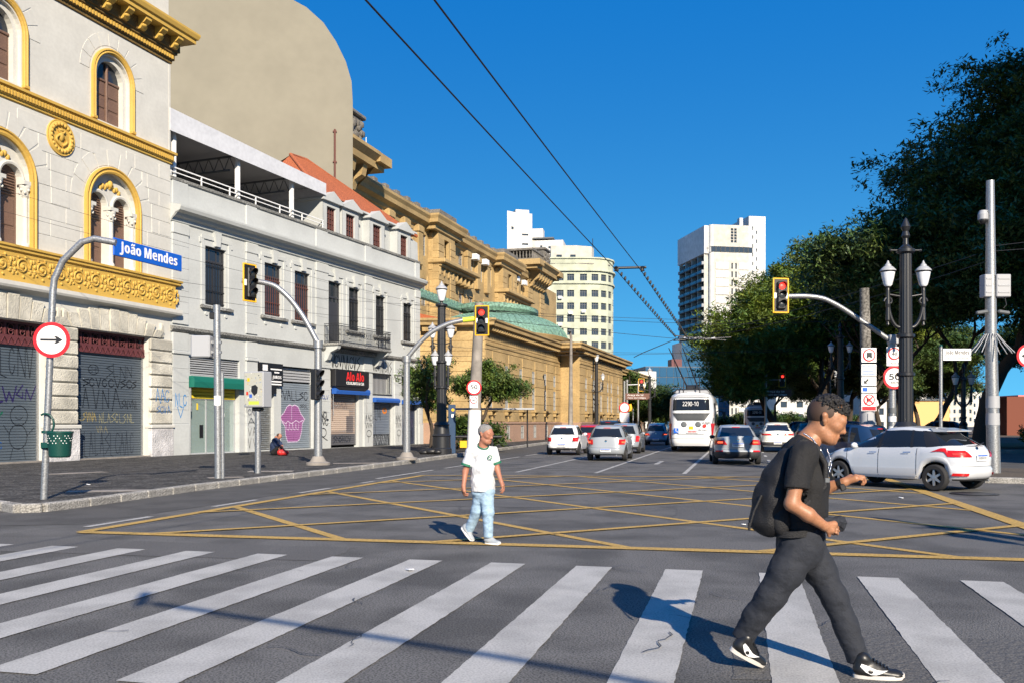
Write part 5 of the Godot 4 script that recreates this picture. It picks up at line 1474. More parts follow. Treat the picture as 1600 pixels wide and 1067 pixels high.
func build_far_towers() -> void:
	# pair of white towers over the courthouse
	var w := []
	for i in 8: w.append([1.2, 68.5 - i * 3.4, 3.6, 69.2 - i * 3.4, 0])
	var a := slab_tower("white_tower", "tall plain white tower with slit windows rising behind the courthouse roof", Vector3(2.4, 0, -330), 0.25, 5.0, 9.0, 76.5, "white_far", w)
	var lf := part(a, "left_wall", B.new().wall(-5.6, 0, 0, 76.5, [[-3.6, 70.2, -2.4, 71.2]], 0, 0.3), "white_far")
	lf.rotation.y = 0.5
	far_window(lf, -3.6, -2.4, 70.2, 71.2, -0.25, "window_far", 1)
	part(a, "roof_step", B.new().box(-1.0, 76.5, -6, 4.0, 77.9, -0.5), "white_far")
	part(a, "lower_block", B.new().box(-9, 0, -14, 3, 56.0, -1.0), "white_far")
	w = []
	for i in 8:
		w.append([1.6, 63.4 - i * 3.4, 2.4, 65.6 - i * 3.4, 0]); w.append([4.6, 64.4 - i * 3.4, 5.6, 65.2 - i * 3.4, 0])
	var b := slab_tower("white_annex", "lower cream white block with a dark roof terrace beside the plain white tower", Vector3(8.6, 0, -334), -0.16, 10.0, 10.0, 67.4, "white_far", w)
	part(b, "roof_slab", B.new().box(-3.2, 68.0, -10, 6.5, 68.5, 0.2), "shade_far")
	part(b, "stair_head", B.new().box(-4.0, 60, -8, 2.2, 72.4, -3.0), "white_far")
	var lw := part(b, "left_wall", B.new().wall(-4.0, 0, 0, 67.4, [[-3.4, 61.0, -2.7, 62.8], [-3.4, 57.6, -2.7, 59.4]], 0, 0.3), "cream_far")
	lw.rotation.y = 0.7
	slab_tower("grey_block", "small grey and white block half hidden behind the plain white tower", Vector3(-10, 0, -345), 0.0, 7.0, 8.0, 63.0, "cream_far", [[4.0, 57.0, 6.6, 62.5, 0]])
	# big white hotel tower on the right
	var t := thing("white_hotel_tower", "tall white tower with a shaded side of balconies, beyond the trolley bus", "building", Vector3(66.7, 0, -310), 0.171)
	var holes := [[-0.9, 58.9, 15.6, 60.9]]
	for i in 19:
		for x in [7.6, 9.0]: holes.append([x, 53.4 - i * 2.87, x + 0.55, 55.4 - i * 2.87])
	for i in 5:
		for x in [7.4, 8.6]: holes.append([x, 62.3 + i * 1.0, x + 0.9, 63.1 + i * 1.0])
	part(t, "front_wall", B.new().wall(1.2, 13.9, 0, 68.2, holes, 0.0, 0.4), "cream_far")
	for i in 19:
		for x in [7.6, 9.0]: far_window(t, x, x + 0.55, 53.4 - i * 2.87, 55.4 - i * 2.87, -0.35, "window_far", 1)
		block(t, "wall_panel", 2.0, 6.6, 53.2 - i * 2.87, 55.5 - i * 2.87, -0.1, 0.22, "white_far", 0.05)
		block(t, "wall_panel", 10.2, 14.0, 53.2 - i * 2.87, 55.5 - i * 2.87, -0.1, 0.22, "white_far", 0.05)
	for i in 5:
		for x in [7.4, 8.6]: far_window(t, x, x + 0.9, 62.3 + i * 1.0, 63.1 + i * 1.0, -0.35, "window_far", 1)
	for i in 9: far_window(t, 0.5 + i * 1.65, 2.0 + i * 1.65, 58.95, 60.85, 0.03, "window_far", 1)
	# rounded front corner
	var rows := []
	for y in [0.0, 68.2]:
		var row := PackedVector3Array()
		for i in 9:
			var a2 := PI + -PI / 2 * i / 8.0
			row.append(Vector3(1.2 + cos(a2) * 1.2, y, -1.2 + sin(a2) * 1.2))
		rows.append(row)
	part(t, "rounded_corner", B.new().grid(rows), "white_far")
	var fin := part(t, "side_fin", B.new().wall(0, 6.0, 0, 71.5, [], 0, 0.3).box(0, 0, -26, 6, 71.5, -0.02), "white_far", Vector3(13.9, 0, 0))
	for i in 8:
		for x in [1.2, 2.6]: part(fin, "slot", B.new().box(x, 47 + i * 3.0 - x, -0.01, x + 0.35, 48.2 + i * 3.0 - x, 0.06), "window_far")
	part(t, "chimney_stack", B.new().box(11.0, 68, -3, 12.2, 71.0, -1), "white_far")
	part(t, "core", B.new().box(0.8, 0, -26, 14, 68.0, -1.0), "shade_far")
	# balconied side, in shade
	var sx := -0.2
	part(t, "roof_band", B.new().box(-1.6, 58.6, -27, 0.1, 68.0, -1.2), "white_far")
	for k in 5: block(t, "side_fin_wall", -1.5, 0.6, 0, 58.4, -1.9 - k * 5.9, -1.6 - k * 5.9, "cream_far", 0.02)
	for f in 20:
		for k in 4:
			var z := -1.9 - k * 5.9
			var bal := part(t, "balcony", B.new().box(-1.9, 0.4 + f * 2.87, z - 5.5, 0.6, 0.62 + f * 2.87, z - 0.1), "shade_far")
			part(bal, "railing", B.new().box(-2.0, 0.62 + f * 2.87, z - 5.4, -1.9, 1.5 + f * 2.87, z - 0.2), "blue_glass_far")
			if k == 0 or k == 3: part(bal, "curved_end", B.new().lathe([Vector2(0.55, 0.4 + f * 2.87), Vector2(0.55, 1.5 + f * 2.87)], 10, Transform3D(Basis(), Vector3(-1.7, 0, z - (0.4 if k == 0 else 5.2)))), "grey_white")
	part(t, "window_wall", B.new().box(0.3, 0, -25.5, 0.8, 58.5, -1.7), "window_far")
	# blue glass office at the end of the street
	var g := thing("glass_office", "low blue glass office block closing the street beyond the trolley bus", "building", Vector3(37, 0, -255), 0.1)
	part(g, "core", B.new().box(0, 0, -20, 24, 17.2, -0.2), "shade_far")
	for r in 6:
		for c in 12: part(g, "pane", B.new().box(c * 2.0 + 0.06, r * 2.85 + 0.08, -0.2, c * 2.0 + 1.94, r * 2.85 + 2.75, -0.05), "blue_glass_far")
	part(g, "upper_block", B.new().box(12, 17.0, -16, 24, 24.5, -6), "blue_glass_far")
	part(g, "roof_box", B.new().box(8.5, 17.0, -8, 11.5, 19.5, -4), "maroon")
	slab_tower("white_low_block", "white low block half hidden by the dark street trees at the end of the street", Vector3(30, 0, -240), 0.2, 8, 8, 15.0, "white_far", [[1, 9, 3, 11, 0], [4, 9, 6, 11, 0]])
	# high-rises seen through the trunks of the square
	var hi := func(called: String, x: float, d: float, wd: float, h: float, m: String, cols: int, rows_: int, lab: String, turn: float) -> void:
		var ws := []
		var cw := wd / cols
		for c in cols:
			for r in rows_: ws.append([c * cw + cw * 0.28, h - 3.0 - r * 3.1, c * cw + cw * 0.68, h - 1.5 - r * 3.1, 0])
		slab_tower(called, lab, Vector3(x, 0, -d), turn, wd, 12.0, h, m, ws, "high-rises beyond the square")
	hi.call("white_apartment_tower", 83.0, 210, 13.0, 25.0, "white_far", 5, 10, "white apartment tower with small square windows seen behind the ornate lamp post", -0.1)
	hi.call("pale_apartment_tower", 66.0, 230, 24.0, 27.0, "white_far", 6, 10, "wide pale apartment tower glimpsed between the trunks left of the two-lantern post", 0.0)
	hi.call("grey_apartment_tower", 170.0, 360, 11.0, 14.5, "cream_far", 5, 4, "grey white apartment tower far off under the street name plate", 0.1)
	hi.call("slim_apartment_tower", 183.0, 370, 6.0, 14.0, "white_far", 3, 4, "slim white apartment tower far off just left of the thick trunk", 0.0)
	hi.call("long_white_block", 138.0, 260, 30.0, 9.0, "white_far", 12, 2, "long low white block far off beyond the pole with the camera", 0.0)
	var o := slab_tower("orange_building", "plain light orange building beyond the square, behind the street name post", Vector3(63.5, 0, -150), -0.1, 7.5, 8.0, 5.2, mat("orange_wall", Color(0.7, 0.42, 0.17), 0.9), [])
	part(o, "roof_edge", B.new().box(-0.2, 5.2, -8, 7.7, 5.45, 0.3), "shade_far")
	slab_tower("brick_building", "dark red brick building across the side road at the edge of the view", Vector3(57, 0, -106), -0.1, 22.0, 8.0, 4.6, mat("red_brick", Color(0.16, 0.05, 0.03), 0.9), [[3, 1.2, 5, 2.8, 0], [8, 1.2, 10, 2.8, 0], [13, 1.2, 15, 2.8, 0]])
	slab_tower("pink_building", "small pink building above the dark brick one at the edge of the view", Vector3(88, 0, -160), 0.0, 12.0, 8.0, 6.4, mat("pink_wall", Color(0.6, 0.18, 0.16), 0.9), [])

# ---------- street furniture ----------
func disc(r: float, t: float, z := 0.0) -> B:
	return B.new().lathe([Vector2(0, t), Vector2(r, t), Vector2(r, 0), Vector2(0, 0)], 28, Transform3D(Basis(Vector3.RIGHT, PI / 2), Vector3(0, 0, z)))

# round regulation sign: red rim, white face; faces +z
func round_sign(p: Node, at: Vector3, r: float, words := "", small := "", arrow := false, turn := 0.0) -> MeshInstance3D:
	var s := part(p, "sign_plate", disc(r, 0.015), "sign_red", at)
	s.rotation.y = turn
	part(s, "sign_face", disc(r * 0.8, 0.006, 0.015), "sign_white")
	if words: text(s, words, r * 0.95, r * 0.55, Vector3(0, r * 0.08 if small else 0.0, 0.026), "sign_black", true)
	if small: text(s, small, r * 0.6, r * 0.2, Vector3(0, -r * 0.42, 0.026), "sign_black", true)
	if arrow:
		part(s, "arrow", B.new().prism(PackedVector2Array([Vector2(-0.6, 0.06), Vector2(-0.6, -0.06), Vector2(0.28, -0.06), Vector2(0.14, -0.2), Vector2(0.3, -0.2), Vector2(0.62, 0.0), Vector2(0.3, 0.2), Vector2(0.14, 0.2), Vector2(0.28, 0.06)]), 0, 0.006, Transform3D(Basis.from_scale(Vector3(r, r, 1)), Vector3(0, 0, 0.022))), "sign_black")
	return s

# three-lens signal head facing +z; lit = index of the burning lens from the top, -1 none
func signal_head(p: Node, at: Vector3, turn: float, k: float, board: bool, lit: int) -> void:
	var h := part(p, "signal_head", B.new().rbox(Vector3(0, 0, 0), Vector3(0.3, 0.95, 0.2) * k, 0.03), "black", at)
	h.rotation.y = turn
	if board:
		part(h, "backing_board", B.new().rbox(Vector3(0, 0, -0.02 * k), Vector3(0.52, 1.16, 0.03) * k, 0.01), "black")
		var b := B.new()
		for s: float in [-1.0, 1.0]:
			b.rbox(Vector3(s * 0.26 * k, 0, -0.015 * k), Vector3(0.05, 1.2, 0.045) * k, 0.01)
			b.rbox(Vector3(0, s * 0.58 * k, -0.015 * k), Vector3(0.48, 0.05, 0.045) * k, 0.01)
		part(h, "yellow_border", b, "signal_yellow")
		part(h, "white_band", B.new().box(-0.235 * k, -0.1 * k, 0.0, 0.235 * k, 0.09 * k, 0.012 * k), "sign_white")
	for i in 3:
		var y := (0.31 - 0.31 * i) * k
		var m := "lens_off"
		if i == lit: m = ["lamp_red", "lamp_amber", "lamp_green"][i]
		var l := part(h, "lens", B.new().lathe([Vector2(0.0, 0.03 * k), Vector2(0.07 * k, 0.02 * k), Vector2(0.115 * k, 0.0)], 18, Transform3D(Basis(Vector3.RIGHT, PI / 2), Vector3(0, y, 0.105 * k)), false), m)
		var v := B.new()
		var rows := []
		for z in 2:
			var row := PackedVector3Array()
			for j in 13:
				var a := -0.5 + (PI + 1.0) * j / 12.0
				var rr := 0.135 * k
				row.append(Vector3(cos(a) * rr, y + sin(a) * rr, (0.09 + z * 0.2 * (0.55 + 0.45 * sin(a))) * k))
			rows.append(row)
		v.grid(rows)
		part(h, "visor", v, "black")

func arm_pole(called: String, label: String, at: Vector3, pole_h: float, r: float, arm: Array, group := "", m := "galvanised") -> Node3D:
	var t := thing(called, label, "traffic light" if called.begins_with("traffic") else "pole", at, 0.0, group)
	part(t, "pole", B.new().tube([Vector3(0, 0, 0), Vector3(0, pole_h * 0.5, 0), Vector3(0, pole_h, 0)], [r * 1.15, r, r * 0.95], 14), m)
	part(t, "base", B.new().lathe([Vector2(r * 3.2, 0), Vector2(r * 3.2, 0.08), Vector2(r * 2.2, 0.12), Vector2(r * 1.4, 0.3), Vector2(0, 0.3)], 14), "concrete")
	if arm.size():
		var c := Curve3D.new()
		for i in arm.size():
			var a: Vector3 = arm[i]
			var d: Vector3 = (arm[mini(i + 1, arm.size() - 1)] - arm[maxi(i - 1, 0)]) * 0.2
			c.add_point(a, -d, d)
		c.bake_interval = 0.15
		var pts := []
		for q in c.get_baked_points(): pts.append(q)
		part(t, "arm", B.new().tube(pts, r * 0.7, 12), m)
		part(t, "collar", B.new().lathe([Vector2(r * 1.3, pole_h - 0.15), Vector2(r * 1.3, pole_h + 0.1), Vector2(0, pole_h + 0.1)], 14), m)
	return t

func lantern(p: Node, at: Vector3, k: float) -> void:
	var g := part(p, "lantern", B.new().lathe([Vector2(0.08, 0.0), Vector2(0.12, 0.05), Vector2(0.17, 0.25), Vector2(0.2, 0.42), Vector2(0.2, 0.45)], 18, Transform3D(Basis.from_scale(Vector3.ONE * k), at), true), "milk_glass")
	part(g, "lantern_cap", B.new().lathe([Vector2(0.2, 0.45), Vector2(0.235, 0.46), Vector2(0.22, 0.5), Vector2(0.14, 0.58), Vector2(0.1, 0.6), Vector2(0.09, 0.64), Vector2(0.05, 0.68), Vector2(0.02, 0.76), Vector2(0, 0.78)], 18, Transform3D(Basis.from_scale(Vector3.ONE * k), at)), "grey_white")
	part(g, "lantern_band", B.new().lathe([Vector2(0.205, 0.42), Vector2(0.225, 0.44), Vector2(0.225, 0.47), Vector2(0.2, 0.475)], 18, Transform3D(Basis.from_scale(Vector3.ONE * k), at)), "lamp_iron")
	part(g, "lantern_holder", B.new().lathe([Vector2(0.0, -0.14), Vector2(0.06, -0.12), Vector2(0.05, -0.05), Vector2(0.09, 0.02), Vector2(0.0, 0.03)], 14, Transform3D(Basis.from_scale(Vector3.ONE * k), at)), "lamp_iron")

# cast-iron street lamp: shaft, base, arms with lanterns; levels [[height, spread]], top lantern or finial
func ornate_lamp(label: String, at: Vector3, h: float, r: float, levels: Array, top: bool, turn := 0.0) -> Node3D:
	var t := thing("ornate_street_lamp", label, "street lamp", at, turn, "black cast-iron street lamps")
	part(t, "base", B.new().lathe([Vector2(r * 1.9, 0), Vector2(r * 1.9, 0.25), Vector2(r * 1.7, 0.3), Vector2(r * 1.65, 0.8), Vector2(r * 1.8, 0.85), Vector2(r * 1.5, 0.95), Vector2(r * 1.35, 1.3), Vector2(r * 1.5, 1.35), Vector2(r * 1.05, 1.5)], 18), "lamp_iron")
	var rows := []
	for y in [1.4, h * 0.5, h]:
		var rr := lerpf(r, r * 0.72, clampf(y / h, 0, 1))
		var row := PackedVector3Array()
		for j in 48:
			var a := TAU * j / 48
			var q := rr * (1.0 if j % 3 else 0.88)
			row.append(Vector3(cos(a) * q, y, -sin(a) * q))
		rows.append(row)
	part(t, "fluted_shaft", B.new().grid(rows, true), "lamp_iron")
	for y in [h * 0.45, h * 0.62, h]: part(t, "shaft_ring", B.new().lathe([Vector2(r * 0.8, y - 0.08), Vector2(r * 1.12, y - 0.04), Vector2(r * 1.12, y + 0.04), Vector2(r * 0.7, y + 0.08)], 18), "lamp_iron")
	if top: lantern(t, Vector3(0, h + 0.2, 0), 1.2)
	else:
		part(t, "finial", B.new().lathe([Vector2(r * 0.7, h), Vector2(r * 0.75, h + 0.1), Vector2(r * 0.35, h + 0.18), Vector2(r * 0.3, h + 0.35), Vector2(r * 0.55, h + 0.42), Vector2(r * 0.35, h + 0.55), Vector2(r * 0.6, h + 0.68), Vector2(r * 0.2, h + 0.9), Vector2(0, h + 0.95)], 14), "lamp_iron")
		part(t, "cross_rod", B.new().tube([Vector3(-0.42, h + 0.02, 0), Vector3(0.42, h + 0.02, 0)], 0.025, 6).ball(Vector3(-0.42, h + 0.02, 0), Vector3.ONE * 0.045, 6).ball(Vector3(0.42, h + 0.02, 0), Vector3.ONE * 0.045, 6), "lamp_iron")
	for l in levels:
		for s: float in [-1.0, 1.0]:
			var y: float = l[0]; var w: float = l[1]
			var b := B.new()
			var pts := []
			for j in 14:
				var f := j / 13.0
				pts.append(Vector3(s * (r * 0.8 + (w - r * 0.8) * sin(f * PI / 2)), y - 1.15 + 0.85 * (1.0 - cos(f * PI / 2)), 0))
			b.tube(pts, 0.05, 7)
			pts = []
			for j in 13: pts.append(Vector3(s * (w - 0.02 + 0.13 * cos(j * 0.6) * (1.0 - j / 16.0)), y - 0.42 + 0.13 * sin(j * 0.6) * (1.0 - j / 16.0), 0))
			b.tube(pts, 0.03, 6)
			b.tube([Vector3(s * r * 0.7, y - 0.28, 0), Vector3(s * w, y - 0.22, 0)], 0.03, 6)
			b.lathe([Vector2(0.0, y - 1.12), Vector2(0.05, y - 1.08), Vector2(0.035, y - 1.0), Vector2(0.07, y - 0.95), Vector2(0.055, y - 0.6), Vector2(0.07, y - 0.5), Vector2(0.05, y - 0.1), Vector2(0.0, y - 0.05)], 10, Transform3D(Basis(), Vector3(s * w, 0, 0)))
			part(t, "lamp_arm", b, "lamp_iron")
			lantern(t, Vector3(s * w, y, 0), 0.95)
	return t

func build_furniture() -> void:
	glow("lamp_red", Color(1.0, 0.03, 0.02), 2.2)
	glow("lamp_amber", Color(1.0, 0.5, 0.02), 2.0)
	glow("lamp_green", Color(0.05, 1.0, 0.4), 2.0)
	mat("lens_off", Color(0.03, 0.035, 0.04), 0.2)
	# street name pole with no-turn sign
	var a := thing("street_sign_pole", "leaning grey pole with curved arm, blue street name plate and round red arrow sign", "sign pole", D2(-8.85, 17.4, 0.15))
	part(a, "pole", B.new().tube([Vector3(0, 0, 0), Vector3(0.17, 3.9, 0), Vector3(0.2, 4.15, 0), Vector3(0.36, 4.5, 0), Vector3(0.72, 4.85, 0), Vector3(0.95, 4.92, -0.02), Vector3(1.34, 4.85, -0.05)], 0.062, 12), "galvanised")
	var plate := part(a, "name_plate", B.new().rbox(Vector3(1.0, 0, 0), Vector3(2.02, 0.34, 0.03), 0.01), "sign_blue", Vector3(1.3, 4.78, -0.04))
	plate.rotation.y = 1.27
	text(plate, "João Mendes", 1.7, 0.27, Vector3(1.0, 0.0, 0.02), "sign_white", true)
	round_sign(a, Vector3(0.19, 3.0, 0.08), 0.33, "", "", true, 0.12)
	for y in [0.95, 1.25]: part(a, "clamp_band", B.new().lathe([Vector2(0.075, y), Vector2(0.08, y), Vector2(0.08, y + 0.05), Vector2(0.075, y + 0.05)], 12, Transform3D(Basis(), Vector3(0.04, 0, 0))), "bin_green")
	var bin := thing("litter_bin", "dark green perforated litter bin strapped to the leaning grey sign pole", "litter bin", D2(-8.5, 17.3, 0.15))
	part(bin, "bucket", B.new().lathe([Vector2(0.0, 0.8), Vector2(0.17, 0.8), Vector2(0.19, 0.83), Vector2(0.225, 1.25), Vector2(0.24, 1.25), Vector2(0.24, 1.29), Vector2(0.2, 1.29), Vector2(0.17, 0.86), Vector2(0.0, 0.86)], 24), "bin_green")
	for i in 22:
		for j in 4:
			var an := TAU * (i + 0.5 * (j % 2)) / 22.0
			part(bin, "hole", B.new().lathe([Vector2(0.0, 0.003), Vector2(0.01, 0.003), Vector2(0.01, 0)], 6, Transform3D(Basis(Vector3.UP, an) * Basis(Vector3.BACK, -PI / 2), Vector3(0, 0, 0) + Basis(Vector3.UP, an) * Vector3(0.211 + j * 0.0038, 1.07 + j * 0.045, 0))), "sign_white" if (i * 7 + j) % 3 else "black")
	var hoop := []
	for i in 15: hoop.append(Vector3(-0.27 + cos(-1.4 + i * 0.25) * 0.16, 1.42 + sin(-1.4 + i * 0.25) * 0.2, 0))
	part(bin, "lid_hoop", B.new().tube(hoop, 0.02, 6), "bin_green")
	part(bin, "bracket", B.new().box(-0.34, 0.98, -0.04, -0.2, 1.08, 0.04), "bin_green")
	# double galvanised pole with box
	var d := thing("twin_pole", "twin bright galvanised poles with a pale box, standing at the kerb", "pole", D2(-7.66, 24.0, 0.15))
	part(d, "pole", B.new().tube([Vector3(0, 0, 0), Vector3(-0.04, 4.5, 0)], 0.09, 14), "galvanised")
	part(d, "thin_pole", B.new().tube([Vector3(0.13, 0, 0.03), Vector3(0.11, 2.75, 0.03)], 0.045, 10), "galvanised")
	part(d, "meter_box", B.new().rbox(Vector3(-0.42, 3.42, 0), Vector3(0.5, 0.56, 0.32), 0.03), "grey_white")
	part(d, "bracket", B.new().box(-0.2, 3.25, -0.05, 0.08, 3.32, 0.05).box(-0.2, 3.5, -0.05, 0.08, 3.57, 0.05), "galvanised")
	part(d, "small_box", B.new().rbox(Vector3(-0.14, 4.22, 0.02), Vector3(0.14, 0.18, 0.14), 0.02), "black")
	part(d, "sticker", B.new().lathe([Vector2(0.094, 1.9), Vector2(0.094, 2.15)], 14, Transform3D(Basis(), Vector3(-0.018, 0, 0))), "sign_white")
	# control cabinet
	var im := canvas(256, 384, Color(0.66, 0.66, 0.62))
	for i in 60: im.fill_rect(Rect2i(rng.randi() % 250, rng.randi() % 380, 3 + rng.randi() % 14, 3 + rng.randi() % 14), [Color(0.8, 0.8, 0.78), Color(0.5, 0.5, 0.48), Color(0.72, 0.6, 0.25), Color(0.3, 0.4, 0.62), Color(0.55, 0.28, 0.25), Color(0.25, 0.25, 0.25)][rng.randi() % 6])
	blob(im, PackedVector2Array([Vector2(0.4, 0.4), Vector2(0.62, 0.36), Vector2(0.76, 0.44), Vector2(0.72, 0.62), Vector2(0.55, 0.7), Vector2(0.38, 0.56)]), Color(0.13, 0.13, 0.14))
	im.fill_rect(Rect2i(40, 60, 36, 40), Color(0.85, 0.7, 0.1)); im.fill_rect(Rect2i(60, 330, 150, 40), Color(0.7, 0.75, 0.3)); im.fill_rect(Rect2i(26, 220, 30, 40), Color(0.75, 0.2, 0.12)); im.fill_rect(Rect2i(70, 250, 40, 40), Color(0.2, 0.35, 0.7))
	var c := thing("control_cabinet", "stickered pale grey control cabinet on a thin post, before the narrow black sign", "cabinet", D2(-7.29, 26.4, 0.15), -0.35)
	part(c, "post", B.new().tube([Vector3(0, 0, 0), Vector3(0, 1.85, 0)], 0.085, 12), "galvanised")
	part(c, "box", B.new().rbox(Vector3(0, 2.4, 0), Vector3(0.66, 1.02, 0.42), 0.02), "grey_white")
	var cf := B.new()
	cf.quad(Vector3(-0.3, 1.93, 0.216), Vector3(0.3, 1.93, 0.216), Vector3(0.3, 2.87, 0.216), Vector3(-0.3, 2.87, 0.216))
	part(c, "door", cf, printed("cabinet_stickers", im, 0.5))
	part(c, "socket", B.new().rbox(Vector3(0, 1.84, 0), Vector3(0.28, 0.1, 0.24), 0.03), "black")
	# signals on the left pavement
	var s1 := arm_pole("traffic_light", "grey traffic light pole bending over the road, unlit side-facing heads, before the shop house", D2(-6.66, 31.6, 0.15), 4.15, 0.13, [Vector3(0, 4.15, 0), Vector3(-0.6, 5.2, 0), Vector3(-1.25, 5.95, 0), Vector3(-1.8, 6.22, 0), Vector3(-2.6, 6.3, 0)], "traffic lights on mast arms")
	signal_head(s1, Vector3(-2.28, 6.2, 0.2), 1.05, 1.08, true, -1)
	signal_head(s1, Vector3(-0.02, 2.75, 0.3), 1.25, 1.1, false, -1)
	var s2 := arm_pole("traffic_light", "grey traffic light on a pale footing showing red in front of the courthouse dome", D2(-4.12, 36.0, 0.15), 3.95, 0.13, [Vector3(0, 3.95, 0), Vector3(0.7, 4.75, 0), Vector3(1.4, 5.2, 0), Vector3(2.1, 5.42, 0), Vector3(2.85, 5.5, 0)], "traffic lights on mast arms")
	part(s2, "yellow_sleeve", B.new().tube([Vector3(2.2, 5.44, 0), Vector3(2.7, 5.49, 0)], 0.1, 10), mat("lime", Color(0.6, 0.7, 0.05), 0.5))
	signal_head(s2, Vector3(2.95, 5.4, 0.2), -0.12, 0.98, true, 0)
	var s3 := arm_pole("traffic_light", "grey traffic light showing red against the trees, beside the two-lantern lamp post", D2(11.28, 27.3, 0.13), 3.85, 0.1, [Vector3(0, 3.85, 0), Vector3(-0.95, 4.5, 0), Vector3(-1.75, 5.0, 0), Vector3(-2.3, 5.18, 0), Vector3(-3.1, 5.2, 0)], "traffic lights on mast arms")
	signal_head(s3, Vector3(-3.35, 5.2, 0.16), 0.1, 0.86, true, 0)
	part(s3, "cap_box", B.new().rbox(Vector3(0, 3.92, 0.03), Vector3(0.26, 0.26, 0.26), 0.02), "grey_white")
	var q := part(s3, "speed_panel", B.new().rbox(Vector3(0, 3.42, 0.12), Vector3(0.44, 0.56, 0.015), 0.005), "sign_white")
	round_sign(q, Vector3(0, 3.5, 0.13), 0.18, "40")
	text(q, "ÔNIBUS", 0.3, 0.07, Vector3(0, 3.22, 0.13), "sign_black")
	round_sign(s3, Vector3(0, 2.8, 0.14), 0.34, "50", "km/h")
	for y in [0.7, 1.2, 1.5, 1.75]: part(s3, "sticker", B.new().lathe([Vector2(0.113, y), Vector2(0.113, y + 0.16)], 14), ["sign_white", "shade_far", "sign_white", "shade_far"][int(y * 4) % 4])
	# far signals with brown tourist signs
	for f in [[11.0, 88.0, -1, "far traffic light showing red over a brown tourist sign at the end of the courthouse"], [21.5, 78.0, 1, "small traffic light showing red in the shade of the trees over a brown sign"]]:
		var s := arm_pole("traffic_light", f[3], D2(f[0], f[1]), 5.6, 0.1, [Vector3(0, 5.2, 0), Vector3(1.3, 5.25, 0)], "traffic lights on mast arms")
		signal_head(s, Vector3(1.35, 5.2, 0.16), 0.0, 1.0, true, 0)
		var bs := part(s, "tourist_sign", B.new().rbox(Vector3(0.9, 4.1, 0.12), Vector3(2.5, 0.6, 0.03), 0.01), "sign_brown")
		text(bs, "Praça da Sé", 1.5, 0.2, Vector3(0.8, 4.22, 0.14), "sign_white"); text(bs, "Pátio do Colégio", 1.7, 0.18, Vector3(0.9, 3.96, 0.14), "sign_white")
	# lamps
	ornate_lamp("tall black ornate street lamp with five white lanterns at the kerb before the courthouse", D2(-3.26, 42.6, 0.15), 6.85, 0.25, [[5.35, 0.42], [4.1, 0.3]], true)
	ornate_lamp("thin black ornate street lamp behind the small round tree", D2(-1.69, 70.0, 0.15), 7.4, 0.2, [[5.6, 0.42]], true)
	ornate_lamp("black ornate street lamp with three lanterns farther along the courthouse wall", D2(8.25, 90.0, 0.15), 7.2, 0.22, [[5.6, 0.62]], true)
	ornate_lamp("massive fluted black lamp post with two white lanterns behind the pale hatchback", D2(11.12, 26.0, 0.13), 6.3, 0.22, [[5.3, 0.5]], false)
	ornate_lamp("dark ornate lamp with two lanterns among the trunks of the square", D2(21.4, 60.0, 0.14), 7.0, 0.25, [[6.0, 0.6]], false)
	ornate_lamp("distant dark ornate lamp under the trees of the square", D2(31.0, 90.0, 0.14), 6.6, 0.25, [[5.9, 0.6]], false)
	ornate_lamp("distant ornate lamp right of the trolley bus, against the blue glass office", D2(15.7, 105.0, 0.0), 6.8, 0.22, [[5.6, 0.6]], true)
	ornate_lamp("ornate lamp with two lanterns just behind the white street name plate", D2(25.5, 52.0, 0.14), 3.9, 0.16, [[3.6, 0.45]], false)
	# concrete posts
	var p1 := thing("concrete_post", "leaning concrete post, whitewashed below, with 50 and 40 speed signs, behind the old man", "post", D2(-1.66, 41.0, 0.0))
	part(p1, "shaft", B.new().tube([Vector3(0.0, 2.15, 0), Vector3(0.2, 6.9, 0)], [0.27, 0.2], 16), "concrete")
	part(p1, "whitewash", B.new().tube([Vector3(-0.06, 0, 0), Vector3(0.0, 2.16, 0)], [0.31, 0.285], 16), "white_paint")
	round_sign(p1, Vector3(-0.02, 3.15, 0.3), 0.33, "50", "km/h")
	var p40 := part(p1, "speed_panel", B.new().rbox(Vector3(-0.03, 2.52, 0.29), Vector3(0.36, 0.54, 0.015), 0.005), "sign_white")
	round_sign(p40, Vector3(-0.03, 2.6, 0.3), 0.16, "40"); text(p40, "ÔNIBUS", 0.26, 0.06, Vector3(-0.03, 2.34, 0.3), "sign_black")
	for y in [6.2, 6.5]: part(p1, "band", B.new().lathe([Vector2(0.225, y), Vector2(0.235, y + 0.02), Vector2(0.225, y + 0.06)], 14, Transform3D(Basis(), Vector3(0.18, 0, 0))), "galvanised")
	var p2 := thing("concrete_post", "concrete post with a column of bus and no-parking signs, in front of the square's trunks", "post", D2(11.95, 31.0, 0.0))
	part(p2, "shaft", B.new().tube([Vector3(0, 2.2, 0), Vector3(-0.08, 6.1, 0)], [0.2, 0.15], 16), "stone_grey")
	part(p2, "whitewash", B.new().tube([Vector3(0.04, 0, 0), Vector3(0, 2.2, 0)], [0.26, 0.235], 16), "grey_white")
	part(p2, "old_bill", B.new().box(-0.06, 1.55, 0.2, 0.12, 1.9, 0.262), "grey_white")
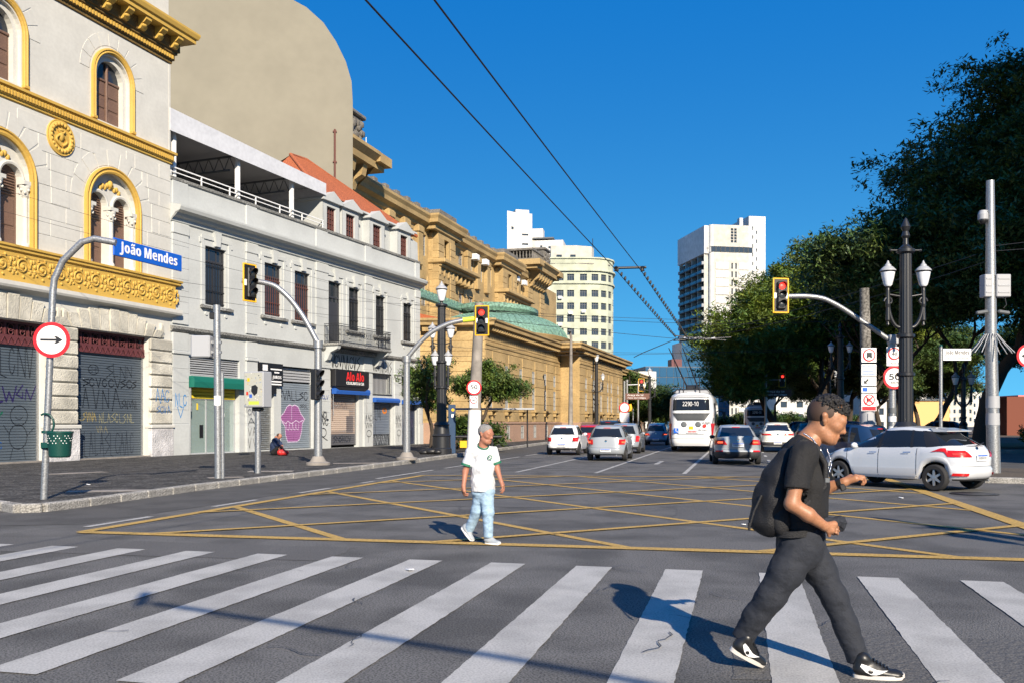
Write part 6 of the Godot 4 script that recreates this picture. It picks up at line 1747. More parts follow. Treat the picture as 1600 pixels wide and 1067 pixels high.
	for s in [[3.85, 0.5, "bus"], [3.35, 0.42, "lines"], [2.98, 0.3, "arrow"], [2.7, 0.22, "tow"], [2.28, 0.6, "park"]]:
		var pn := part(p2, "sign_panel", B.new().rbox(Vector3(-0.03, s[0], 0.26), Vector3(0.5, s[1] - 0.02, 0.015), 0.004), "sign_white")
		match s[2]:
			"bus":
				round_sign(pn, Vector3(-0.03, s[0], 0.27), 0.21)
				part(pn, "bus_symbol", B.new().rbox(Vector3(-0.03, s[0] + 0.01, 0.3), Vector3(0.17, 0.15, 0.006), 0.002).box(-0.12, s[0] - 0.1, 0.297, -0.07, s[0] - 0.05, 0.302).box(0.01, s[0] - 0.1, 0.297, 0.06, s[0] - 0.05, 0.302), "sign_black")
			"lines":
				for i in 4: part(pn, "small_print", B.new().box(-0.24, s[0] + 0.13 - i * 0.09, 0.268, 0.12 + 0.05 * (i % 2), s[0] + 0.155 - i * 0.09, 0.271), "sign_blue")
			"arrow":
				part(pn, "arrow", B.new().prism(PackedVector2Array([Vector2(-0.08, -0.08), Vector2(0.04, -0.08), Vector2(0.0, -0.04), Vector2(0.09, 0.05), Vector2(0.05, 0.09), Vector2(-0.04, 0.0), Vector2(-0.08, 0.04)]), 0.0, 0.004, Transform3D(Basis(), Vector3(-0.12, s[0], 0.268))), "sign_black")
			"tow": part(pn, "small_print", B.new().box(-0.24, s[0] - 0.06, 0.268, -0.08, s[0] + 0.07, 0.271), "sign_blue")
			"park":
				round_sign(pn, Vector3(-0.03, s[0] + 0.08, 0.27), 0.19, "E")
				part(pn, "bar", B.new().box(-0.19, -0.018, 0, 0.19, 0.018, 0.005, Transform3D(Basis(Vector3.BACK, 0.8), Vector3(-0.03, s[0] + 0.08, 0.297))).box(-0.19, -0.018, 0, 0.19, 0.018, 0.007, Transform3D(Basis(Vector3.BACK, -0.8), Vector3(-0.03, s[0] + 0.08, 0.297))), "sign_red")
				part(pn, "red_strip", B.new().box(-0.26, s[0] - 0.27, 0.268, 0.2, s[0] - 0.14, 0.273), "sign_red")
	# white street name post
	var n := thing("street_name_post", "slim pole with a white street name plate above the pale hatchback", "sign pole", D2(12.58, 27.0, 0.13))
	part(n, "pole", B.new().tube([Vector3(0, 0, 0), Vector3(0, 3.68, 0)], 0.05, 10), "galvanised")
	var np := part(n, "name_plate", B.new().rbox(Vector3(0.46, 3.46, 0.03), Vector3(0.82, 0.34, 0.02), 0.005), "sign_white")
	text(np, "João Mendes", 0.7, 0.16, Vector3(0.46, 3.51, 0.042), "trim_dark", true)
	text(np, "Praça Doutor João Mendes", 0.68, 0.05, Vector3(0.46, 3.36, 0.042), "sign_black")
	part(n, "cap", B.new().ball(Vector3(0, 3.7, 0), Vector3.ONE * 0.06, 8), "bin_green")
	# tall camera pole
	var k := thing("camera_pole", "tall grey pole with dome camera, vented boxes and a skirt of climbing spikes", "pole", D2(14.05, 27.0, 0.13))
	part(k, "pole", B.new().tube([Vector3(0.08, 0, 0), Vector3(0, 4.2, 0), Vector3(-0.02, 8.55, 0)], [0.19, 0.16, 0.11], 16), "galvanised")
	part(k, "dome_camera", B.new().lathe([Vector2(0, 7.66), Vector2(0.1, 7.66), Vector2(0.14, 7.55), Vector2(0.14, 7.4), Vector2(0.12, 7.38)], 16, Transform3D(Basis(), Vector3(-0.26, 0, 0.05))), "grey_white")
	part(k, "dome_glass", B.new().ball(Vector3(-0.26, 7.38, 0.05), Vector3(0.115, 0.13, 0.115), 12), "black")
	part(k, "camera_arm", B.new().tube([Vector3(-0.26, 7.64, 0.05), Vector3(0, 7.68, 0)], 0.03, 6), "galvanised")
	for q2 in [[0.28, 5.45], [-0.16, 5.45]]:
		var bx := part(k, "vented_box", B.new().rbox(Vector3(q2[0], q2[1], 0.02), Vector3(0.42 if q2[0] > 0 else 0.22, 0.66, 0.34), 0.02), "grey_white")
		for i in 3: part(bx, "vent", B.new().rbox(Vector3(q2[0], q2[1] - 0.2 + i * 0.2, 0.19), Vector3(0.34 if q2[0] > 0 else 0.16, 0.05, 0.03), 0.01), "grey_white")
	part(k, "cable", B.new().tube([Vector3(0.35, 5.12, 0.1), Vector3(0.4, 4.9, 0.1), Vector3(0.32, 4.8, 0.1)], 0.015, 5), "black")
	for s: float in [-1.0, 1.0]:
		part(k, "camera", B.new().rbox(Vector3.ZERO, Vector3(0.34, 0.1, 0.12), 0.03, Transform3D(Basis(Vector3.BACK, s * -0.15), Vector3(s * 0.32, 4.68, 0.1))), "shade_far")
	for i in 18:
		var an := TAU * i / 18.0
		part(k, "spike", B.new().tube([Vector3(cos(an) * 0.17, 4.05, sin(an) * 0.17), Vector3(cos(an) * 0.42, 3.72, sin(an) * 0.42), Vector3(cos(an) * 0.62, 3.5, sin(an) * 0.62)], 0.014, 4), "grey_white")
	for y in [1.4, 1.9]: part(k, "bill_band", B.new().lathe([Vector2(0.19, y), Vector2(0.185, y + 0.35)], 16, Transform3D(Basis(), Vector3(0.05, 0, 0))), "grey_white")
	var e := thing("arrow_sign_post", "round red-rimmed sign on a thin post, cut by the edge of the view", "sign pole", D2(15.1, 27.0, 0.13))
	part(e, "pole", B.new().tube([Vector3(0, 0, 0), Vector3(0, 3.9, 0)], 0.05, 10), "galvanised")
	var es := round_sign(e, Vector3(0, 3.42, 0.07), 0.34, "", "", true)
	es.rotation.z = PI
	# thin poles along the courthouse
	var th := thing("street_light_pole", "slim grey street light pole with whitewashed foot against the courthouse wall", "street lamp", D2(4.7, 74.0, 0.15))
	part(th, "pole", B.new().tube([Vector3(0, 1.0, 0), Vector3(0.05, 8.3, 0), Vector3(-0.05, 8.6, 0.3)], [0.2, 0.1, 0.08], 12), "concrete")
	part(th, "whitewash", B.new().tube([Vector3(0, 0, 0), Vector3(0, 1.1, 0)], 0.27, 12), "white_paint")
	part(th, "lamp_head", B.new().rbox(Vector3(-0.1, 8.7, 0.6), Vector3(0.3, 0.15, 0.7), 0.06), "shade_far")
	for f in [[10.5, 86.0, 5.4, "slim pole carrying a red and white prohibition sign before the far end of the courthouse", true], [13.7, 100.0, 6.0, "grey pole at the far corner of the courthouse", false], [26.0, 100.0, 7.5, "slim pole standing under the first street tree beside the trolley bus", false]]:
		var tp := thing("slim_pole", f[3], "pole", D2(f[0], f[1], 0.1))
		part(tp, "pole", B.new().tube([Vector3(0, 0, 0), Vector3(0, f[2], 0)], 0.1, 8), "galvanised")
		if f[4]:
			part(tp, "panel", B.new().rbox(Vector3(0, 2.0, 0.1), Vector3(0.9, 0.9, 0.03), 0.01), "sign_white")
			round_sign(tp, Vector3(0, 2.9, 0.12), 0.5, "", "")
	var yb := thing("yellow_sign", "small yellow sign near the far corner of the courthouse", "sign", D2(12.1, 92.0, 0.1))
	part(yb, "pole", B.new().tube([Vector3(0, 0, 0), Vector3(0, 2.9, 0)], 0.06, 8), "galvanised")
	part(yb, "plate", B.new().rbox(Vector3(0, 3.0, 0.05), Vector3(1.0, 0.7, 0.03), 0.02, Transform3D(Basis(Vector3.BACK, 0.2), Vector3.ZERO)), "signal_yellow")
	var tt := thing("blue_totem", "narrow dark blue totem standing right behind the five-lantern lamp", "totem", D2(-2.82, 43.2, 0.15))
	part(tt, "slab", B.new().rbox(Vector3(0, 1.15, 0), Vector3(0.34, 2.3, 0.16), 0.02), mat("totem_blue", Color(0.02, 0.05, 0.11), 0.4))
	part(tt, "round_mark", disc(0.07, 0.006, 0.082), "signal_yellow", Vector3(0.05, 2.05, 0)); part(tt, "white_mark", B.new().box(-0.02, 1.7, 0.08, 0.1, 1.85, 0.087), "sign_white")
	# low rail, planting and flat shelter roof by the courthouse corner
	var rl := thing("low_rail", "low dark rail with yellow panel between the lamp and the whitewashed post", "railing", D2(-2.4, 46.0, 0.15))
	for x in [-1.0, 0.2, 1.4]: part(rl, "post", B.new().tube([Vector3(x, 0, 0), Vector3(x, 0.85, 0)], 0.06, 8), "iron_black")
	part(rl, "bar", B.new().tube([Vector3(-1.1, 0.75, 0), Vector3(1.9, 0.75, 0)], 0.07, 8), "iron_black")
	part(rl, "panel", B.new().box(-0.2, 0.2, -0.02, 1.2, 0.55, 0.02), "signal_yellow")
	var sh := thing("flat_canopy", "thin flat pale canopy on posts under the small round tree", "shelter", D2(-1.3, 54.0, 0.15))
	part(sh, "roof", B.new().box(-3.2, 2.2, -1.0, 2.6, 2.3, 1.0), "grey_white")
	for x in [-2.8, 2.2]: part(sh, "post", B.new().tube([Vector3(x, 0, 0), Vector3(x, 2.2, 0)], 0.05, 6), "iron_black")
	for f in [[-3.7, 42.4, 0.32, 0.25, "dark bundle of bags lying at the foot of the five-lantern lamp"]]:
		var b := B.new().ball(Vector3(0, 0.14, 0), Vector3(0.4, 0.18, 0.3), 10).ball(Vector3(0.3, 0.12, 0.15), Vector3(0.25, 0.14, 0.22), 8).ball(Vector3(-0.32, 0.1, 0.05), Vector3(0.28, 0.13, 0.2), 8)
		solo("bag_bundle", b, "black", f[4], "bag", D2(f[0], f[1], 0.14))

# ---------- overhead wires ----------
func wire(called: String, label: String, a: Vector3, b: Vector3, sag: float, r: float, group := "overhead wires") -> MeshInstance3D:
	var pts := []
	var n := 14
	for i in n + 1:
		var f := float(i) / n
		pts.append(a.lerp(b, f) - Vector3(0, sag * 4.0 * f * (1.0 - f), 0))
	return solo(called, B.new().tube(pts, r, 5, false), "wire", label, "wire", Vector3.ZERO, 0.0, group)

func build_wires() -> void:
	for i in 2:
		var t := thing("trolley_wire", ["left one of two long trolley wires running up the street", "right one of two long trolley wires running up the street"][i], "wire", Vector3.ZERO, 0.0, "trolley wires")
		var x0 := 0.0 if i == 0 else 0.66
		var a := D2(-4.0 + x0, -1.0, 5.7); var b := D2(2.88 + x0, 25.1, 5.7); var c := D2(7.9 + x0 * 0.8, 44.2, 5.62); var d := D2(20.0 + x0, 90.0, 5.6)
		var pts := []
		for q in [[a, b], [b, c], [c, d]]:
			for k in 10: pts.append(q[0].lerp(q[1], k / 10.0) - Vector3(0, 0.05 * sin(PI * k / 10.0), 0))
		part(t, "contact_wire", B.new().tube(pts, 0.011, 6, false), "wire")
		for k in 26:
			var p := b.lerp(c, k / 26.0)
			part(t, "clamp", B.new().rbox(p + Vector3(0, 0.05, 0), Vector3(0.05, 0.1, 0.18), 0.015), "black")
	var cb := thing("trolley_crossbar", "dark spreader bar with insulators joining the two trolley wires", "crossbar", D2(3.2, 25.1, 5.8))
	part(cb, "bar", B.new().tube([Vector3(-0.42, 0, 0), Vector3(0.46, 0.02, 0)], 0.035, 8), "lamp_iron")
	for x in [-0.36, 0.36]: part(cb, "insulator", B.new().lathe([Vector2(0, -0.1), Vector2(0.06, -0.08), Vector2(0.04, -0.03), Vector2(0.07, 0.02), Vector2(0.0, 0.06)], 10, Transform3D(Basis(), Vector3(x, 0, 0))), "black")
	var sw := thing("trolley_switch", "cluster of pale insulators and rods where the trolley wires meet above the bus", "wire fitting", D2(8.6, 44.5, 5.65))
	for i in 7:
		var x := -0.55 + 0.26 * i
		part(sw, "insulator", B.new().tube([Vector3(x, 0.03 * sin(i * 2.0), 0), Vector3(x + 0.18, 0.03 * cos(i * 2.0), 0.1)], 0.042, 8), "insulator")
	part(sw, "rod", B.new().tube([Vector3(-0.8, -0.1, 0), Vector3(2.0, 0.06, 0)], 0.03, 6).tube([Vector3(-0.8, 0.12, 0.2), Vector3(1.7, -0.1, 0.2)], 0.025, 6).tube([Vector3(-0.5, 0.05, 0), Vector3(-2.4, -0.75, 1.0), Vector3(-2.9, -1.0, 1.5)], 0.02, 5), "lamp_iron")
	var spans := [[D2(-5.5, 52, 8.2), D2(30, 62, 8.6), 0.5, "uppermost span wire crossing from the courthouse towards the square"], [D2(-2.0, 41, 6.6), D2(24, 60, 8.4), 0.5, "span wire from the whitewashed post towards the square, carrying the trolley wires"], [D2(-6.6, 63, 6.9), D2(28, 64, 6.9), 0.5, "level span wire above the trolley bus"], [D2(-1.9, 41, 6.3), D2(8.2, 44.5, 5.62), 0.05, "heavy feeder cable running from the whitewashed post to the switch"], [D2(8.6, 44.5, 5.66), D2(13.6, 27, 6.5), 0.1, "feeder cable from the switch to the camera pole, upper"], [D2(8.6, 44.5, 5.6), D2(13.9, 27, 6.3), 0.25, "feeder cable from the switch to the camera pole, lower"], [D2(3.0, 60, 6.0), D2(26, 64, 7.1), 0.2, "lower span wire just above the bus poles"],
		[D2(14.0, 27, 6.75), D2(26, 20, 7.6), 0.1, "wire leaving the camera pole to the edge of the view, upper"], [D2(14.0, 27, 6.6), D2(26, 21, 7.0), 0.1, "wire leaving the camera pole to the edge of the view, lower"],
		[D2(-22, 26, 10.6), D2(-2.0, 41.0, 6.4), 0.35, "cable crossing the palazzo and the shop house, upper"], [D2(-22, 26, 9.7), D2(-2.0, 41.0, 6.2), 0.35, "cable crossing the palazzo and the shop house, lower"], [D2(-14, 23, 6.0), D2(-3.3, 42.6, 7.0), 0.3, "cable crossing low before the shop house windows, upper"], [D2(-14, 23, 5.7), D2(-3.3, 42.6, 6.2), 0.3, "cable crossing low before the shop house windows, lower"]]
	for s in spans: wire("overhead_wire", s[3], s[0], s[1], s[2], 0.006 if s[0].x < -10.0 else 0.011)

# ---------- cars: one lofted surface with patches laid on it ----------
class Car:
	var c := {}
	var n := 5.0
	func pw(pts: Array, z: float) -> float:
		if z <= pts[0][0]: return pts[0][1]
		for i in pts.size() - 1:
			if z <= pts[i + 1][0]:
				var f: float = (z - pts[i][0]) / (pts[i + 1][0] - pts[i][0])
				return lerpf(pts[i][1], pts[i + 1][1], f * f * (3.0 - 2.0 * f) if c.get("soft", true) else f)
		return pts[-1][1]
	func bottom(z: float, side: float) -> float:
		var y: float = c.sill
		if side > 0.5:
			for w in [c.axles[0], c.axles[1]]:
				var d: float = absf(z - w)
				if d < c.arch: y = maxf(y, c.wheel + sqrt(c.arch * c.arch - d * d))
		return y
	# g 0 body 1 cabin; q 0..1 upwards; e +1 rear half, -1 front half; s side; phi 0 at the end's middle .. PI/2 at the flank
	func at(g: int, q: float, e: float, s: float, phi: float) -> Vector3:
		var nn: float = n if g == 0 else c.get("nc", 4.0)
		var f := signf(phi) * pow(absf(sin(phi)), 2.0 / nn); var t := pow(maxf(cos(phi), 0.0), 2.0 / nn)
		var P: Array = c.body if g == 0 else c.cabin   # rows [q, half width, rear z, front z]
		var w := 0.0; var zr := 0.0; var zf := 0.0
		var k := 0
		while k < P.size() - 2 and q > P[k + 1][0]: k += 1
		var m := clampf((q - P[k][0]) / (P[k + 1][0] - P[k][0]), 0, 1)
		w = lerpf(P[k][1], P[k + 1][1], m); zr = lerpf(P[k][2], P[k + 1][2], m); zf = lerpf(P[k][3], P[k + 1][3], m)
		var z := (zr + zf) / 2 + (zr - zf) / 2 * t * e
		var y := 0.0
		if g == 0: y = lerpf(bottom(z, 1.0 if f > 0.9 else 0.0), pw(c.belt, z), q)
		else: y = lerpf(pw(c.belt, z) - 0.015, pw(c.roof, z), q)
		return Vector3(s * w * f, y, z)
	func phi_x(g: int, q: float, x: float) -> float:
		var P: Array = c.body if g == 0 else c.cabin
		var k := 0
		while k < P.size() - 2 and q > P[k + 1][0]: k += 1
		var m := clampf((q - P[k][0]) / (P[k + 1][0] - P[k][0]), 0, 1)
		var nn: float = n if g == 0 else c.get("nc", 4.0)
		return asin(clampf(pow(clampf(x / lerpf(P[k][1], P[k + 1][1], m), 0, 1), nn / 2.0), 0, 1))
	func phi_z(g: int, q: float, z: float) -> Array:
		var P: Array = c.body if g == 0 else c.cabin
		var k := 0
		while k < P.size() - 2 and q > P[k + 1][0]: k += 1
		var m := clampf((q - P[k][0]) / (P[k + 1][0] - P[k][0]), 0, 1)
		var zr := lerpf(P[k][2], P[k + 1][2], m); var zf := lerpf(P[k][3], P[k + 1][3], m)
		var t := (z - (zr + zf) / 2) / ((zr - zf) / 2)
		var nn: float = n if g == 0 else c.get("nc", 4.0)
		return [acos(clampf(pow(minf(absf(t), 1.0), nn / 2.0), 0, 1)), 1.0 if t >= 0 else -1.0]
	# unrolled position u along the right-hand outline: phi + e packed so that rear middle 0, flank PI/2, front middle PI
	func pt(g: int, q: float, s: float, u: float) -> Vector3:
		return at(g, q, 1.0, s, u) if u <= PI / 2 else at(g, q, -1.0, s, PI - u)
	func ux(g: int, q: float, x: float, rear := true) -> float:
		var p := phi_x(g, q, absf(x))
		return p if rear else PI - p
	func uz(g: int, q: float, z: float) -> float:
		var r := phi_z(g, q, z)
		return r[0] if r[1] > 0 else PI - r[0]
	func spread(g: int, q: float, s: float, u0: float, u1: float, k: int) -> Array:
		var L := [0.0]; var U := [u0]
		var last := pt(g, q, s, u0)
		for i in 48:
			var u := lerpf(u0, u1, (i + 1) / 48.0)
			var p := pt(g, q, s, u)
			L.append(L[-1] + p.distance_to(last)); U.append(u); last = p
		var out := []
		var j := 0
		for i in k + 1:
			var want: float = L[-1] * i / k
			while j < 47 and L[j + 1] < want: j += 1
			out.append(lerpf(U[j], U[j + 1], clampf((want - L[j]) / maxf(L[j + 1] - L[j], 1e-6), 0, 1)))
		return out
	# patch between corner rows: lo/hi = [q, [kind, value], [kind, value]]; kinds "x" rear, "f" front x, "z" flank
	func patch(g: int, s: float, lo: Array, hi: Array, off: float, k := 10, rows_ := 4) -> B:
		var rows := []
		for r in rows_ + 1:
			var f := float(r) / rows_
			var q: float = lerpf(lo[0], hi[0], f)
			var e := []
			for side in [1, 2]:
				var a: Array = lo[side]; var b: Array = hi[side]
				var val: float = lerpf(a[1], b[1], f)
				e.append(uz(g, q, val) if a[0] == "z" else ux(g, q, val, a[0] == "x"))
			var row := PackedVector3Array()
			for u in spread(g, q, s, e[0], e[1], k):
				var p := pt(g, q, s, u)
				var du := pt(g, q, s, u + 0.02) - pt(g, q, s, u - 0.02)
				var dq := pt(g, minf(q + 0.03, 1.0), s, u) - pt(g, maxf(q - 0.03, 0.0), s, u)
				var m := (du.cross(dq) * s).normalized()
				row.append(p + m * off)
			rows.append(row)
		return B.new().grid(rows, false, s > 0)
	func outline() -> Array:
		var U := []
		var fe := pow(1.0 - pow(0.94, n), 1.0 / n)
		for i in 9: U.append(asin(pow(fe * i / 9.0, n / 2.0)))
		for i in 45:
			var tt: float = lerpf(0.94, -0.94, i / 44.0)
			var p := acos(pow(absf(tt), n / 2.0))
			U.append(p if tt >= 0 else PI - p)
		for i in 9: U.append(PI - asin(pow(fe * (8 - i) / 9.0, n / 2.0)))
		return U
	func shell(g: int, qs: Array) -> B:
		var U := outline()
		var rows := []
		for q: float in qs:
			var row := PackedVector3Array()
			for u in U: row.append(pt(g, q, 1.0, u))
			for i in range(U.size() - 2, 0, -1): row.append(pt(g, q, -1.0, U[i]))
			rows.append(row)
		return B.new().grid(rows, true, true)
	func lid(g: int, crown: float) -> B:
		var U := outline()
		var rows := []
		for u in U:
			var p := pt(g, 1.0, 1.0, u)
			var row := PackedVector3Array()
			for k in 9:
				var x := -1.0 + k / 4.0
				row.append(Vector3(p.x * x, p.y + crown * (1.0 - x * x) * minf(1.0, p.x / 0.4), p.z))
			rows.append(row)
		return B.new().grid(rows, false, false)
	func lip() -> B:
		var U := outline()
		var rows := [PackedVector3Array(), PackedVector3Array()]
		for s: float in [1.0, -1.0]:
			for i in U.size():
				var u: float = U[i] if s > 0 else U[U.size() - 1 - i]
				var p := pt(0, 0.0, s, u)
				rows[0].append(p); rows[1].append(Vector3(p.x * 0.72, p.y + 0.02, p.z * 0.97))
		return B.new().grid(rows, true)

func paint(called: String, c: Color, metal := 0.0, rough := 0.35) -> StandardMaterial3D:
	var m := mat(called, c, rough, metal)
	m.clearcoat_enabled = true
	m.clearcoat = 0.9
	m.clearcoat_roughness = 0.05
	return m

var wheels := {}
func add_wheel(t: Node3D, at: Vector3, r: float, w: float, side: float, spokes: int) -> void:
	var key := "%.3f %d" % [r, spokes]
	if not wheels.has(key):
		var ax := Transform3D(Basis(Vector3.BACK, -PI / 2), Vector3.ZERO)
		var ty := B.new().lathe([Vector2(r * 0.66, -w / 2), Vector2(r * 0.9, -w / 2), Vector2(r * 0.97, -w * 0.42), Vector2(r, -w * 0.3), Vector2(r, w * 0.3), Vector2(r * 0.97, w * 0.42), Vector2(r * 0.9, w / 2), Vector2(r * 0.66, w / 2), Vector2(r * 0.62, w * 0.3)], 32, ax)
		var ri := B.new().lathe([Vector2(r * 0.66, w * 0.48), Vector2(r * 0.62, w * 0.5), Vector2(r * 0.58, w * 0.4), Vector2(r * 0.56, w * 0.1), Vector2(0, w * 0.1)], 32, ax)
		var sp := B.new()
		for i in spokes:
			var b := Basis(Vector3.RIGHT, TAU * i / spokes)
			sp.prism(PackedVector2Array([Vector2(-0.035, 0), Vector2(0.035, 0), Vector2(0.022, r * 0.62), Vector2(-0.022, r * 0.62)]), w * 0.3, w * 0.44, Transform3D(b * Basis(Vector3(0, 0, 1), Vector3(0, 1, 0), Vector3(1, 0, 0)), Vector3.ZERO))
		sp.lathe([Vector2(r * 0.16, w * 0.3), Vector2(r * 0.16, w * 0.46), Vector2(0, w * 0.47)], 16, ax)
		wheels[key] = [ty.mesh(), ri.mesh(), sp.mesh()]
	var ms: Array = wheels[key]
	var wh := part(t, "wheel", ms[0], "tyre", at)
	wh.rotation.y = 0.0 if side > 0 else PI
	part(wh, "rim", ms[1], "rim_dark")
	part(wh, "spokes", ms[2], "rim_silver")

const HATCH := {"sill": 0.26, "wheel": 0.3, "arch": 0.36, "axles": [-1.25, 1.22], "body": [[0.0, 0.8, 1.84, -1.9], [0.12, 0.83, 1.93, -1.98], [0.32, 0.84, 1.95, -2.0], [0.4, 0.835, 1.9, -1.98], [0.75, 0.83, 1.86, -1.9], [1.0, 0.79, 1.82, -1.8]], "belt": [[-2.0, 0.66], [-1.6, 0.82], [-0.95, 0.93], [0.0, 0.94], [1.2, 0.97], [1.9, 0.98]], "cabin": [[0.0, 0.76, 1.8, -1.1], [0.5, 0.69, 1.66, -0.62], [0.85, 0.6, 1.5, -0.3], [1.0, 0.54, 1.42, -0.15]], "roof": [[-1.0, 1.3], [-0.3, 1.44], [0.3, 1.48], [1.0, 1.46], [1.6, 1.38]]}

# opt: paint, seams, spokes, plate ...; d = overrides of HATCH
func make_car(label: String, d: Dictionary, p, opt: Dictionary) -> Node3D:
	var t := thing("car", label, "car", Vector3.ZERO, 0.0, "cars on the road")
	var k := Car.new()
	k.c = HATCH.duplicate(true)
	k.c.merge(d, true)
	k.n = d.get("n", 5.0)
	var body := part(t, "body", k.shell(0, [0.0, 0.06, 0.12, 0.22, 0.32, 0.36, 0.4, 0.5, 0.62, 0.75, 0.88, 0.96, 1.0]), p)
	part(body, "deck", k.lid(0, 0.035), p)
	part(body, "under_lip", k.lip(), "black")
	part(t, "floor_pan", B.new().box(-k.c.body[0][1] * 0.8, k.c.sill + 0.02, k.c.body[0][3] * 0.9, k.c.body[0][1] * 0.8, 0.5, k.c.body[0][2] * 0.93), "black")
	part(t, "cabin", k.shell(1, [0.0, 0.2, 0.4, 0.55, 0.7, 0.85, 0.93, 1.0]), p)
	part(t, "roof", k.lid(1, 0.03), p)
	# glazing
	var rw: Array = opt.get("rear", [0.1, 0.6, 0.88, 0.46])
	for s: float in [1.0, -1.0]:
		part(t, "rear_window", k.patch(1, s, [rw[0], ["x", 0.0], ["x", rw[1]]], [rw[2], ["x", 0.0], ["x", rw[3]]], 0.008, 8), "car_glass")
		part(t, "windscreen", k.patch(1, s, [0.06, ["f", 0.0], ["f", 0.6]], [0.9, ["f", 0.0], ["f", 0.45]], 0.008, 8), "car_glass")
		for w in opt.get("sides", [[-0.82, -0.2, -0.42, -0.12], [0.0, 0.8, -0.02, 0.76], [0.88, 1.25, 0.84, 1.05]]):
			part(t, "side_window", k.patch(1, s, [0.08, ["z", w[1]], ["z", w[0]]], [0.86, ["z", w[3]], ["z", w[2]]], 0.008, 10), "car_glass")
		for z in opt.get("pillars", []):
			part(t, "door_pillar", k.patch(1, s, [0.06, ["z", z[1]], ["z", z[0]]], [0.88, ["z", z[3]], ["z", z[2]]], 0.006, 4), "black")
		for z in opt.get("seams", [-1.0, -0.1, 0.78]):
			part(t, "door_seam", k.patch(0, s, [0.06, ["z", z + 0.006], ["z", z - 0.006]], [0.99, ["z", z + 0.006], ["z", z - 0.006]], 0.003, 1, 10), "black")
		part(t, "sill_trim", k.patch(0, s, [0.0, ["z", 0.82], ["z", -0.86]], [0.08, ["z", 0.82], ["z", -0.86]], 0.006, 16, 2), opt.get("trim", p))
		for z in opt.get("handles", [-0.2, 0.66]):
			var h := k.patch(0, s, [0.84, ["z", z + 0.1], ["z", z - 0.1]], [0.87, ["z", z + 0.1], ["z", z - 0.1]], 0.03, 4, 2)
			part(t, "door_handle", h, opt.get("handle", p))
		# mirrors
		var mp := k.pt(1, 0.12, s, k.uz(1, 0.12, k.c.get("mirror", -0.72)))
		part(t, "mirror", B.new().ball(mp + Vector3(s * 0.13, 0.04, 0.0), Vector3(0.11, 0.075, 0.07), 10).tube([mp, mp + Vector3(s * 0.1, 0.02, 0)], 0.025, 6), opt.get("mirror_paint", p))
		# rear lamps: [q0, q1, x inner low, z outer low, x inner high, z outer high]
		var l: Array = opt.get("lamp", [0.55, 0.84, 0.56, 1.5, 0.56, 1.5])
		var lp := part(t, "tail_light", k.patch(0, s, [l[0], ["x", l[2]], ["z", l[3]]], [l[1], ["x", l[4]], ["z", l[5]]], 0.02, 10), "tail_red")
		var l2: Array = [lerpf(l[0], l[1], 0.3), lerpf(l[0], l[1], 0.62), lerpf(l[2], 0.84, 0.35), lerpf(l[2], 0.84, 0.75)]
		part(lp, "lens", k.patch(0, s, [l2[0], ["x", l2[2]], ["x", l2[3]]], [l2[1], ["x", l2[2]], ["x", l2[3]]], 0.026, 4), opt.get("lens", "tail_clear"))
		part(t, "headlight", k.patch(0, s, [0.66, ["f", 0.45], ["z", -1.55]], [0.95, ["f", 0.55], ["z", -1.4]], 0.012, 8), "head_clear")
		var bq: Array = opt.get("bumper", [0.0, 0.14])
		part(t, "bumper_trim", k.patch(0, s, [bq[0], ["x", 0.0], ["z", 1.66]], [bq[1], ["x", 0.0], ["z", 1.66]], 0.014, 14), opt.get("bumper_paint", "trim_dark"))
		if opt.has("reflector"): part(t, "reflector", k.patch(0, s, [opt.reflector[0], ["x", opt.reflector[2]], ["x", opt.reflector[3]]], [opt.reflector[1], ["x", opt.reflector[2]], ["x", opt.reflector[3]]], 0.03, 4, 2), "tail_red")
		part(t, "hatch_seam", k.patch(0, s, [0.4, ["x", 0.0], ["x", 0.62]], [0.412, ["x", 0.0], ["x", 0.62]], 0.004, 10, 1), "black")
		for z in k.c.axles: add_wheel(t, Vector3(s * (k.c.body[1][1] - 0.1), k.c.wheel, z), k.c.wheel, 0.2, s, opt.get("spokes", 5))
	# plate, badge, wiper, brake light
	var pq: float = opt.get("plate", 0.24)
	var pp := k.pt(0, pq, 1.0, 0.0)
	var pl := part(t, "number_plate", B.new().rbox(pp + Vector3(0, 0, 0.03), Vector3(0.42, 0.14, 0.02), 0.005), "sign_white")
	part(pl, "blue_band", B.new().box(-0.2, pp.y + 0.035, pp.z + 0.04, 0.2, pp.y + 0.065, pp.z + 0.043), "sign_blue")
	for i in 7: part(pl, "character", B.new().box(-0.17 + i * 0.05, pp.y - 0.04, pp.z + 0.04, -0.14 + i * 0.05, pp.y + 0.025, pp.z + 0.043), "shade_far")
	var bp := k.pt(0, opt.get("badge", 0.8), 1.0, 0.0)
	part(t, "badge", B.new().lathe([Vector2(0, 0.01), Vector2(0.045, 0.012), Vector2(0.05, 0)], 16, Transform3D(Basis(Vector3.RIGHT, PI / 2), bp + Vector3(0, 0, 0.008))), "chrome")
	var wp := k.pt(1, rw[0] + 0.02, 1.0, 0.0)
	if opt.get("wiper", true): part(t, "rear_wiper", B.new().tube([wp + Vector3(0, 0, 0.03), wp + Vector3(0.36, 0.07, 0.02)], 0.012, 5), "black")
	var br := k.pt(1, 0.93, 1.0, 0.0)
	part(t, "brake_light", B.new().rbox(br + Vector3(0, 0, 0.01), Vector3(0.3, 0.03, 0.03), 0.008), "tail_red")
	part(t, "exhaust", B.new().tube([Vector3(0.45, 0.24, k.c.body[0][2] - 0.3), Vector3(0.45, 0.24, k.c.body[0][2] + 0.03)], 0.03, 8), "galvanised")
	return t

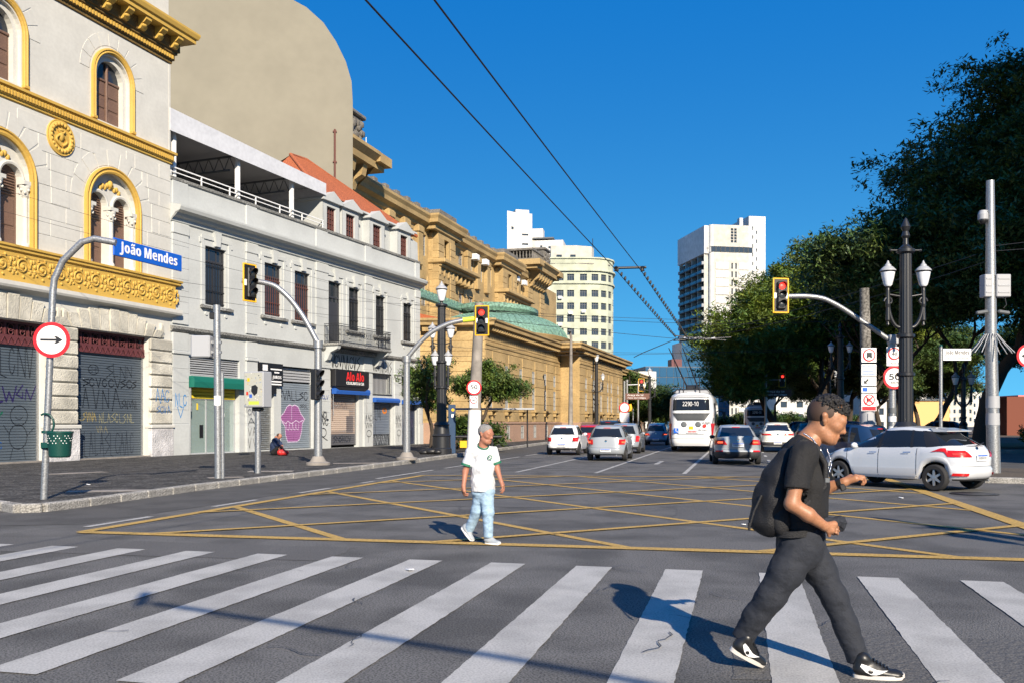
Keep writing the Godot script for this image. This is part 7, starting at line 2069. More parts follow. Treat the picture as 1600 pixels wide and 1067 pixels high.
# place by the middle of the rear bumper on the ground (x, depth) and heading in degrees right of straight ahead
func park(o: Node3D, x: float, d: float, heading: float, rear := 1.95) -> void:
	var h := deg_to_rad(heading)
	o.position = Vector3(x + sin(h) * rear, 0.005, -(d + cos(h) * rear))
	o.rotation.y = -h

func build_cars() -> void:
	mat("tyre", Color(0.018, 0.018, 0.019), 0.8)
	mat("rim_dark", Color(0.03, 0.03, 0.032), 0.4, 0.6)
	mat("rim_silver", Color(0.5, 0.5, 0.52), 0.3, 0.8)
	mat("car_glass", Color(0.012, 0.015, 0.02), 0.04)
	mat("chrome", Color(0.6, 0.6, 0.62), 0.12, 1.0)
	mat("tail_red", Color(0.5, 0.012, 0.014), 0.2)
	mat("tail_clear", Color(0.6, 0.05, 0.04), 0.12)
	mat("head_clear", Color(0.35, 0.36, 0.38), 0.08)
	glow("tail_lit", Color(1.0, 0.12, 0.04), 1.2)
	paint("paint_white", Color(0.74, 0.75, 0.77))
	paint("paint_silver", Color(0.3, 0.325, 0.35), 0.15, 0.4)
	paint("paint_grey", Color(0.25, 0.275, 0.31), 0.15, 0.4)
	paint("paint_pearl", Color(0.55, 0.57, 0.6))
	paint("paint_red", Color(0.42, 0.02, 0.025))
	paint("paint_black", Color(0.014, 0.015, 0.018))
	paint("paint_blue", Color(0.15, 0.2, 0.29), 0.15, 0.45)
	paint("paint_ivory", Color(0.68, 0.68, 0.6))
	paint("paint_navy", Color(0.01, 0.03, 0.08))
	var o := make_car("white hatchback with square red tail lights, leftmost car waiting before the courthouse", {}, "paint_white", {"lamp": [0.58, 0.84, 0.52, 1.5, 0.52, 1.5], "plate": 0.3})
	park(o, 2.43, 45.2, 13.0)
	o = make_car("silver hatchback with round glowing tail lights, nearest of the left queue", {"cabin": [[0.0, 0.78, 1.78, -1.1], [0.5, 0.71, 1.6, -0.62], [0.85, 0.6, 1.42, -0.3], [1.0, 0.54, 1.34, -0.15]]}, "paint_silver", {"lamp": [0.6, 0.88, 0.52, 1.5, 0.54, 1.5], "lens": "tail_lit", "plate": 0.26, "rear": [0.06, 0.66, 0.86, 0.5], "bumper_paint": "trim_dark", "bumper": [0.0, 0.06]})
	park(o, 3.88, 38.2, 12.5)
	o = make_car("light grey tall hatchback half hidden behind the silver one", {"roof": [[-1.0, 1.34], [-0.3, 1.5], [0.3, 1.55], [1.0, 1.54], [1.6, 1.48]], "cabin": [[0.0, 0.77, 1.82, -1.1], [0.5, 0.72, 1.74, -0.62], [0.85, 0.64, 1.66, -0.3], [1.0, 0.58, 1.58, -0.15]]}, "paint_grey", {"lamp": [0.5, 0.92, 0.6, 1.5, 0.62, 1.5]})
	park(o, 5.75, 47.5, 13.0)
	o = make_car("bright red hatchback, only its roof and window showing behind the white one", {}, "paint_red", {})
	park(o, 4.35, 53.0, 14.0)
	o = make_car("black sport utility car with roof rails behind the red hatchback", {"roof": [[-1.0, 1.5], [-0.3, 1.68], [0.3, 1.73], [1.0, 1.72], [1.6, 1.66]], "belt": [[-2.0, 0.8], [-1.6, 0.95], [-0.95, 1.05], [0.0, 1.07], [1.2, 1.1], [1.9, 1.1]], "cabin": [[0.0, 0.8, 1.86, -1.1], [0.5, 0.76, 1.78, -0.62], [0.85, 0.68, 1.7, -0.3], [1.0, 0.62, 1.62, -0.15]]}, "paint_black", {})
	for s: float in [-0.55, 0.55]: part(o, "roof_rail", B.new().tube([Vector3(s, 1.72, -0.3), Vector3(s, 1.8, 0.0), Vector3(s, 1.8, 1.0), Vector3(s, 1.72, 1.4)], 0.025, 6), "chrome")
	park(o, 6.1, 59.0, 14.0)
	var bl := make_car("slate blue hatchback with thin pointed tail lights, just left of the trolley bus", {"roof": [[-1.0, 1.34], [-0.3, 1.5], [0.3, 1.55], [1.0, 1.52], [1.6, 1.42]]}, "paint_blue", {"lamp": [0.62, 0.82, 0.4, 1.45, 0.5, 1.42], "lens": "tail_lit"})
	park(bl, 10.15, 65.0, 13.0)
	o = make_car("silver saloon with slim red lamps and dark bumper, right of the trolley bus", {"n": 5.5, "sill": 0.25, "axles": [-1.35, 1.25], "body": [[0.0, 0.86, 1.98, -2.1], [0.12, 0.9, 2.1, -2.18], [0.32, 0.91, 2.12, -2.2], [0.4, 0.905, 2.06, -2.18], [0.72, 0.89, 2.1, -2.1], [1.0, 0.83, 2.06, -2.0]], "belt": [[-2.2, 0.68], [-1.7, 0.86], [-1.0, 0.95], [0.0, 0.97], [1.4, 1.02], [2.1, 1.06]], "cabin": [[0.0, 0.81, 1.75, -1.15], [0.5, 0.72, 1.38, -0.62], [0.85, 0.62, 0.98, -0.25], [1.0, 0.55, 0.78, -0.1]], "roof": [[-1.0, 1.3], [-0.3, 1.46], [0.3, 1.5], [1.0, 1.44], [1.7, 1.2]]}, "paint_silver", {"rear": [0.04, 0.68, 0.9, 0.52], "sides": [[-0.82, -0.2, -0.42, -0.12], [0.0, 0.8, -0.02, 0.6], [0.88, 1.2, 0.68, 0.8]], "lamp": [0.64, 0.86, 0.4, 1.68, 0.52, 1.62], "lens": "tail_lit", "plate": 0.62, "badge": 0.86, "bumper": [0.0, 0.3], "wiper": false, "reflector": [0.3, 0.35, 0.55, 0.8], "mirror_paint": "black", "handles": [-0.2, 0.7]})
	for s: float in [1.0, -1.0]: pass
	part(o, "aerial", B.new().tube([Vector3(0, 1.5, 0.55), Vector3(0, 1.6, 0.68)], 0.015, 5), "black")
	park(o, 8.55, 34.8, 9.5, 2.1)
	o = make_car("ivory coupe-style crossover with black rear band, behind the young man's shoulder", {"sill": 0.3, "wheel": 0.33, "arch": 0.4, "belt": [[-2.0, 0.76], [-1.6, 0.92], [-0.95, 1.02], [0.0, 1.04], [1.2, 1.1], [1.9, 1.14]], "cabin": [[0.0, 0.8, 1.82, -1.1], [0.5, 0.72, 1.4, -0.62], [0.85, 0.62, 1.0, -0.3], [1.0, 0.54, 0.85, -0.15]], "roof": [[-1.0, 1.4], [-0.3, 1.56], [0.3, 1.6], [1.0, 1.52], [1.6, 1.35]], "body": [[0.0, 0.86, 1.86, -1.9], [0.12, 0.9, 1.97, -1.98], [0.32, 0.91, 1.98, -2.0], [0.4, 0.9, 1.94, -1.98], [0.75, 0.89, 1.94, -1.9], [1.0, 0.84, 1.88, -1.8]]}, "paint_ivory", {"lamp": [0.74, 0.84, 0.3, 1.5, 0.4, 1.45], "rear": [0.08, 0.66, 0.88, 0.5], "plate": 0.25, "bumper": [0.1, 0.3], "wiper": false})
	park(o, 14.3, 49.5, 14.0)
	var dk := copy(o, "dark car almost hidden behind the ivory crossover", Vector3.ZERO)
	for ch in dk.get_children():
		if ch is MeshInstance3D and ch.material_override == M.paint_ivory: ch.material_override = M.paint_black
		for g in ch.get_children(): if g.material_override == M.paint_ivory: g.material_override = M.paint_black
	park(dk, 17.6, 54.0, 14.0)
	o = make_car("white five-door hatchback with long red lamps, turning across the yellow box toward the square", {"n": 4.6, "sill": 0.26, "wheel": 0.31, "arch": 0.375, "axles": [-1.32, 1.3], "mirror": -0.86,
		"body": [[0.0, 0.82, 1.86, -1.98], [0.1, 0.855, 1.96, -2.06], [0.3, 0.87, 2.0, -2.1], [0.38, 0.865, 1.95, -2.09], [0.6, 0.86, 1.97, -2.04], [0.8, 0.85, 1.93, -1.98], [1.0, 0.81, 1.8, -1.85]],
		"belt": [[-2.1, 0.62], [-1.75, 0.8], [-1.15, 0.95], [0.0, 0.97], [1.0, 1.0], [1.6, 1.06], [2.0, 1.05]],
		"cabin": [[0.0, 0.79, 1.84, -1.42], [0.4, 0.71, 1.58, -0.98], [0.75, 0.62, 1.34, -0.55], [0.92, 0.56, 1.24, -0.3], [1.0, 0.51, 1.16, -0.18]], "nc": 3.6,
		"roof": [[-1.5, 1.12], [-0.7, 1.37], [-0.1, 1.47], [0.4, 1.49], [0.9, 1.46], [1.4, 1.38], [1.8, 1.3]]}, "paint_pearl",
		{"sides": [[-1.12, -0.24, -0.5, -0.18], [-0.14, 0.66, -0.1, 0.6], [0.74, 1.06, 0.66, 0.86]], "pillars": [[-0.24, -0.14, -0.18, -0.1], [0.66, 0.74, 0.6, 0.66], [1.06, 1.62, 0.86, 1.12]], "rear": [0.04, 0.7, 0.86, 0.5], "lamp": [0.68, 0.86, 0.36, 1.22, 0.5, 1.44], "plate": 0.66, "badge": 0.92, "seams": [-1.06, -0.16, 0.86], "handle": "chrome", "handles": [-0.3, 0.62], "spokes": 6, "bumper": [0.0, 0.05], "reflector": [0.14, 0.22, 0.5, 0.74], "wiper": true})
	part(o, "roof_spoiler", B.new().prism(PackedVector2Array([Vector2(1.0, 1.475), Vector2(1.44, 1.41), Vector2(1.43, 1.385), Vector2(1.1, 1.38)]), -0.52, 0.52, Transform3D(Basis(Vector3(0, 0, 1), Vector3(0, 1, 0), Vector3(-1, 0, 0)), Vector3.ZERO)), "paint_pearl")
	o.position = D2(9.83, 23.05, 0.005)
	o.rotation.y = 0.587
	o = copy(bl, "dark navy car crossing just ahead of the white five-door hatchback", D2(10.9, 30.5, 0.005), 0.6)
	for ch in o.get_children():
		if ch is MeshInstance3D and ch.material_override == M.paint_blue: ch.material_override = M.paint_navy
		for g in ch.get_children(): if g.material_override == M.paint_blue: g.material_override = M.paint_navy
	copy(o, "dark car parked in the shade of the square, left of the thick trunk", D2(27.5, 60.0, 0.16), 1.3)
	copy(bl, "slate blue car parked in the shade between the trunks of the square", D2(23.5, 66.0, 0.16), 1.35)
	copy(o, "dark car parked deep in the square behind the concrete post", D2(24.5, 80.0, 0.16), 1.3)

func build_bus() -> void:
	var t := thing("trolley_bus", "white trolley bus seen from behind with dark rear window and raised poles", "bus")
	var p := paint("bus_white", Color(0.7, 0.71, 0.72))
	var k := Car.new()
	k.n = 7.0
	k.c = {"sill": 0.34, "wheel": 0.48, "arch": 0.56, "axles": [-3.6, 3.0], "nc": 7.0, "belt": [[-6.5, 1.35], [6.5, 1.35]], "roof": [[-6.5, 3.2], [6.5, 3.2]],
		"body": [[0.0, 1.24, 6.25, -6.3], [0.2, 1.29, 6.36, -6.35], [0.5, 1.3, 6.35, -6.35], [1.0, 1.3, 6.3, -6.35]], "cabin": [[0.0, 1.3, 6.3, -6.35], [0.55, 1.285, 6.22, -6.3], [0.85, 1.24, 6.12, -6.2], [0.95, 1.15, 6.0, -6.1], [1.0, 1.0, 5.85, -6.0]]}
	var body := part(t, "body", k.shell(0, [0.0, 0.1, 0.2, 0.35, 0.5, 0.75, 1.0]), p)
	part(body, "under_lip", k.lip(), "black")
	part(t, "upper_body", k.shell(1, [0.0, 0.1, 0.3, 0.55, 0.7, 0.85, 0.9, 0.95, 0.98, 1.0]), p)
	part(t, "roof", k.lid(1, 0.06), p)
	part(t, "floor_pan", B.new().box(-1.1, 0.3, -6.0, 1.1, 0.9, 6.1), "black")
	for s: float in [1.0, -1.0]:
		part(t, "rear_window", k.patch(1, s, [0.5, ["x", 0.0], ["x", 0.98]], [0.88, ["x", 0.0], ["x", 0.95]], 0.012, 10), "car_glass")
		part(t, "top_recess", k.patch(1, s, [0.9, ["x", 0.0], ["x", 0.86]], [0.95, ["x", 0.0], ["x", 0.72]], 0.012, 10), "grey_white")
		var gr := part(t, "engine_grille", k.patch(1, s, [0.2, ["x", 0.0], ["x", 0.72]], [0.42, ["x", 0.0], ["x", 1.0]], 0.012, 10), "black")
		for i in 6: part(gr, "grille_slat", k.patch(1, s, [0.21 + i * 0.035, ["x", 0.0], ["x", 0.7 + i * 0.05]], [0.226 + i * 0.035, ["x", 0.0], ["x", 0.71 + i * 0.05]], 0.035, 8, 1), "shade_far")
		part(t, "tail_light", k.patch(0, s, [0.35, ["x", 1.12], ["z", 6.05]], [1.0, ["x", 1.2], ["z", 6.05]], 0.025, 6), "tail_red")
		part(t, "tail_light", k.patch(1, s, [0.0, ["x", 1.2], ["z", 6.05]], [0.12, ["x", 1.24], ["z", 6.08]], 0.025, 6), "tail_red")
		part(t, "vent_slit", k.patch(1, s, [0.0, ["x", 1.08], ["x", 1.12]], [0.28, ["x", 1.16], ["x", 1.2]], 0.012, 2), "black")
		part(t, "panel_seam", k.patch(0, s, [0.4, ["x", 0.0], ["x", 1.12]], [0.42, ["x", 0.0], ["x", 1.12]], 0.006, 10, 1), "shade_far")
		part(t, "bumper_step", k.patch(0, s, [0.62, ["x", 0.0], ["x", 0.7]], [0.66, ["x", 0.0], ["x", 0.75]], 0.02, 10, 1), "shade_far")
		part(t, "side_glass", k.patch(1, s, [0.06, ["z", 5.4], ["z", -5.9]], [0.72, ["z", 5.3], ["z", -5.9]], 0.012, 30), "car_glass")
		for z in k.c.axles: add_wheel(t, Vector3(s * 1.1, 0.48, z), 0.48, 0.3, s, 8)
		part(t, "round_light", B.new().lathe([Vector2(0, 0.05), Vector2(0.1, 0.05), Vector2(0.15, 0.02), Vector2(0.16, 0)], 20, Transform3D(Basis(Vector3.RIGHT, PI / 2), Vector3(s * 0.38, 1.5, 6.29))), "shade_far")
		part(t, "mirror_arm", B.new().tube([Vector3(s * 1.28, 2.4, -5.9), Vector3(s * 1.6, 2.3, -6.1)], 0.04, 6).rbox(Vector3(s * 1.65, 2.1, -6.1), Vector3(0.2, 0.5, 0.1), 0.03), "black")
	text(t, "2290-10", 0.85, 0.24, Vector3(-0.02, 2.62, 6.3), "sign_white", false)
	text(t, "4 1045", 0.42, 0.12, Vector3(0.82, 1.6, 6.34), "sign_black", true)
	text(t, "SÃO PAULO", 0.6, 0.09, Vector3(0.66, 1.22, 6.36), "sign_black", true)
	part(t, "yellow_panel", B.new().box(-0.1, 1.22, 6.32, 0.12, 1.4, 6.345), "signal_yellow")
	part(t, "access_sign", B.new().box(-0.92, 1.03, 6.32, -0.66, 1.3, 6.36), "sign_blue")
	part(t, "wheelchair_symbol", B.new().ball(Vector3(-0.8, 1.25, 6.362), Vector3(0.025, 0.025, 0.006), 8).box(-0.815, 1.14, 6.36, -0.79, 1.22, 6.366).box(-0.815, 1.13, 6.36, -0.72, 1.15, 6.366).box(-0.735, 1.06, 6.36, -0.715, 1.13, 6.366), "sign_white")
	part(t, "round_sticker", disc(0.09, 0.006, 6.35), "sign_white", Vector3(-0.5, 1.17, 0)); part(t, "red_sticker", disc(0.1, 0.006, 6.33), "tail_clear", Vector3(0.72, 1.42, 0))
	var pl := part(t, "number_plate", B.new().rbox(Vector3(0.08, 1.12, 6.36), Vector3(0.6, 0.2, 0.03), 0.01), "sign_white")
	for i in 7: part(pl, "character", B.new().box(-0.17 + i * 0.07, 1.06, 6.375, -0.12 + i * 0.07, 1.18, 6.38), "sign_red")
	part(t, "roof_gear", B.new().rbox(Vector3(0, 3.3, 2.5), Vector3(1.9, 0.25, 5.0), 0.08).rbox(Vector3(0, 3.38, -2.5), Vector3(1.7, 0.3, 3.5), 0.1), "grey_white")
	var fr := B.new()
	fr.tube([Vector3(-0.45, 3.2, 5.6), Vector3(-0.42, 4.1, 5.2), Vector3(0.42, 4.1, 5.2), Vector3(0.45, 3.2, 5.6)], 0.035, 6).tube([Vector3(-1.0, 3.25, 5.4), Vector3(-0.8, 3.42, 5.4), Vector3(0.8, 3.42, 5.4), Vector3(1.0, 3.25, 5.4)], 0.04, 6).rbox(Vector3(0, 3.5, 4.6), Vector3(0.7, 0.4, 0.6), 0.08)
	part(t, "pole_cradle", fr, "lamp_iron")
	for s: float in [-0.3, 0.3]: part(t, "trolley_pole", B.new().tube([Vector3(s, 3.5, 2.6), Vector3(s * 1.2 - 0.7, 5.5, 8.2)], [0.05, 0.025], 8), "lamp_iron")
	part(t, "retriever_rope", B.new().tube([Vector3(-0.9, 5.4, 8.0), Vector3(-0.6, 3.3, 6.2)], 0.012, 4, false).tube([Vector3(-0.5, 5.4, 8.0), Vector3(0.2, 3.3, 6.2)], 0.012, 4, false), "black")
	park(t, 9.72, 50.0, 13.5, 6.3)
	var c2 := copy(t, "second bus parked in the deep shade of the square's trees", Vector3.ZERO)
	park(c2, 24.5, 92.0, 14.0, 6.3)

# ---------- trees ----------
func leaf_clump(seed_: int, n: int, r: float, size: float) -> ArrayMesh:
	var g := RandomNumberGenerator.new()
	g.seed = seed_
	var b := B.new()
	for i in n:
		var p := Vector3(g.randf_range(-1, 1), g.randf_range(-0.7, 0.7), g.randf_range(-1, 1))
		if p.length() > 1.0: p = p.normalized() * g.randf()
		p *= r
		var x := Basis(Vector3.UP, g.randf() * TAU) * Basis(Vector3.RIGHT, g.randf_range(-0.9, 0.9)) * Basis(Vector3.BACK, g.randf_range(-0.6, 0.6))
		var l := size * g.randf_range(0.7, 1.3); var w := l * 0.34
		b.quad(p + x * Vector3(0, 0, -l), p + x * Vector3(w, -l * 0.1, 0), p + x * Vector3(0, 0, l), p + x * Vector3(-w, -l * 0.1, 0))
	return b.mesh()

func branch(b: B, from: Vector3, dir: Vector3, length: float, r: float, depth: int, g: RandomNumberGenerator, tips: Array) -> void:
	var pts := [from]; var rr := [r]
	var p := from; var d := dir.normalized()
	for i in 4:
		d = (d + Vector3(g.randf_range(-0.22, 0.22), g.randf_range(-0.08, 0.16), g.randf_range(-0.22, 0.22))).normalized()
		p += d * length / 4.0
		pts.append(p); rr.append(r * lerpf(1.0, 0.6, (i + 1) / 4.0))
	b.tube(pts, rr, 9 if depth > 1 else 5, false)
	if depth == 0:
		tips.append(p)
		return
	for k in (2 + g.randi() % 2):
		var nd := (d + Vector3(g.randf_range(-0.9, 0.9), g.randf_range(-0.15, 0.5), g.randf_range(-0.9, 0.9))).normalized()
		branch(b, p, nd, length * g.randf_range(0.6, 0.85), r * 0.6, depth - 1, g, tips)

# puffs: [x, y, z, rx, ry, rz] in metres from the foot
func tree(label: String, category: String, at: Vector3, trunks: Array, puffs: Array, n: int, clump: ArrayMesh, leaf: String, seed_: int, depth := 3, shell := 0.55, called := "street_tree", group := "trees of the square") -> void:
	var t := thing(called, label, category, at, 0.0, group)
	var g := RandomNumberGenerator.new()
	g.seed = seed_
	var b := B.new()
	var tips := []
	for tr in trunks: branch(b, tr[0], tr[1], tr[2], tr[3], depth, g, tips)
	part(t, "trunk", b, "bark")
	var mm := MultiMesh.new()
	mm.transform_format = MultiMesh.TRANSFORM_3D
	mm.use_colors = true
	mm.mesh = clump
	mm.instance_count = n
	var vol := 0.0
	for q in puffs: vol += q[3] * q[4] * q[5]
	var i := 0
	var d := Vector3.UP; var rad := 1.0; var spray := Vector3.ONE
	for q in puffs:
		var k := int(n * q[3] * q[4] * q[5] / vol) if q != puffs[-1] else n - i
		for j in k:
			if i >= n: break
			if j % 13 == 0:
				d = Vector3(g.randfn(), g.randfn() * 0.9 + 0.12, g.randfn()).normalized()
				rad = pow(g.randf_range(shell * shell, 1.0), 0.5)
				spray = Vector3(1, 0.42, 1) * minf(0.95, q[4] * 0.3)
			var p := Vector3(q[0], q[1], q[2]) + Vector3(d.x * q[3], d.y * q[4], d.z * q[5]) * rad + Vector3(g.randfn(), g.randfn(), g.randfn()) * spray
			if d.y < -0.2: p.y += -d.y * q[4] * 0.35
			var s := g.randf_range(0.7, 1.25)
			var bs := Basis(Vector3.UP, g.randf() * TAU) * Basis(Vector3.RIGHT, g.randf_range(-0.4, 0.4)) * Basis.from_scale(Vector3(s, s, s))
			mm.set_instance_transform(i, Transform3D(bs, p))
			var hue := g.randf()
			mm.set_instance_color(i, Color(lerpf(0.65, 1.35, hue), lerpf(0.7, 1.25, hue * 0.6 + g.randf() * 0.4), lerpf(0.6, 1.1, g.randf())))
			i += 1
	mm.visible_instance_count = i
	var c := MultiMeshInstance3D.new()
	c.name = "crown"
	c.multimesh = mm
	c.material_override = M[leaf]
	c.set_meta("kind", "stuff")
	t.add_child(c, true)

func leaf_mat(called: String, c: Color, back: Color) -> void:
	var m := mat(called, c, 0.55)
	m.vertex_color_use_as_albedo = true
	m.backlight_enabled = true
	m.backlight = back.linear_to_srgb()

func build_trees() -> void:
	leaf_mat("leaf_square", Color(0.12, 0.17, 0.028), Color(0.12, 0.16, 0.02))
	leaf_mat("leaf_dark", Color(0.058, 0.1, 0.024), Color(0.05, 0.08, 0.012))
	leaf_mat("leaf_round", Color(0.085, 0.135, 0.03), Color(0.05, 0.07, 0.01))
	var fine := leaf_clump(3, 34, 0.6, 0.19)
	var fine2 := leaf_clump(5, 34, 0.5, 0.15)
	var up := Vector3(0.0, 1, 0)
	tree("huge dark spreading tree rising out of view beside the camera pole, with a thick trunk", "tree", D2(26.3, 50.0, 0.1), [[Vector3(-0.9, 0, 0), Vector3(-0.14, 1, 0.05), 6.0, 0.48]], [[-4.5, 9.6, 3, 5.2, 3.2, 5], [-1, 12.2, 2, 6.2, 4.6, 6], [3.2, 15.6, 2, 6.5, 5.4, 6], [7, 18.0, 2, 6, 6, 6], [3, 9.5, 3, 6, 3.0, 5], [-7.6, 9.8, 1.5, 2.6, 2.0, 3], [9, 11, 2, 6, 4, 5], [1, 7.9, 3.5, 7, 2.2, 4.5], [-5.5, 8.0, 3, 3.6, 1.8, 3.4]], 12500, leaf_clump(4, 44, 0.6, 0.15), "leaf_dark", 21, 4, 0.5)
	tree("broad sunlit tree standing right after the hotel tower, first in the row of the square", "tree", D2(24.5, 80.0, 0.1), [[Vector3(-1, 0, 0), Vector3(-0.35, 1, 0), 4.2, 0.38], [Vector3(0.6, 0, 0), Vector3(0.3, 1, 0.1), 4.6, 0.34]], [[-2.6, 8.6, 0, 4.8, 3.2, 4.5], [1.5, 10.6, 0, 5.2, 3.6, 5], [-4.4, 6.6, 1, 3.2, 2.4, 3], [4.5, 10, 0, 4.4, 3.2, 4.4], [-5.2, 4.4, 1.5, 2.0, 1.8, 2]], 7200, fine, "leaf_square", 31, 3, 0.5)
	tree("tall sunlit tree in the middle of the row, above the two small lanterns", "tree", D2(33.0, 92.0, 0.1), [[Vector3(-0.5, 0, 0), Vector3(-0.25, 1, 0), 4.6, 0.4], [Vector3(0.8, 0, 0.4), Vector3(0.35, 1, 0), 4.4, 0.3]], [[0, 15.0, 0, 7, 4.6, 6], [5, 16.4, 0, 6.5, 4.6, 6], [-4.8, 13.4, 0, 5.4, 3.8, 5], [2.6, 11.0, 1, 6.5, 2.8, 5]], 6800, fine, "leaf_square", 41, 3, 0.5)
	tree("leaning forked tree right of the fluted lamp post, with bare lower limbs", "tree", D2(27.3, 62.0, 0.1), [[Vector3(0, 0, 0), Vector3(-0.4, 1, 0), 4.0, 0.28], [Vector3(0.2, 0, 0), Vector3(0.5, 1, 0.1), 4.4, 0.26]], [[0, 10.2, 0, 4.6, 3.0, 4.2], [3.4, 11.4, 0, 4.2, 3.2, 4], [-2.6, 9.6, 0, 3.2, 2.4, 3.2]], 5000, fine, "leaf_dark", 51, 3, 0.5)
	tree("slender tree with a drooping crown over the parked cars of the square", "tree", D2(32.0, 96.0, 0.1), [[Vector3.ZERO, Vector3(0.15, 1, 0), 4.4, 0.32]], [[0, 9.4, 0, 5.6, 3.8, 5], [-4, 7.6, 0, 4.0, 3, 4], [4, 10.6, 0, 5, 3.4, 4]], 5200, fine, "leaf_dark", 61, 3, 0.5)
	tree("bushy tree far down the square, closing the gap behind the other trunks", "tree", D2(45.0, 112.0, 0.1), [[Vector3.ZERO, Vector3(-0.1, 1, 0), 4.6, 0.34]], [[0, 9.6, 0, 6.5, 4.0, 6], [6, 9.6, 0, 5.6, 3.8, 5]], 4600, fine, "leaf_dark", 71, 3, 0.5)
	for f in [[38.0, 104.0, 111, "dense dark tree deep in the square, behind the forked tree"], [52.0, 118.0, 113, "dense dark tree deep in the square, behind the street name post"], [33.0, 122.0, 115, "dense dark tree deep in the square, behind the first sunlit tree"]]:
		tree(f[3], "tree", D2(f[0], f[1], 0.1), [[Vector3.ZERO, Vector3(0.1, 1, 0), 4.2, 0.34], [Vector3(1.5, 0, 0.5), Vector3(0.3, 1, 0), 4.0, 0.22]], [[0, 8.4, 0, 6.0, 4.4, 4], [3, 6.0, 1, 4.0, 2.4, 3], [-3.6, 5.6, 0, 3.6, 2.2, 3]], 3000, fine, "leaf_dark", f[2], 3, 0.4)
	tree("small far tree at the edge of the view, right of the camera pole", "tree", D2(44.0, 78.0, 0.1), [[Vector3.ZERO, Vector3(0.1, 1, 0), 3.6, 0.22]], [[0, 7.6, 0, 3.8, 2.0, 3], [3, 8.8, 0, 3.0, 2.0, 3]], 2000, fine2, "leaf_dark", 81, 3, 0.5)
	# left pavement
	tree("small round leafy tree with a slanting trunk by the courthouse corner", "tree", D2(-3.4, 50.0, 0.15), [[Vector3.ZERO, Vector3(0.75, 0.85, 0), 2.4, 0.17]], [[2.1, 3.5, 0, 1.5, 1.15, 1.4], [3.0, 3.15, 0, 1.25, 0.95, 1.2], [1.0, 3.5, 0.1, 1.0, 0.85, 1.0], [2.2, 4.2, 0, 0.9, 0.6, 0.9]], 900, leaf_clump(9, 30, 0.26, 0.085), "leaf_round", 91, 2, 0.4, "round_tree", "trees of the pavement")
	tree("small tree half hidden between the white house and the five-lantern lamp", "tree", D2(-4.4, 47.0, 0.15), [[Vector3(0.3, 0, 0), Vector3(0.1, 1, 0), 1.8, 0.14]], [[0.1, 3.3, 0, 0.8, 1.5, 0.9], [0.5, 2.6, 0, 0.6, 0.7, 0.7]], 420, leaf_clump(9, 30, 0.26, 0.085), "leaf_round", 95, 2, 0.4, "round_tree", "trees of the pavement")
	tree("dark street tree at the end of the courthouse, behind the far traffic light", "tree", D2(16.5, 118.0, 0.1), [[Vector3.ZERO, Vector3(0, 1, 0), 4.0, 0.3]], [[-1.5, 5.4, 0, 2.2, 2.4, 2.2], [1.5, 4.0, 0, 2.6, 2.4, 3], [-0.5, 3.0, 0, 2.2, 2.0, 2]], 1500, fine, "leaf_dark", 101, 2, 0.5, "street_tree", "far street trees")
	tree("dark street tree left of the trolley bus, under the blue glass office", "tree", D2(21.5, 135.0, 0.0), [[Vector3.ZERO, Vector3(0, 1, 0), 3.0, 0.3]], [[0, 3.4, 0, 3.4, 2.6, 3]], 1100, fine, "leaf_dark", 103, 2, 0.5, "street_tree", "far street trees")
	# low hedge and planter
	tree("clipped dark hedge under the hotel tower, beyond the trolley bus", "hedge", D2(40.0, 140.0, 0.0), [[Vector3.ZERO, up, 1.0, 0.1]], [[-6, 1.4, 0, 4, 1.5, 1.5], [0, 1.5, 0, 4, 1.6, 1.5], [6, 1.4, 0, 4, 1.5, 1.5], [11, 1.4, 0, 4, 1.5, 1.5]], 1500, fine, "leaf_dark", 105, 1, 0.2, "hedge", "")
	tree("spiky planter shrub on the lawn at the edge of the view", "shrub", D2(32.0, 55.5, 0.2), [[Vector3.ZERO, up, 0.3, 0.04]], [[0, 0.7, 0, 1.0, 0.6, 0.8]], 120, fine2, "leaf_square", 107, 1, 0.2, "shrub", "")
	tree("low dark shrub behind the low rail by the courthouse corner", "shrub", D2(-2.2, 50.5, 0.15), [[Vector3.ZERO, up, 0.4, 0.04]], [[0, 0.9, 0, 1.4, 0.8, 0.6]], 260, fine2, "leaf_dark", 109, 1, 0.2, "shrub", "")

# ---------- what stands outside the frame but throws its shadow into it ----------
func build_behind() -> void:
	var s := arm_pole("traffic_light", "traffic light behind the viewer whose mast arm throws its shadow on the crossing", D2(5.7, -5.3, 0.0), 4.3, 0.055, [Vector3(0, 4.3, 0), Vector3(-0.9, 5.0, -0.5), Vector3(-2.0, 5.45, -1.2), Vector3(-5.8, 5.5, -3.5)], "traffic lights on mast arms")
	signal_head(s, Vector3(-6.0, 5.5, -3.7), 1.87, 0.36, true, -1)
	ornate_lamp("two-lantern lamp post just outside the view on the near right corner", D2(10.1, 2.6, 0.0), 6.3, 0.22, [[5.3, 0.5]], false)
	ornate_lamp("two-lantern lamp post behind the viewer at the crossing", D2(4.0, -9.0, 0.0), 6.6, 0.2, [[7.0, 0.5]], false, 0.6)
	slab_tower("corner_office_block", "tall plain office block behind the viewer, shading the side road and the big tree", D2(33.0, -12.0, 0.0), PI, 0.1, 0.1, 0.1, "cream_far", [])
	var t: Node3D = get_child(get_child_count() - 1)
	part(t, "block", B.new().box(-44, 0, 0, -2, 46, 22), "cream_far")

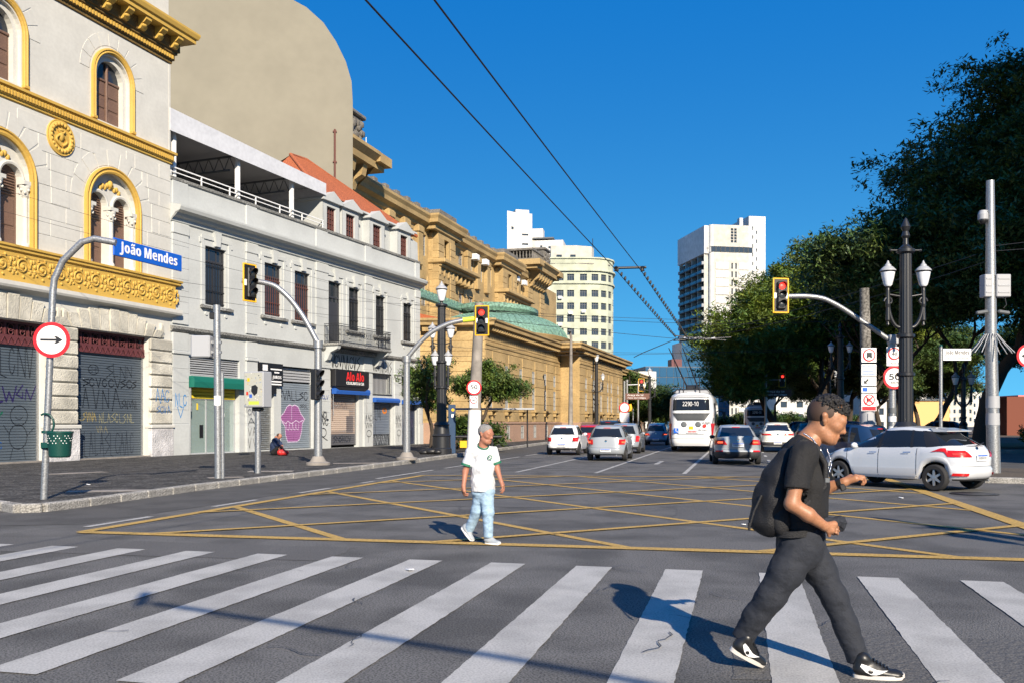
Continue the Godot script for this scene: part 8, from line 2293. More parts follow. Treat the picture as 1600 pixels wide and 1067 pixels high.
# ---------- people: tapered capsules joined by a smooth minimum, meshed as surface nets ----------
class S:
	var pr := []
	var cuts := []
	func add(a: Vector3, b: Vector3, ra: float, rb: float, k := 0.03, sc := Vector3.ONE) -> S:
		pr.append([a, b, ra, rb, k, sc])
		return self
	func chain(pts: Array, k := 0.03, sc := Vector3.ONE) -> S:   # [[point, radius], ...]
		for i in pts.size() - 1: add(pts[i][0], pts[i + 1][0], pts[i][1], pts[i + 1][1], k, sc)
		return self
	func cut(p: Vector3, n: Vector3, r := 9.0) -> S:   # removes what lies on the side n points to, within r of p
		cuts.append([Plane(n.normalized(), p), p, r])
		return self
	func mesh(c: float, amp := 0.0, freq := Vector3(10, 10, 10)) -> B:
		var lo := Vector3.ONE * 1e9; var hi := -lo
		for p in pr:
			var r: float = maxf(p[2], p[3]) * maxf(p[5].x, maxf(p[5].y, p[5].z)) + c * 3.0 + amp
			for e in 2:
				lo = lo.min(p[e] - Vector3.ONE * r); hi = hi.max(p[e] + Vector3.ONE * r)
		var nx := int((hi.x - lo.x) / c) + 2; var ny := int((hi.y - lo.y) / c) + 2; var nz := int((hi.z - lo.z) / c) + 2
		var f := PackedFloat32Array()
		f.resize(nx * ny * nz)
		f.fill(1.0)
		for p in pr:
			var sc: Vector3 = p[5]
			var a: Vector3 = p[0] / sc; var b: Vector3 = p[1] / sc
			var ra: float = p[2]; var rb: float = p[3]; var k: float = p[4]
			var ms := minf(sc.x, minf(sc.y, sc.z))
			var pad := Vector3.ONE * (maxf(ra, rb) + c * 2.0 + k) * 1.0
			var l: Vector3 = (p[0].min(p[1]) - pad * sc - Vector3.ONE * c * 2.0 - lo) / c; var h: Vector3 = (p[0].max(p[1]) + pad * sc + Vector3.ONE * c * 2.0 - lo) / c
			var ab := b - a; var ll := maxf(ab.length_squared(), 1e-9)
			for z in range(maxi(0, int(l.z)), mini(nz, int(h.z) + 1)):
				for y in range(maxi(0, int(l.y)), mini(ny, int(h.y) + 1)):
					var i := (z * ny + y) * nx + maxi(0, int(l.x))
					for x in range(maxi(0, int(l.x)), mini(nx, int(h.x) + 1)):
						var q := (lo + Vector3(x, y, z) * c) / sc
						var t := clampf((q - a).dot(ab) / ll, 0.0, 1.0)
						var d := ((q - a - ab * t).length() - ra - (rb - ra) * t) * ms
						var o := f[i]
						var g := maxf(k - absf(d - o), 0.0)
						f[i] = minf(d, o) - g * g / (4.0 * k)
						i += 1
		var nz3 := FastNoiseLite.new()
		nz3.frequency = 1.0
		nz3.fractal_octaves = 2
		var b2 := B.new()
		var id := {}
		var gr := PackedVector3Array()
		var off := [0, 1, nx, nx + 1, nx * ny, nx * ny + 1, nx * ny + nx, nx * ny + nx + 1]
		if amp > 0.0 or cuts.size():
			for z in nz:
				for y in ny:
					var i := (z * ny + y) * nx
					for x in nx:
						if absf(f[i]) < 0.12:
							var p := lo + Vector3(x, y, z) * c
							if amp > 0.0 and absf(f[i]) < 0.05: f[i] += amp * nz3.get_noise_3dv(p * freq)
							for pl in cuts:
								if p.distance_to(pl[1]) < pl[2]: f[i] = maxf(f[i], pl[0].distance_to(p))
						i += 1
		for z in nz - 1:
			for y in ny - 1:
				var i := (z * ny + y) * nx
				for x in nx - 1:
					if absf(f[i]) < c * 2.5:
						var inside := 0
						var v := []
						for o in 8:
							var s := f[i + off[o]]
							v.append(s)
							if s < 0.0: inside += 1
						if inside > 0 and inside < 8:
							var sum := Vector3.ZERO; var cnt := 0
							for e in [[0, 1], [2, 3], [4, 5], [6, 7], [0, 2], [1, 3], [4, 6], [5, 7], [0, 4], [1, 5], [2, 6], [3, 7]]:
								var s0: float = v[e[0]]; var s1: float = v[e[1]]
								if (s0 < 0.0) != (s1 < 0.0):
									var t := s0 / (s0 - s1)
									var pa := Vector3(e[0] & 1, (e[0] >> 1) & 1, e[0] >> 2); var pb := Vector3(e[1] & 1, (e[1] >> 1) & 1, e[1] >> 2)
									sum += pa.lerp(pb, t); cnt += 1
							id[i] = b2.v.size()
							b2.v.append(lo + (Vector3(x, y, z) + sum / cnt) * c)
							b2.n.append(Vector3(v[1] + v[3] + v[5] + v[7] - v[0] - v[2] - v[4] - v[6], v[2] + v[3] + v[6] + v[7] - v[0] - v[1] - v[4] - v[5], v[4] + v[5] + v[6] + v[7] - v[0] - v[1] - v[2] - v[3]).normalized())
							b2.uv.append(Vector2.ZERO)
					i += 1
		for i: int in id:
			var x := i % nx; var y := (i / nx) % ny; var z := i / (nx * ny)
			var s0 := f[i] < 0.0
			for ax in 3:
				var step: int = [1, nx, nx * ny][ax]
				var s1 := f[i + step] < 0.0
				if s0 == s1: continue
				var u: int = [nx, nx * ny, 1][ax]; var w: int = [nx * ny, 1, nx][ax]
				if not (id.has(i - u) and id.has(i - w) and id.has(i - u - w)): continue
				var q := [id[i], id[i - u], id[i - u - w], id[i - w]]
				if s0: b2.ix.append_array([q[0], q[2], q[1], q[0], q[3], q[2]])
				else: b2.ix.append_array([q[0], q[1], q[2], q[0], q[2], q[3]])
		return b2

# a hand: wrist, direction of the palm, outward normal of the back of the hand, curl 0..1; adds to s
func hand(s: S, wrist: Vector3, dir: Vector3, back: Vector3, thumb_side: float, curl: float, k := 1.0) -> void:
	var d := dir.normalized(); var b := (back - d * back.dot(d)).normalized(); var side := d.cross(b) * thumb_side
	var palm := wrist + d * 0.05 * k
	s.add(wrist, palm + side * 0.018 * k, 0.024 * k, 0.026 * k, 0.015)
	s.add(wrist, palm - side * 0.02 * k + d * 0.02 * k, 0.022 * k, 0.024 * k, 0.015)
	for i in 4:
		var base: Vector3 = palm + d * (0.035 + [0.0, 0.006, 0.002, -0.008][i]) * k + side * (0.03 - 0.02 * i) * k
		var l: float = [0.04, 0.045, 0.042, 0.033][i] * k
		var p := base; var a := 0.25 + curl * 0.5
		var r := 0.0095 * k
		for j in 3:
			var q: Vector3 = p + (d * cos(a) - b * sin(a)) * l
			s.add(p, q, r, r * 0.92, 0.006)
			p = q; a += curl * 1.25 + 0.12; l *= 0.72; r *= 0.93
	var tb := wrist + d * 0.025 * k + side * 0.028 * k
	var tm := tb + (side * 0.75 + d * 0.75 - b * (0.3 + curl * 0.3)).normalized() * 0.036 * k
	var tt := tm + (d * 0.9 - b * (0.3 + curl * 0.5) - side * curl * 0.5).normalized() * 0.03 * k
	s.add(tb, tm, 0.013 * k, 0.011 * k, 0.01); s.add(tm, tt, 0.0105 * k, 0.009 * k, 0.006)

# head with face towards +x, origin at the skull centre, k scales; returns a Node3D's parts through meshes on parent
func head_mesh(neck_to: Vector3, c: float, slim := 1.0) -> B:
	var s := S.new()
	s.add(Vector3(-0.02, 0.035, 0), Vector3(0.018, 0.03, 0), 0.088, 0.084, 0.03, Vector3(1, 1, 0.88))
	s.add(Vector3(0.035, -0.02, 0), Vector3(0.04, -0.065, 0), 0.062, 0.046, 0.04, Vector3(1, 1, 0.98 * slim))
	s.add(Vector3(0.03, -0.085, -0.02), Vector3(0.03, -0.085, 0.02), 0.036, 0.036, 0.03)
	s.add(Vector3(0.062, -0.1, 0), Vector3(0.07, -0.1, 0), 0.024, 0.022, 0.02)
	s.add(Vector3(-0.01, -0.06, -0.045), Vector3(0.045, -0.095, -0.025), 0.022, 0.022, 0.03); s.add(Vector3(-0.01, -0.06, 0.045), Vector3(0.045, -0.095, 0.025), 0.022, 0.022, 0.03)
	s.add(Vector3(0.086, 0.005, 0), Vector3(0.108, -0.034, 0), 0.011, 0.014, 0.012)
	s.add(Vector3(0.09, -0.04, -0.014), Vector3(0.09, -0.04, 0.014), 0.012, 0.012, 0.01)
	s.add(Vector3(0.082, 0.02, -0.042), Vector3(0.082, 0.02, 0.042), 0.016, 0.016, 0.02)
	s.add(Vector3(0.06, -0.02, -0.042), Vector3(0.06, -0.02, -0.038), 0.024, 0.022, 0.02); s.add(Vector3(0.06, -0.02, 0.042), Vector3(0.06, -0.02, 0.038), 0.024, 0.022, 0.02)
	s.add(Vector3(0.084, -0.066, -0.016), Vector3(0.084, -0.066, 0.016), 0.01, 0.01, 0.008); s.add(Vector3(0.082, -0.079, -0.014), Vector3(0.082, -0.079, 0.014), 0.011, 0.011, 0.008)
	for z: float in [-1.0, 1.0]:
		s.add(Vector3(-0.012, -0.005, z * 0.078), Vector3(-0.022, 0.022, z * 0.086), 0.013, 0.016, 0.008, Vector3(1, 1, 0.7))
		s.add(Vector3(-0.008, -0.022, z * 0.078), Vector3(-0.012, -0.008, z * 0.082), 0.009, 0.011, 0.006, Vector3(1, 1, 0.8))
	s.add(Vector3(-0.02, -0.05, 0), neck_to, 0.056, 0.062, 0.03)
	return s.mesh(c)

func face_details(h: Node3D, brow: String, lips: String, c := 1.0) -> void:
	for z: float in [-1.0, 1.0]:
		part(h, "eye", B.new().ball(Vector3(0.078, 0.0, z * 0.032), Vector3(0.012, 0.01, 0.016), 10), "eye_white")
		part(h, "iris", B.new().ball(Vector3(0.087, -0.001, z * 0.033), Vector3(0.0045, 0.008, 0.008), 8), "black")
		part(h, "eyelid", B.new().tube([Vector3(0.085, 0.004, z * 0.018), Vector3(0.089, 0.009, z * 0.032), Vector3(0.079, 0.005, z * 0.047)], 0.0055, 5), brow)
		part(h, "eyebrow", B.new().tube([Vector3(0.099, 0.022, z * 0.014), Vector3(0.097, 0.03, z * 0.032), Vector3(0.08, 0.024, z * 0.054)], [0.006, 0.008, 0.004], 5), brow)
	part(h, "mouth", B.new().tube([Vector3(0.082, -0.072, -0.026), Vector3(0.096, -0.071, 0), Vector3(0.082, -0.072, 0.026)], [0.003, 0.007, 0.003], 6), lips)

func shoe(p: Node, called: String, heel: Vector3, toe: Vector3, up: Vector3, w: float, upper: String, sole: String, mark: bool) -> void:
	var d := (toe - heel); var l := d.length(); var x := d / l
	var y := (up - x * up.dot(x)).normalized(); var z := x.cross(y)
	var s := S.new()
	var at := func(a: float, b: float, c: float) -> Vector3: return Vector3(a * l, b, c)
	s.add(at.call(0.16, 0.055, 0), at.call(0.3, 0.05, 0), w * 0.4, w * 0.42, 0.03, Vector3(1, 1, 1)); s.add(at.call(0.3, 0.045, 0), at.call(0.82, 0.022, 0), w * 0.44, w * 0.46, 0.03, Vector3(1, 0.72, 1))
	s.add(at.call(0.14, 0.06, 0), at.call(0.2, 0.12, 0), w * 0.36, w * 0.4, 0.02)
	s.add(at.call(0.3, 0.1, 0), at.call(0.55, 0.06, 0), w * 0.26, w * 0.2, 0.03)
	s.cut(Vector3(0, 0.018, 0), Vector3.DOWN)
	var o := part(p, called, s.mesh(0.006), upper)
	o.transform = Transform3D(Basis(x, y, z), heel)
	var so := B.new()
	var rows := []
	for yy in [0.0, 0.024]:
		var row := PackedVector3Array()
		for i in 28:
			var a := TAU * i / 28
			var cx := cos(a); var sz := sin(a)
			row.append(Vector3(l * 0.5 + signf(cx) * pow(absf(cx), 0.75) * l * 0.5, yy + (0.012 if cx > 0.85 else 0.0), signf(sz) * pow(absf(sz), 0.8) * w * (0.5 if cx > 0 else 0.43)))
		rows.append(row)
	so.grid(rows, true, true)
	for k in 2:
		for i in range(1, 27):
			if k == 1: so.tri(rows[1][0], rows[1][i + 1], rows[1][i])
			else: so.tri(rows[0][0], rows[0][i], rows[0][i + 1])
	part(o, "sole", so, sole)
	if mark:
		var lc := B.new()
		for i in 5: lc.tube([Vector3(l * (0.4 + 0.065 * i), 0.112 - 0.012 * i, -0.028), Vector3(l * (0.42 + 0.065 * i), 0.122 - 0.012 * i, 0), Vector3(l * (0.4 + 0.065 * i), 0.112 - 0.012 * i, 0.028)], 0.005, 4)
		part(o, "laces", lc, upper)
		for sd: float in [-1.0, 1.0]:
			# curved white flash on the flank
			var rows2 := []
			var prof := [[0.12, 0.082, 0.098], [0.22, 0.05, 0.088], [0.32, 0.034, 0.074], [0.42, 0.032, 0.062], [0.52, 0.042, 0.06], [0.62, 0.058, 0.062]]
			for e in 2:
				var row := PackedVector3Array()
				for q in prof:
					var yy: float = q[1 + e]
					row.append(Vector3(l * (q[0] + 0.03 * e), yy, sd * (w * 0.47 - maxf(0.0, yy - 0.05) * 0.25 + 0.004)))
				rows2.append(row)
			part(o, "flash", B.new().grid(rows2, false, sd < 0), "sign_white")

func build_people() -> void:
	var cloth_bump := noise_tex(0.05, 0, 1, "fine", 512, 8.0)
	wear("skin_young", Color(0.36, 0.165, 0.085), 0.5, noise_tex(0.03, 0.9, 1.03), 0.3, null, 1.0, cloth_bump, 0.08)
	M.skin_young.subsurf_scatter_enabled = true
	M.skin_young.subsurf_scatter_strength = 0.08
	wear("skin_old", Color(0.42, 0.18, 0.11), 0.55, noise_tex(0.05, 0.8, 1.03), 0.2, null, 1.0, cloth_bump, 0.2)
	wear("tee_black", Color(0.0065, 0.0065, 0.008), 0.85, noise_tex(0.03, 0.8, 1.1), 0.4, null, 1.0, cloth_bump, 0.5)
	wear("jeans_black", Color(0.0145, 0.0175, 0.026), 0.85, noise_tex(0.02, 0.85, 1.12), 0.5, null, 1.0, cloth_bump, 0.35)
	wear("jeans_pale", Color(0.3, 0.43, 0.56), 0.85, noise_tex(0.02, 0.88, 1.06), 0.6, null, 1.0, cloth_bump, 0.3)
	wear("tee_white", Color(0.6, 0.61, 0.63), 0.85, noise_tex(0.02, 0.92, 1.0), 0.5, null, 1.0, cloth_bump, 0.4)
	wear("pack_black", Color(0.006, 0.006, 0.008), 0.7, noise_tex(0.05, 0.7, 1.2), 0.3, null, 1.0, cloth_bump, 0.8)
	wear("hair_black", Color(0.011, 0.009, 0.008), 0.6, noise_tex(0.1, 0.5, 1.3), 0.1, null, 1.0, noise_tex(0.16, 0, 1, "fine", 1024, 5.0), 1.0)
	wear("hair_fade", Color(0.06, 0.032, 0.02), 0.7, noise_tex(0.1, 0.6, 1.3), 0.1)
	wear("hair_grey", Color(0.3, 0.29, 0.28), 0.7, noise_tex(0.1, 0.5, 1.2), 0.08)
	mat("eye_white", Color(0.6, 0.58, 0.55), 0.2)
	mat("lips_young", Color(0.26, 0.09, 0.06), 0.5)
	mat("brow_old", Color(0.1, 0.07, 0.06), 0.7)
	mat("lips_old", Color(0.3, 0.1, 0.075), 0.6)
	mat("silver", Color(0.75, 0.75, 0.77), 0.18, 1.0)
	mat("gum_sole", Color(0.55, 0.52, 0.48), 0.6)
	mat("shoe_black", Color(0.012, 0.012, 0.013), 0.4)
	mat("shoe_grey", Color(0.3, 0.33, 0.36), 0.7)
	mat("trim_green", Color(0.01, 0.13, 0.07), 0.7)
	mat("navy_cloth", Color(0.012, 0.025, 0.07), 0.85)
	mat("bag_red", Color(0.5, 0.02, 0.02), 0.5)
	# --- young man striding to the right, looking down ---
	var y := thing("person", "young man in black T-shirt and jeans striding over the crossing, looking down at his hand", "person", D2(1.87, 5.92, 0.0))
	var hn := Vector3(0.06, 1.4, 0.0)
	# arms, hands and neck: one continuous body under the clothes
	var b := S.new()
	b.chain([[Vector3(0.0, 1.4, 0), 0.085], [Vector3(0.045, 1.48, 0.0), 0.06], [Vector3(0.1, 1.54, 0.0), 0.058]], 0.03)
	b.add(Vector3(-0.03, 1.4, -0.15), Vector3(-0.03, 1.4, 0.15), 0.055, 0.055, 0.04)
	b.chain([[Vector3(0.0, 1.32, 0), 0.1], [Vector3(-0.01, 0.92, 0), 0.11]], 0.04)
	# right arm, bent, fist at the belt
	b.chain([[Vector3(-0.05, 1.385, 0.175), 0.05], [Vector3(-0.115, 1.22, 0.235), 0.046], [Vector3(-0.147, 1.1, 0.25), 0.045], [Vector3(-0.05, 1.035, 0.26), 0.044], [Vector3(0.06, 0.962, 0.225), 0.03]], 0.02)
	hand(b, Vector3(0.063, 0.96, 0.222), Vector3(0.9, -0.15, -0.25), Vector3(0.25, 0.25, 1), 1.0, 1.0)
	# left arm, reaching forward
	b.chain([[Vector3(0.03, 1.4, -0.18), 0.058], [Vector3(0.09, 1.12, -0.22), 0.046], [Vector3(0.2, 1.165, -0.17), 0.043], [Vector3(0.3, 1.21, -0.1), 0.029]], 0.02)
	hand(b, Vector3(0.303, 1.212, -0.098), Vector3(0.85, 0.4, 0.12), Vector3(-0.4, 0.8, 0.2), -1.0, 0.7)
	var body := part(y, "body", b.mesh(0.0062), "skin_young")
	# head bowed
	var hd := part(y, "head", head_mesh(Vector3(-0.075, -0.17, 0), 0.0048), "skin_young", Vector3(0.146, 1.616, 0.005))
	hd.rotation = Vector3(0.0, -0.22, -0.3)
	hd.scale = Vector3.ONE * 1.17
	face_details(hd, "hair_black", "lips_young")
	var hs := S.new()
	var hg := RandomNumberGenerator.new()
	hg.seed = 5
	for i in 170:
		var a := hg.randf() * TAU; var e := hg.randf_range(0.42, PI / 2)
		var p := Vector3(cos(a) * cos(e) * 0.088 - 0.002, sin(e) * 0.09 + 0.036, sin(a) * cos(e) * 0.076)
		if p.x > 0.05: p += Vector3(0.012, 0.002, 0)
		hs.add(p, p + Vector3(hg.randf_range(-0.008, 0.008), 0.008, hg.randf_range(-0.008, 0.008)), 0.013, 0.012, 0.006)
	hs.add(Vector3(-0.015, 0.06, 0), Vector3(0.03, 0.06, 0), 0.084, 0.08, 0.01, Vector3(1, 0.9, 0.9))
	hs.cut(Vector3(0.0, 0.052, 0.0), Vector3(0.0, -1, 0))
	part(hd, "curly_hair", hs.mesh(0.0048, 0.012, Vector3(55, 55, 55)), "hair_black")
	var fd := S.new()
	fd.add(Vector3(-0.022, 0.036, 0), Vector3(0.0, 0.034, 0), 0.0905, 0.087, 0.03, Vector3(1, 1, 0.89))
	fd.cut(Vector3(0.02, -0.005, 0), Vector3(0.5, -1, 0)).cut(Vector3(0.04, 0, 0), Vector3(1, 0.3, 0))
	part(hd, "faded_sides", fd.mesh(0.006), "hair_fade")
	# T-shirt
	var ts := S.new()
	ts.add(Vector3(-0.025, 1.405, -0.14), Vector3(-0.025, 1.405, 0.14), 0.068, 0.068, 0.06)
	ts.chain([[Vector3(0.0, 1.34, 0), 0.125], [Vector3(0.005, 1.2, 0), 0.14], [Vector3(-0.01, 1.05, 0), 0.147], [Vector3(-0.015, 0.88, 0), 0.157]], 0.06, Vector3(1, 1, 1.18))
	ts.chain([[Vector3(0.03, 1.5, 0), 0.07], [Vector3(-0.005, 1.4, 0), 0.11]], 0.05)
	ts.chain([[Vector3(-0.05, 1.4, 0.17), 0.078], [Vector3(-0.118, 1.18, 0.238), 0.076]], 0.05)
	ts.chain([[Vector3(0.02, 1.41, -0.17), 0.076], [Vector3(0.075, 1.2, -0.21), 0.072]], 0.05)
	ts.cut(Vector3(0.02, 0.915, 0), Vector3(-0.1, -1, 0)).cut(Vector3(0.045, 1.48, 0), Vector3(0.62, 1, 0), 0.13)
	ts.cut(Vector3(-0.118, 1.19, 0.24), Vector3(-0.1, -1, 0.2), 0.12)
	part(y, "tee_shirt", ts.mesh(0.0095, 0.012, Vector3(8, 3, 8)), "tee_black")
	# jeans
	var jn := S.new()
	jn.add(Vector3(-0.01, 0.88, -0.06), Vector3(-0.01, 0.88, 0.06), 0.13, 0.13, 0.05)
	jn.add(Vector3(-0.02, 0.79, -0.05), Vector3(-0.02, 0.79, 0.05), 0.13, 0.13, 0.05)
	jn.chain([[Vector3(-0.05, 0.8, 0.07), 0.128], [Vector3(-0.13, 0.66, 0.085), 0.108], [Vector3(-0.225, 0.49, 0.06), 0.089], [Vector3(-0.3, 0.36, 0.0), 0.079], [Vector3(-0.375, 0.2, -0.06), 0.07]], 0.035)
	jn.chain([[Vector3(0.04, 0.8, -0.06), 0.122], [Vector3(0.12, 0.65, -0.04), 0.1], [Vector3(0.198, 0.48, 0.02), 0.081], [Vector3(0.265, 0.29, 0.05), 0.075], [Vector3(0.325, 0.1, 0.09), 0.07]], 0.035)
	jn.cut(Vector3(0.0, 0.945, 0), Vector3(-0.15, 1, 0))
	jn.cut(Vector3(-0.372, 0.2, -0.06), Vector3(-0.35, -0.9, -0.2), 0.2).cut(Vector3(0.322, 0.085, 0.09), Vector3(0.15, -1, 0), 0.2)
	var je := part(y, "jeans", jn.mesh(0.0092, 0.006, Vector3(9, 12, 9)), "jeans_black")
	part(je, "waistband", B.new().lathe([Vector2(0.132, 0.9), Vector2(0.137, 0.9), Vector2(0.137, 0.935), Vector2(0.13, 0.94)], 28, Transform3D(Basis.from_scale(Vector3(1, 1, 1.42)) * Basis(Vector3.BACK, 0.08), Vector3(-0.0, -0.012, 0))), "pack_black")
	shoe(y, "shoe", Vector3(-0.465, 0.135, -0.02), Vector3(-0.23, 0.012, -0.08), Vector3(0.45, 0.85, 0.2), 0.105, "shoe_black", "gum_sole", true)
	shoe(y, "shoe", Vector3(0.27, 0.0, 0.14), Vector3(0.575, 0.006, 0.19), Vector3(0, 1, 0), 0.108, "shoe_black", "gum_sole", true)
	# chain, watch, patterned cloth under the fist
	var ch := B.new()
	var cp := [Vector3(-0.01, 1.53, 0.06), Vector3(0.03, 1.5, 0.092), Vector3(0.075, 1.43, 0.122), Vector3(0.11, 1.35, 0.128), Vector3(0.135, 1.29, 0.112), Vector3(0.16, 1.34, 0.07), Vector3(0.14, 1.44, 0.04)]
	for i in cp.size() - 1:
		var k := int(cp[i].distance_to(cp[i + 1]) / 0.011) + 1
		for j in k: ch.ball(cp[i].lerp(cp[i + 1], float(j) / k), Vector3.ONE * 0.0068, 6)
	part(y, "neck_chain", ch, "silver")
	# --- things he wears or holds, each its own object ---
	var w := thing("wrist_watch", "black wrist watch on the young man's raised forearm", "watch", D2(1.87, 5.92, 0.0))
	part(w, "strap", B.new().lathe([Vector2(0.036, -0.014), Vector2(0.038, -0.012), Vector2(0.038, 0.012), Vector2(0.036, 0.014)], 18, Transform3D(Basis(Quaternion(Vector3.UP, Vector3(0.9, 0.35, 0.55).normalized())), Vector3(0.28, 1.203, -0.112))), "black")
	part(w, "case", B.new().rbox(Vector3.ZERO, Vector3(0.038, 0.046, 0.016), 0.006, Transform3D(Basis(Vector3.BACK, 0.35), Vector3(0.285, 1.18, -0.078))), "black")
	var bp := thing("backpack", "bulky black backpack hanging on the young man's back", "backpack", D2(1.87, 5.92, 0.0))
	var ps := S.new()
	ps.chain([[Vector3(-0.11, 1.38, 0.02), 0.06], [Vector3(-0.165, 1.24, 0.01), 0.09], [Vector3(-0.2, 1.1, 0.0), 0.105], [Vector3(-0.215, 0.97, 0.0), 0.105]], 0.05, Vector3(1, 1, 1.3))
	ps.chain([[Vector3(-0.25, 1.16, 0.0), 0.055], [Vector3(-0.28, 0.97, 0.0), 0.065]], 0.02, Vector3(1, 1, 1.4))
	part(bp, "sack", ps.mesh(0.0095, 0.007, Vector3(7, 5, 7)), "pack_black")
	for s: float in [-1.0, 1.0]:
		part(bp, "shoulder_strap", B.new().tube([Vector3(-0.1, 1.43, s * 0.09), Vector3(-0.03, 1.488, s * 0.105), Vector3(0.04, 1.45, s * 0.13), Vector3(0.095, 1.34, s * 0.145), Vector3(0.09, 1.2, s * 0.155), Vector3(-0.04, 1.08, s * 0.17)], 0.02, 7), "pack_black")
	part(bp, "side_pocket", B.new().ball(Vector3(-0.17, 0.98, 0.125), Vector3(0.06, 0.09, 0.03), 12), "pack_black")
	part(bp, "buckle", B.new().rbox(Vector3(0.1, 1.24, 0.168), Vector3(0.03, 0.03, 0.012), 0.003), "shade_far")
	part(bp, "hanging_strap", B.new().tube([Vector3(-0.29, 1.14, 0.09), Vector3(-0.34, 1.04, 0.1), Vector3(-0.37, 0.95, 0.11)], 0.009, 5).rbox(Vector3(-0.373, 0.945, 0.11), Vector3(0.016, 0.05, 0.014), 0.003), "pack_black")
	part(bp, "zip", B.new().tube([Vector3(-0.19, 1.28, 0.1), Vector3(-0.24, 1.15, 0.115), Vector3(-0.27, 1.0, 0.11)], 0.006, 5), "shade_far")
	var cl := S.new()
	cl.add(Vector3(0.09, 0.985, 0.16), Vector3(0.19, 0.975, 0.13), 0.022, 0.034, 0.02)
	cl.add(Vector3(0.19, 0.985, 0.13), Vector3(0.2, 0.945, 0.13), 0.03, 0.028, 0.02)
	solo("bunched_cloth", cl.mesh(0.007, 0.012, Vector3(24, 24, 24)), "jeans_black", "dark patterned cloth bunched in the young man's fist at his belt", "cloth", D2(1.87, 5.92, 0.0))
	# --- old man in a white ringer T-shirt ---
	var o := thing("person", "grey-haired old man in white T-shirt with green trim and pale jeans crossing the yellow box", "person", D2(-0.43, 12.15, 0.005))
	var ob := S.new()
	ob.chain([[Vector3(0.03, 1.2, 0), 0.08], [Vector3(0.05, 1.28, 0.02), 0.055], [Vector3(0.07, 1.34, 0.04), 0.052]], 0.03)
	ob.add(Vector3(-0.09, 1.21, 0.02), Vector3(0.17, 1.22, -0.02), 0.05, 0.05, 0.03)
	ob.chain([[Vector3(0.03, 1.1, 0), 0.1], [Vector3(0.04, 0.75, 0), 0.1]], 0.04)
	ob.chain([[Vector3(-0.12, 1.2, 0.03), 0.05], [Vector3(-0.185, 0.95, 0.03), 0.04], [Vector3(-0.205, 0.77, 0.09), 0.027]], 0.02)
	hand(ob, Vector3(-0.205, 0.77, 0.09), Vector3(0.0, -1, 0.15), Vector3(-0.8, 0, 0.5), 1.0, 0.6)
	ob.chain([[Vector3(0.19, 1.21, -0.02), 0.048], [Vector3(0.235, 0.98, 0.0), 0.038], [Vector3(0.285, 0.83, 0.08), 0.026]], 0.02)
	hand(ob, Vector3(0.285, 0.83, 0.08), Vector3(0.38, -0.9, 0.3), Vector3(0.85, 0.2, 0.3), -1.0, 0.4)
	part(o, "body", ob.mesh(0.008), "skin_old")
	var oh := part(o, "head", head_mesh(Vector3(-0.035, -0.17, 0), 0.006, 0.92), "skin_old", Vector3(0.085, 1.44, 0.06))
	oh.rotation = Vector3(0.0, -0.62, -0.12)
	oh.scale = Vector3.ONE * 0.98
	face_details(oh, "brow_old", "lips_old")
	var gh := S.new()
	gh.add(Vector3(-0.025, 0.045, 0), Vector3(0.005, 0.05, 0), 0.094, 0.086, 0.03, Vector3(1, 1, 0.9))
	gh.cut(Vector3(0.02, 0.03, 0), Vector3(0.75, -1, 0)).cut(Vector3(0.07, 0.06, 0), Vector3(1, -0.2, 0))
	part(oh, "grey_hair", gh.mesh(0.006, 0.006, Vector3(60, 60, 60)), "hair_grey")
	var ot := S.new()
	ot.add(Vector3(-0.09, 1.215, 0.02), Vector3(0.16, 1.225, -0.02), 0.064, 0.064, 0.05)
	ot.chain([[Vector3(0.035, 1.16, 0), 0.11], [Vector3(0.04, 0.98, 0.01), 0.122], [Vector3(0.045, 0.82, 0.01), 0.125], [Vector3(0.045, 0.68, 0.01), 0.133]], 0.05, Vector3(1.18, 1, 1))
	ot.chain([[Vector3(-0.115, 1.2, 0.03), 0.07], [Vector3(-0.17, 1.05, 0.03), 0.066]], 0.04)
	ot.chain([[Vector3(0.185, 1.21, -0.02), 0.066], [Vector3(0.22, 1.09, -0.01), 0.062]], 0.04)
	ot.chain([[Vector3(0.045, 1.3, 0.01), 0.062], [Vector3(0.03, 1.2, 0), 0.09]], 0.04)
	ot.cut(Vector3(0, 0.69, 0), Vector3(0, -1, 0)).cut(Vector3(-0.175, 1.035, 0.03), Vector3(-0.3, -1, 0), 0.09).cut(Vector3(0.05, 1.295, 0.03), Vector3(0.2, 1, 0.55), 0.1)
	var sh := part(o, "tee_shirt", ot.mesh(0.01, 0.013, Vector3(9, 6, 9)), "tee_white")
	var col := []
	for i in 21: col.append(Vector3(0.05 + cos(TAU * i / 20) * 0.068, 1.29 - sin(TAU * i / 20) * 0.04 - cos(TAU * i / 20) * 0.012, 0.025 + sin(TAU * i / 20) * 0.07))
	part(sh, "green_collar", B.new().tube(col, 0.012, 6, false), "trim_green")
	part(sh, "green_cuff", B.new().lathe([Vector2(0.066, -0.014), Vector2(0.073, -0.012), Vector2(0.071, 0.016)], 16, Transform3D(Basis(Vector3.BACK, -0.3), Vector3(-0.172, 1.04, 0.03))), "trim_green")
	part(sh, "green_cuff", B.new().lathe([Vector2(0.06, -0.014), Vector2(0.067, -0.012), Vector2(0.065, 0.016)], 16, Transform3D(Basis(Vector3.BACK, 0.35), Vector3(0.226, 1.06, -0.01))), "trim_green")
	part(sh, "round_crest", B.new().lathe([Vector2(0.02, 0.004), Vector2(0.032, 0.004), Vector2(0.032, 0)], 18, Transform3D(Basis(Vector3.RIGHT, PI / 2) * Basis(Vector3.BACK, -0.25), Vector3(0.14, 1.14, 0.115))), "trim_green")
	var oj := S.new()
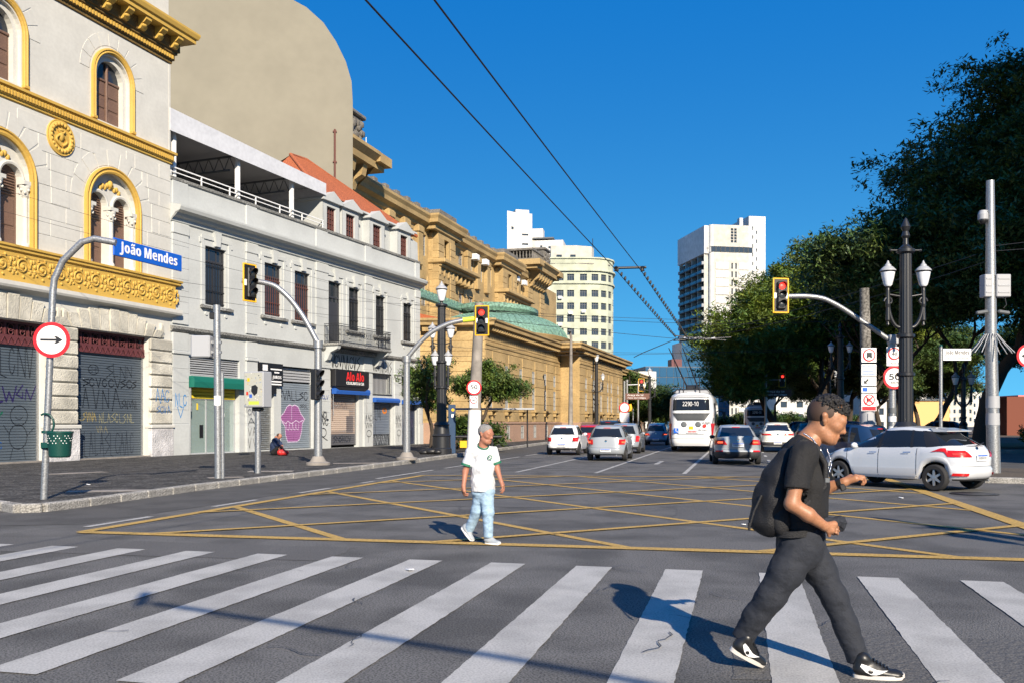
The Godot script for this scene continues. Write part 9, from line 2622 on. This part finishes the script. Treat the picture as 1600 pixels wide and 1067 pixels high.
	oj.add(Vector3(0.0, 0.7, 0.0), Vector3(0.09, 0.7, 0.0), 0.11, 0.11, 0.04)
	oj.chain([[Vector3(0.095, 0.68, 0.03), 0.1], [Vector3(0.115, 0.42, 0.08), 0.074], [Vector3(0.12, 0.1, 0.07), 0.062]], 0.04)
	oj.chain([[Vector3(0.015, 0.68, -0.02), 0.1], [Vector3(-0.03, 0.43, -0.04), 0.074], [Vector3(-0.15, 0.16, -0.16), 0.06]], 0.04)
	oj.cut(Vector3(0.12, 0.085, 0.07), Vector3(0, -1, 0.1), 0.15).cut(Vector3(-0.15, 0.155, -0.16), Vector3(-0.4, -0.8, -0.3), 0.15)
	part(o, "jeans", oj.mesh(0.01, 0.009, Vector3(6, 11, 6)), "jeans_pale")
	shoe(o, "shoe", Vector3(0.075, 0.0, 0.03), Vector3(0.28, 0.005, 0.17), Vector3(0, 1, 0), 0.1, "shoe_grey", "sign_white", false)
	shoe(o, "shoe", Vector3(-0.25, 0.19, -0.2), Vector3(-0.095, 0.008, -0.1), Vector3(0.6, 0.75, 0.3), 0.095, "shoe_grey", "sign_white", false)
	# --- person sitting on the step, head bowed over a red bag ---
	var q := thing("person", "person in a dark blue jacket sitting bowed on the step before the pink-lipped shutter", "person", D2(-10.6, 41.0, 0.15), 0.4)
	var sb := S.new()
	sb.chain([[Vector3(0.3, 0.42, 0.28), 0.06], [Vector3(0.36, 0.08, 0.32), 0.04], [Vector3(0.44, 0.04, 0.42), 0.04]], 0.03)
	sb.chain([[Vector3(0.18, 0.42, 0.32), 0.06], [Vector3(0.2, 0.08, 0.36), 0.04], [Vector3(0.24, 0.04, 0.48), 0.04]], 0.03)
	sb.chain([[Vector3(0.12, 0.55, 0.24), 0.04], [Vector3(0.26, 0.4, 0.34), 0.035], [Vector3(0.34, 0.3, 0.38), 0.035]], 0.02)
	sb.chain([[Vector3(0.1, 0.72, 0.1), 0.06], [Vector3(0.18, 0.8, 0.16), 0.06]], 0.03)
	part(q, "body", sb.mesh(0.014), "skin_old")
	part(q, "head", head_mesh(Vector3(-0.06, -0.15, 0), 0.01), "skin_old", Vector3(0.2, 0.85, 0.2)).rotation = Vector3(0, -0.6, -0.9)
	part(q, "hair", B.new().ball(Vector3(0.18, 0.89, 0.18), Vector3(0.1, 0.09, 0.1), 12), "hair_fade")
	var jk := S.new()
	jk.chain([[Vector3(0, 0.2, 0), 0.17], [Vector3(0.03, 0.45, 0.04), 0.18], [Vector3(0.08, 0.66, 0.1), 0.15]], 0.06, Vector3(1.1, 1, 1))
	jk.chain([[Vector3(-0.05, 0.66, 0.16), 0.08], [Vector3(0.06, 0.46, 0.26), 0.07], [Vector3(0.18, 0.42, 0.32), 0.06]], 0.04)
	jk.chain([[Vector3(0.2, 0.64, 0.0), 0.08], [Vector3(0.3, 0.48, 0.12), 0.07]], 0.04)
	part(q, "jacket", jk.mesh(0.014, 0.01), "navy_cloth")
	var sr := S.new()
	sr.chain([[Vector3(0.06, 0.14, 0.08), 0.13], [Vector3(0.28, 0.38, 0.28), 0.08]], 0.04).chain([[Vector3(-0.04, 0.14, 0.1), 0.13], [Vector3(0.16, 0.38, 0.3), 0.08]], 0.04)
	part(q, "shorts", sr.mesh(0.014), "tee_black")
	var rb := S.new()
	rb.add(Vector3(-0.12, 0.14, 0), Vector3(0.14, 0.13, 0), 0.13, 0.12, 0.04).add(Vector3(0, 0.24, 0), Vector3(0.02, 0.26, 0), 0.07, 0.05, 0.04)
	solo("red_bag", rb.mesh(0.014, 0.012), "bag_red", "bright red bag at the feet of the person sitting on the step", "bag", D2(-10.1, 40.55, 0.15))

func _ready() -> void:
	rng.seed = 11
	build_camera_and_light()
	build_materials()
	build_ground()
	build_cream()
	build_white()
	build_shop_fronts()
	build_blank_tower()
	build_wing()
	build_tall_block()
	build_round_building()
	build_far_towers()
	build_furniture()
	build_wires()
	build_cars()
	build_bus()
	build_trees()
	build_behind()
	build_people()
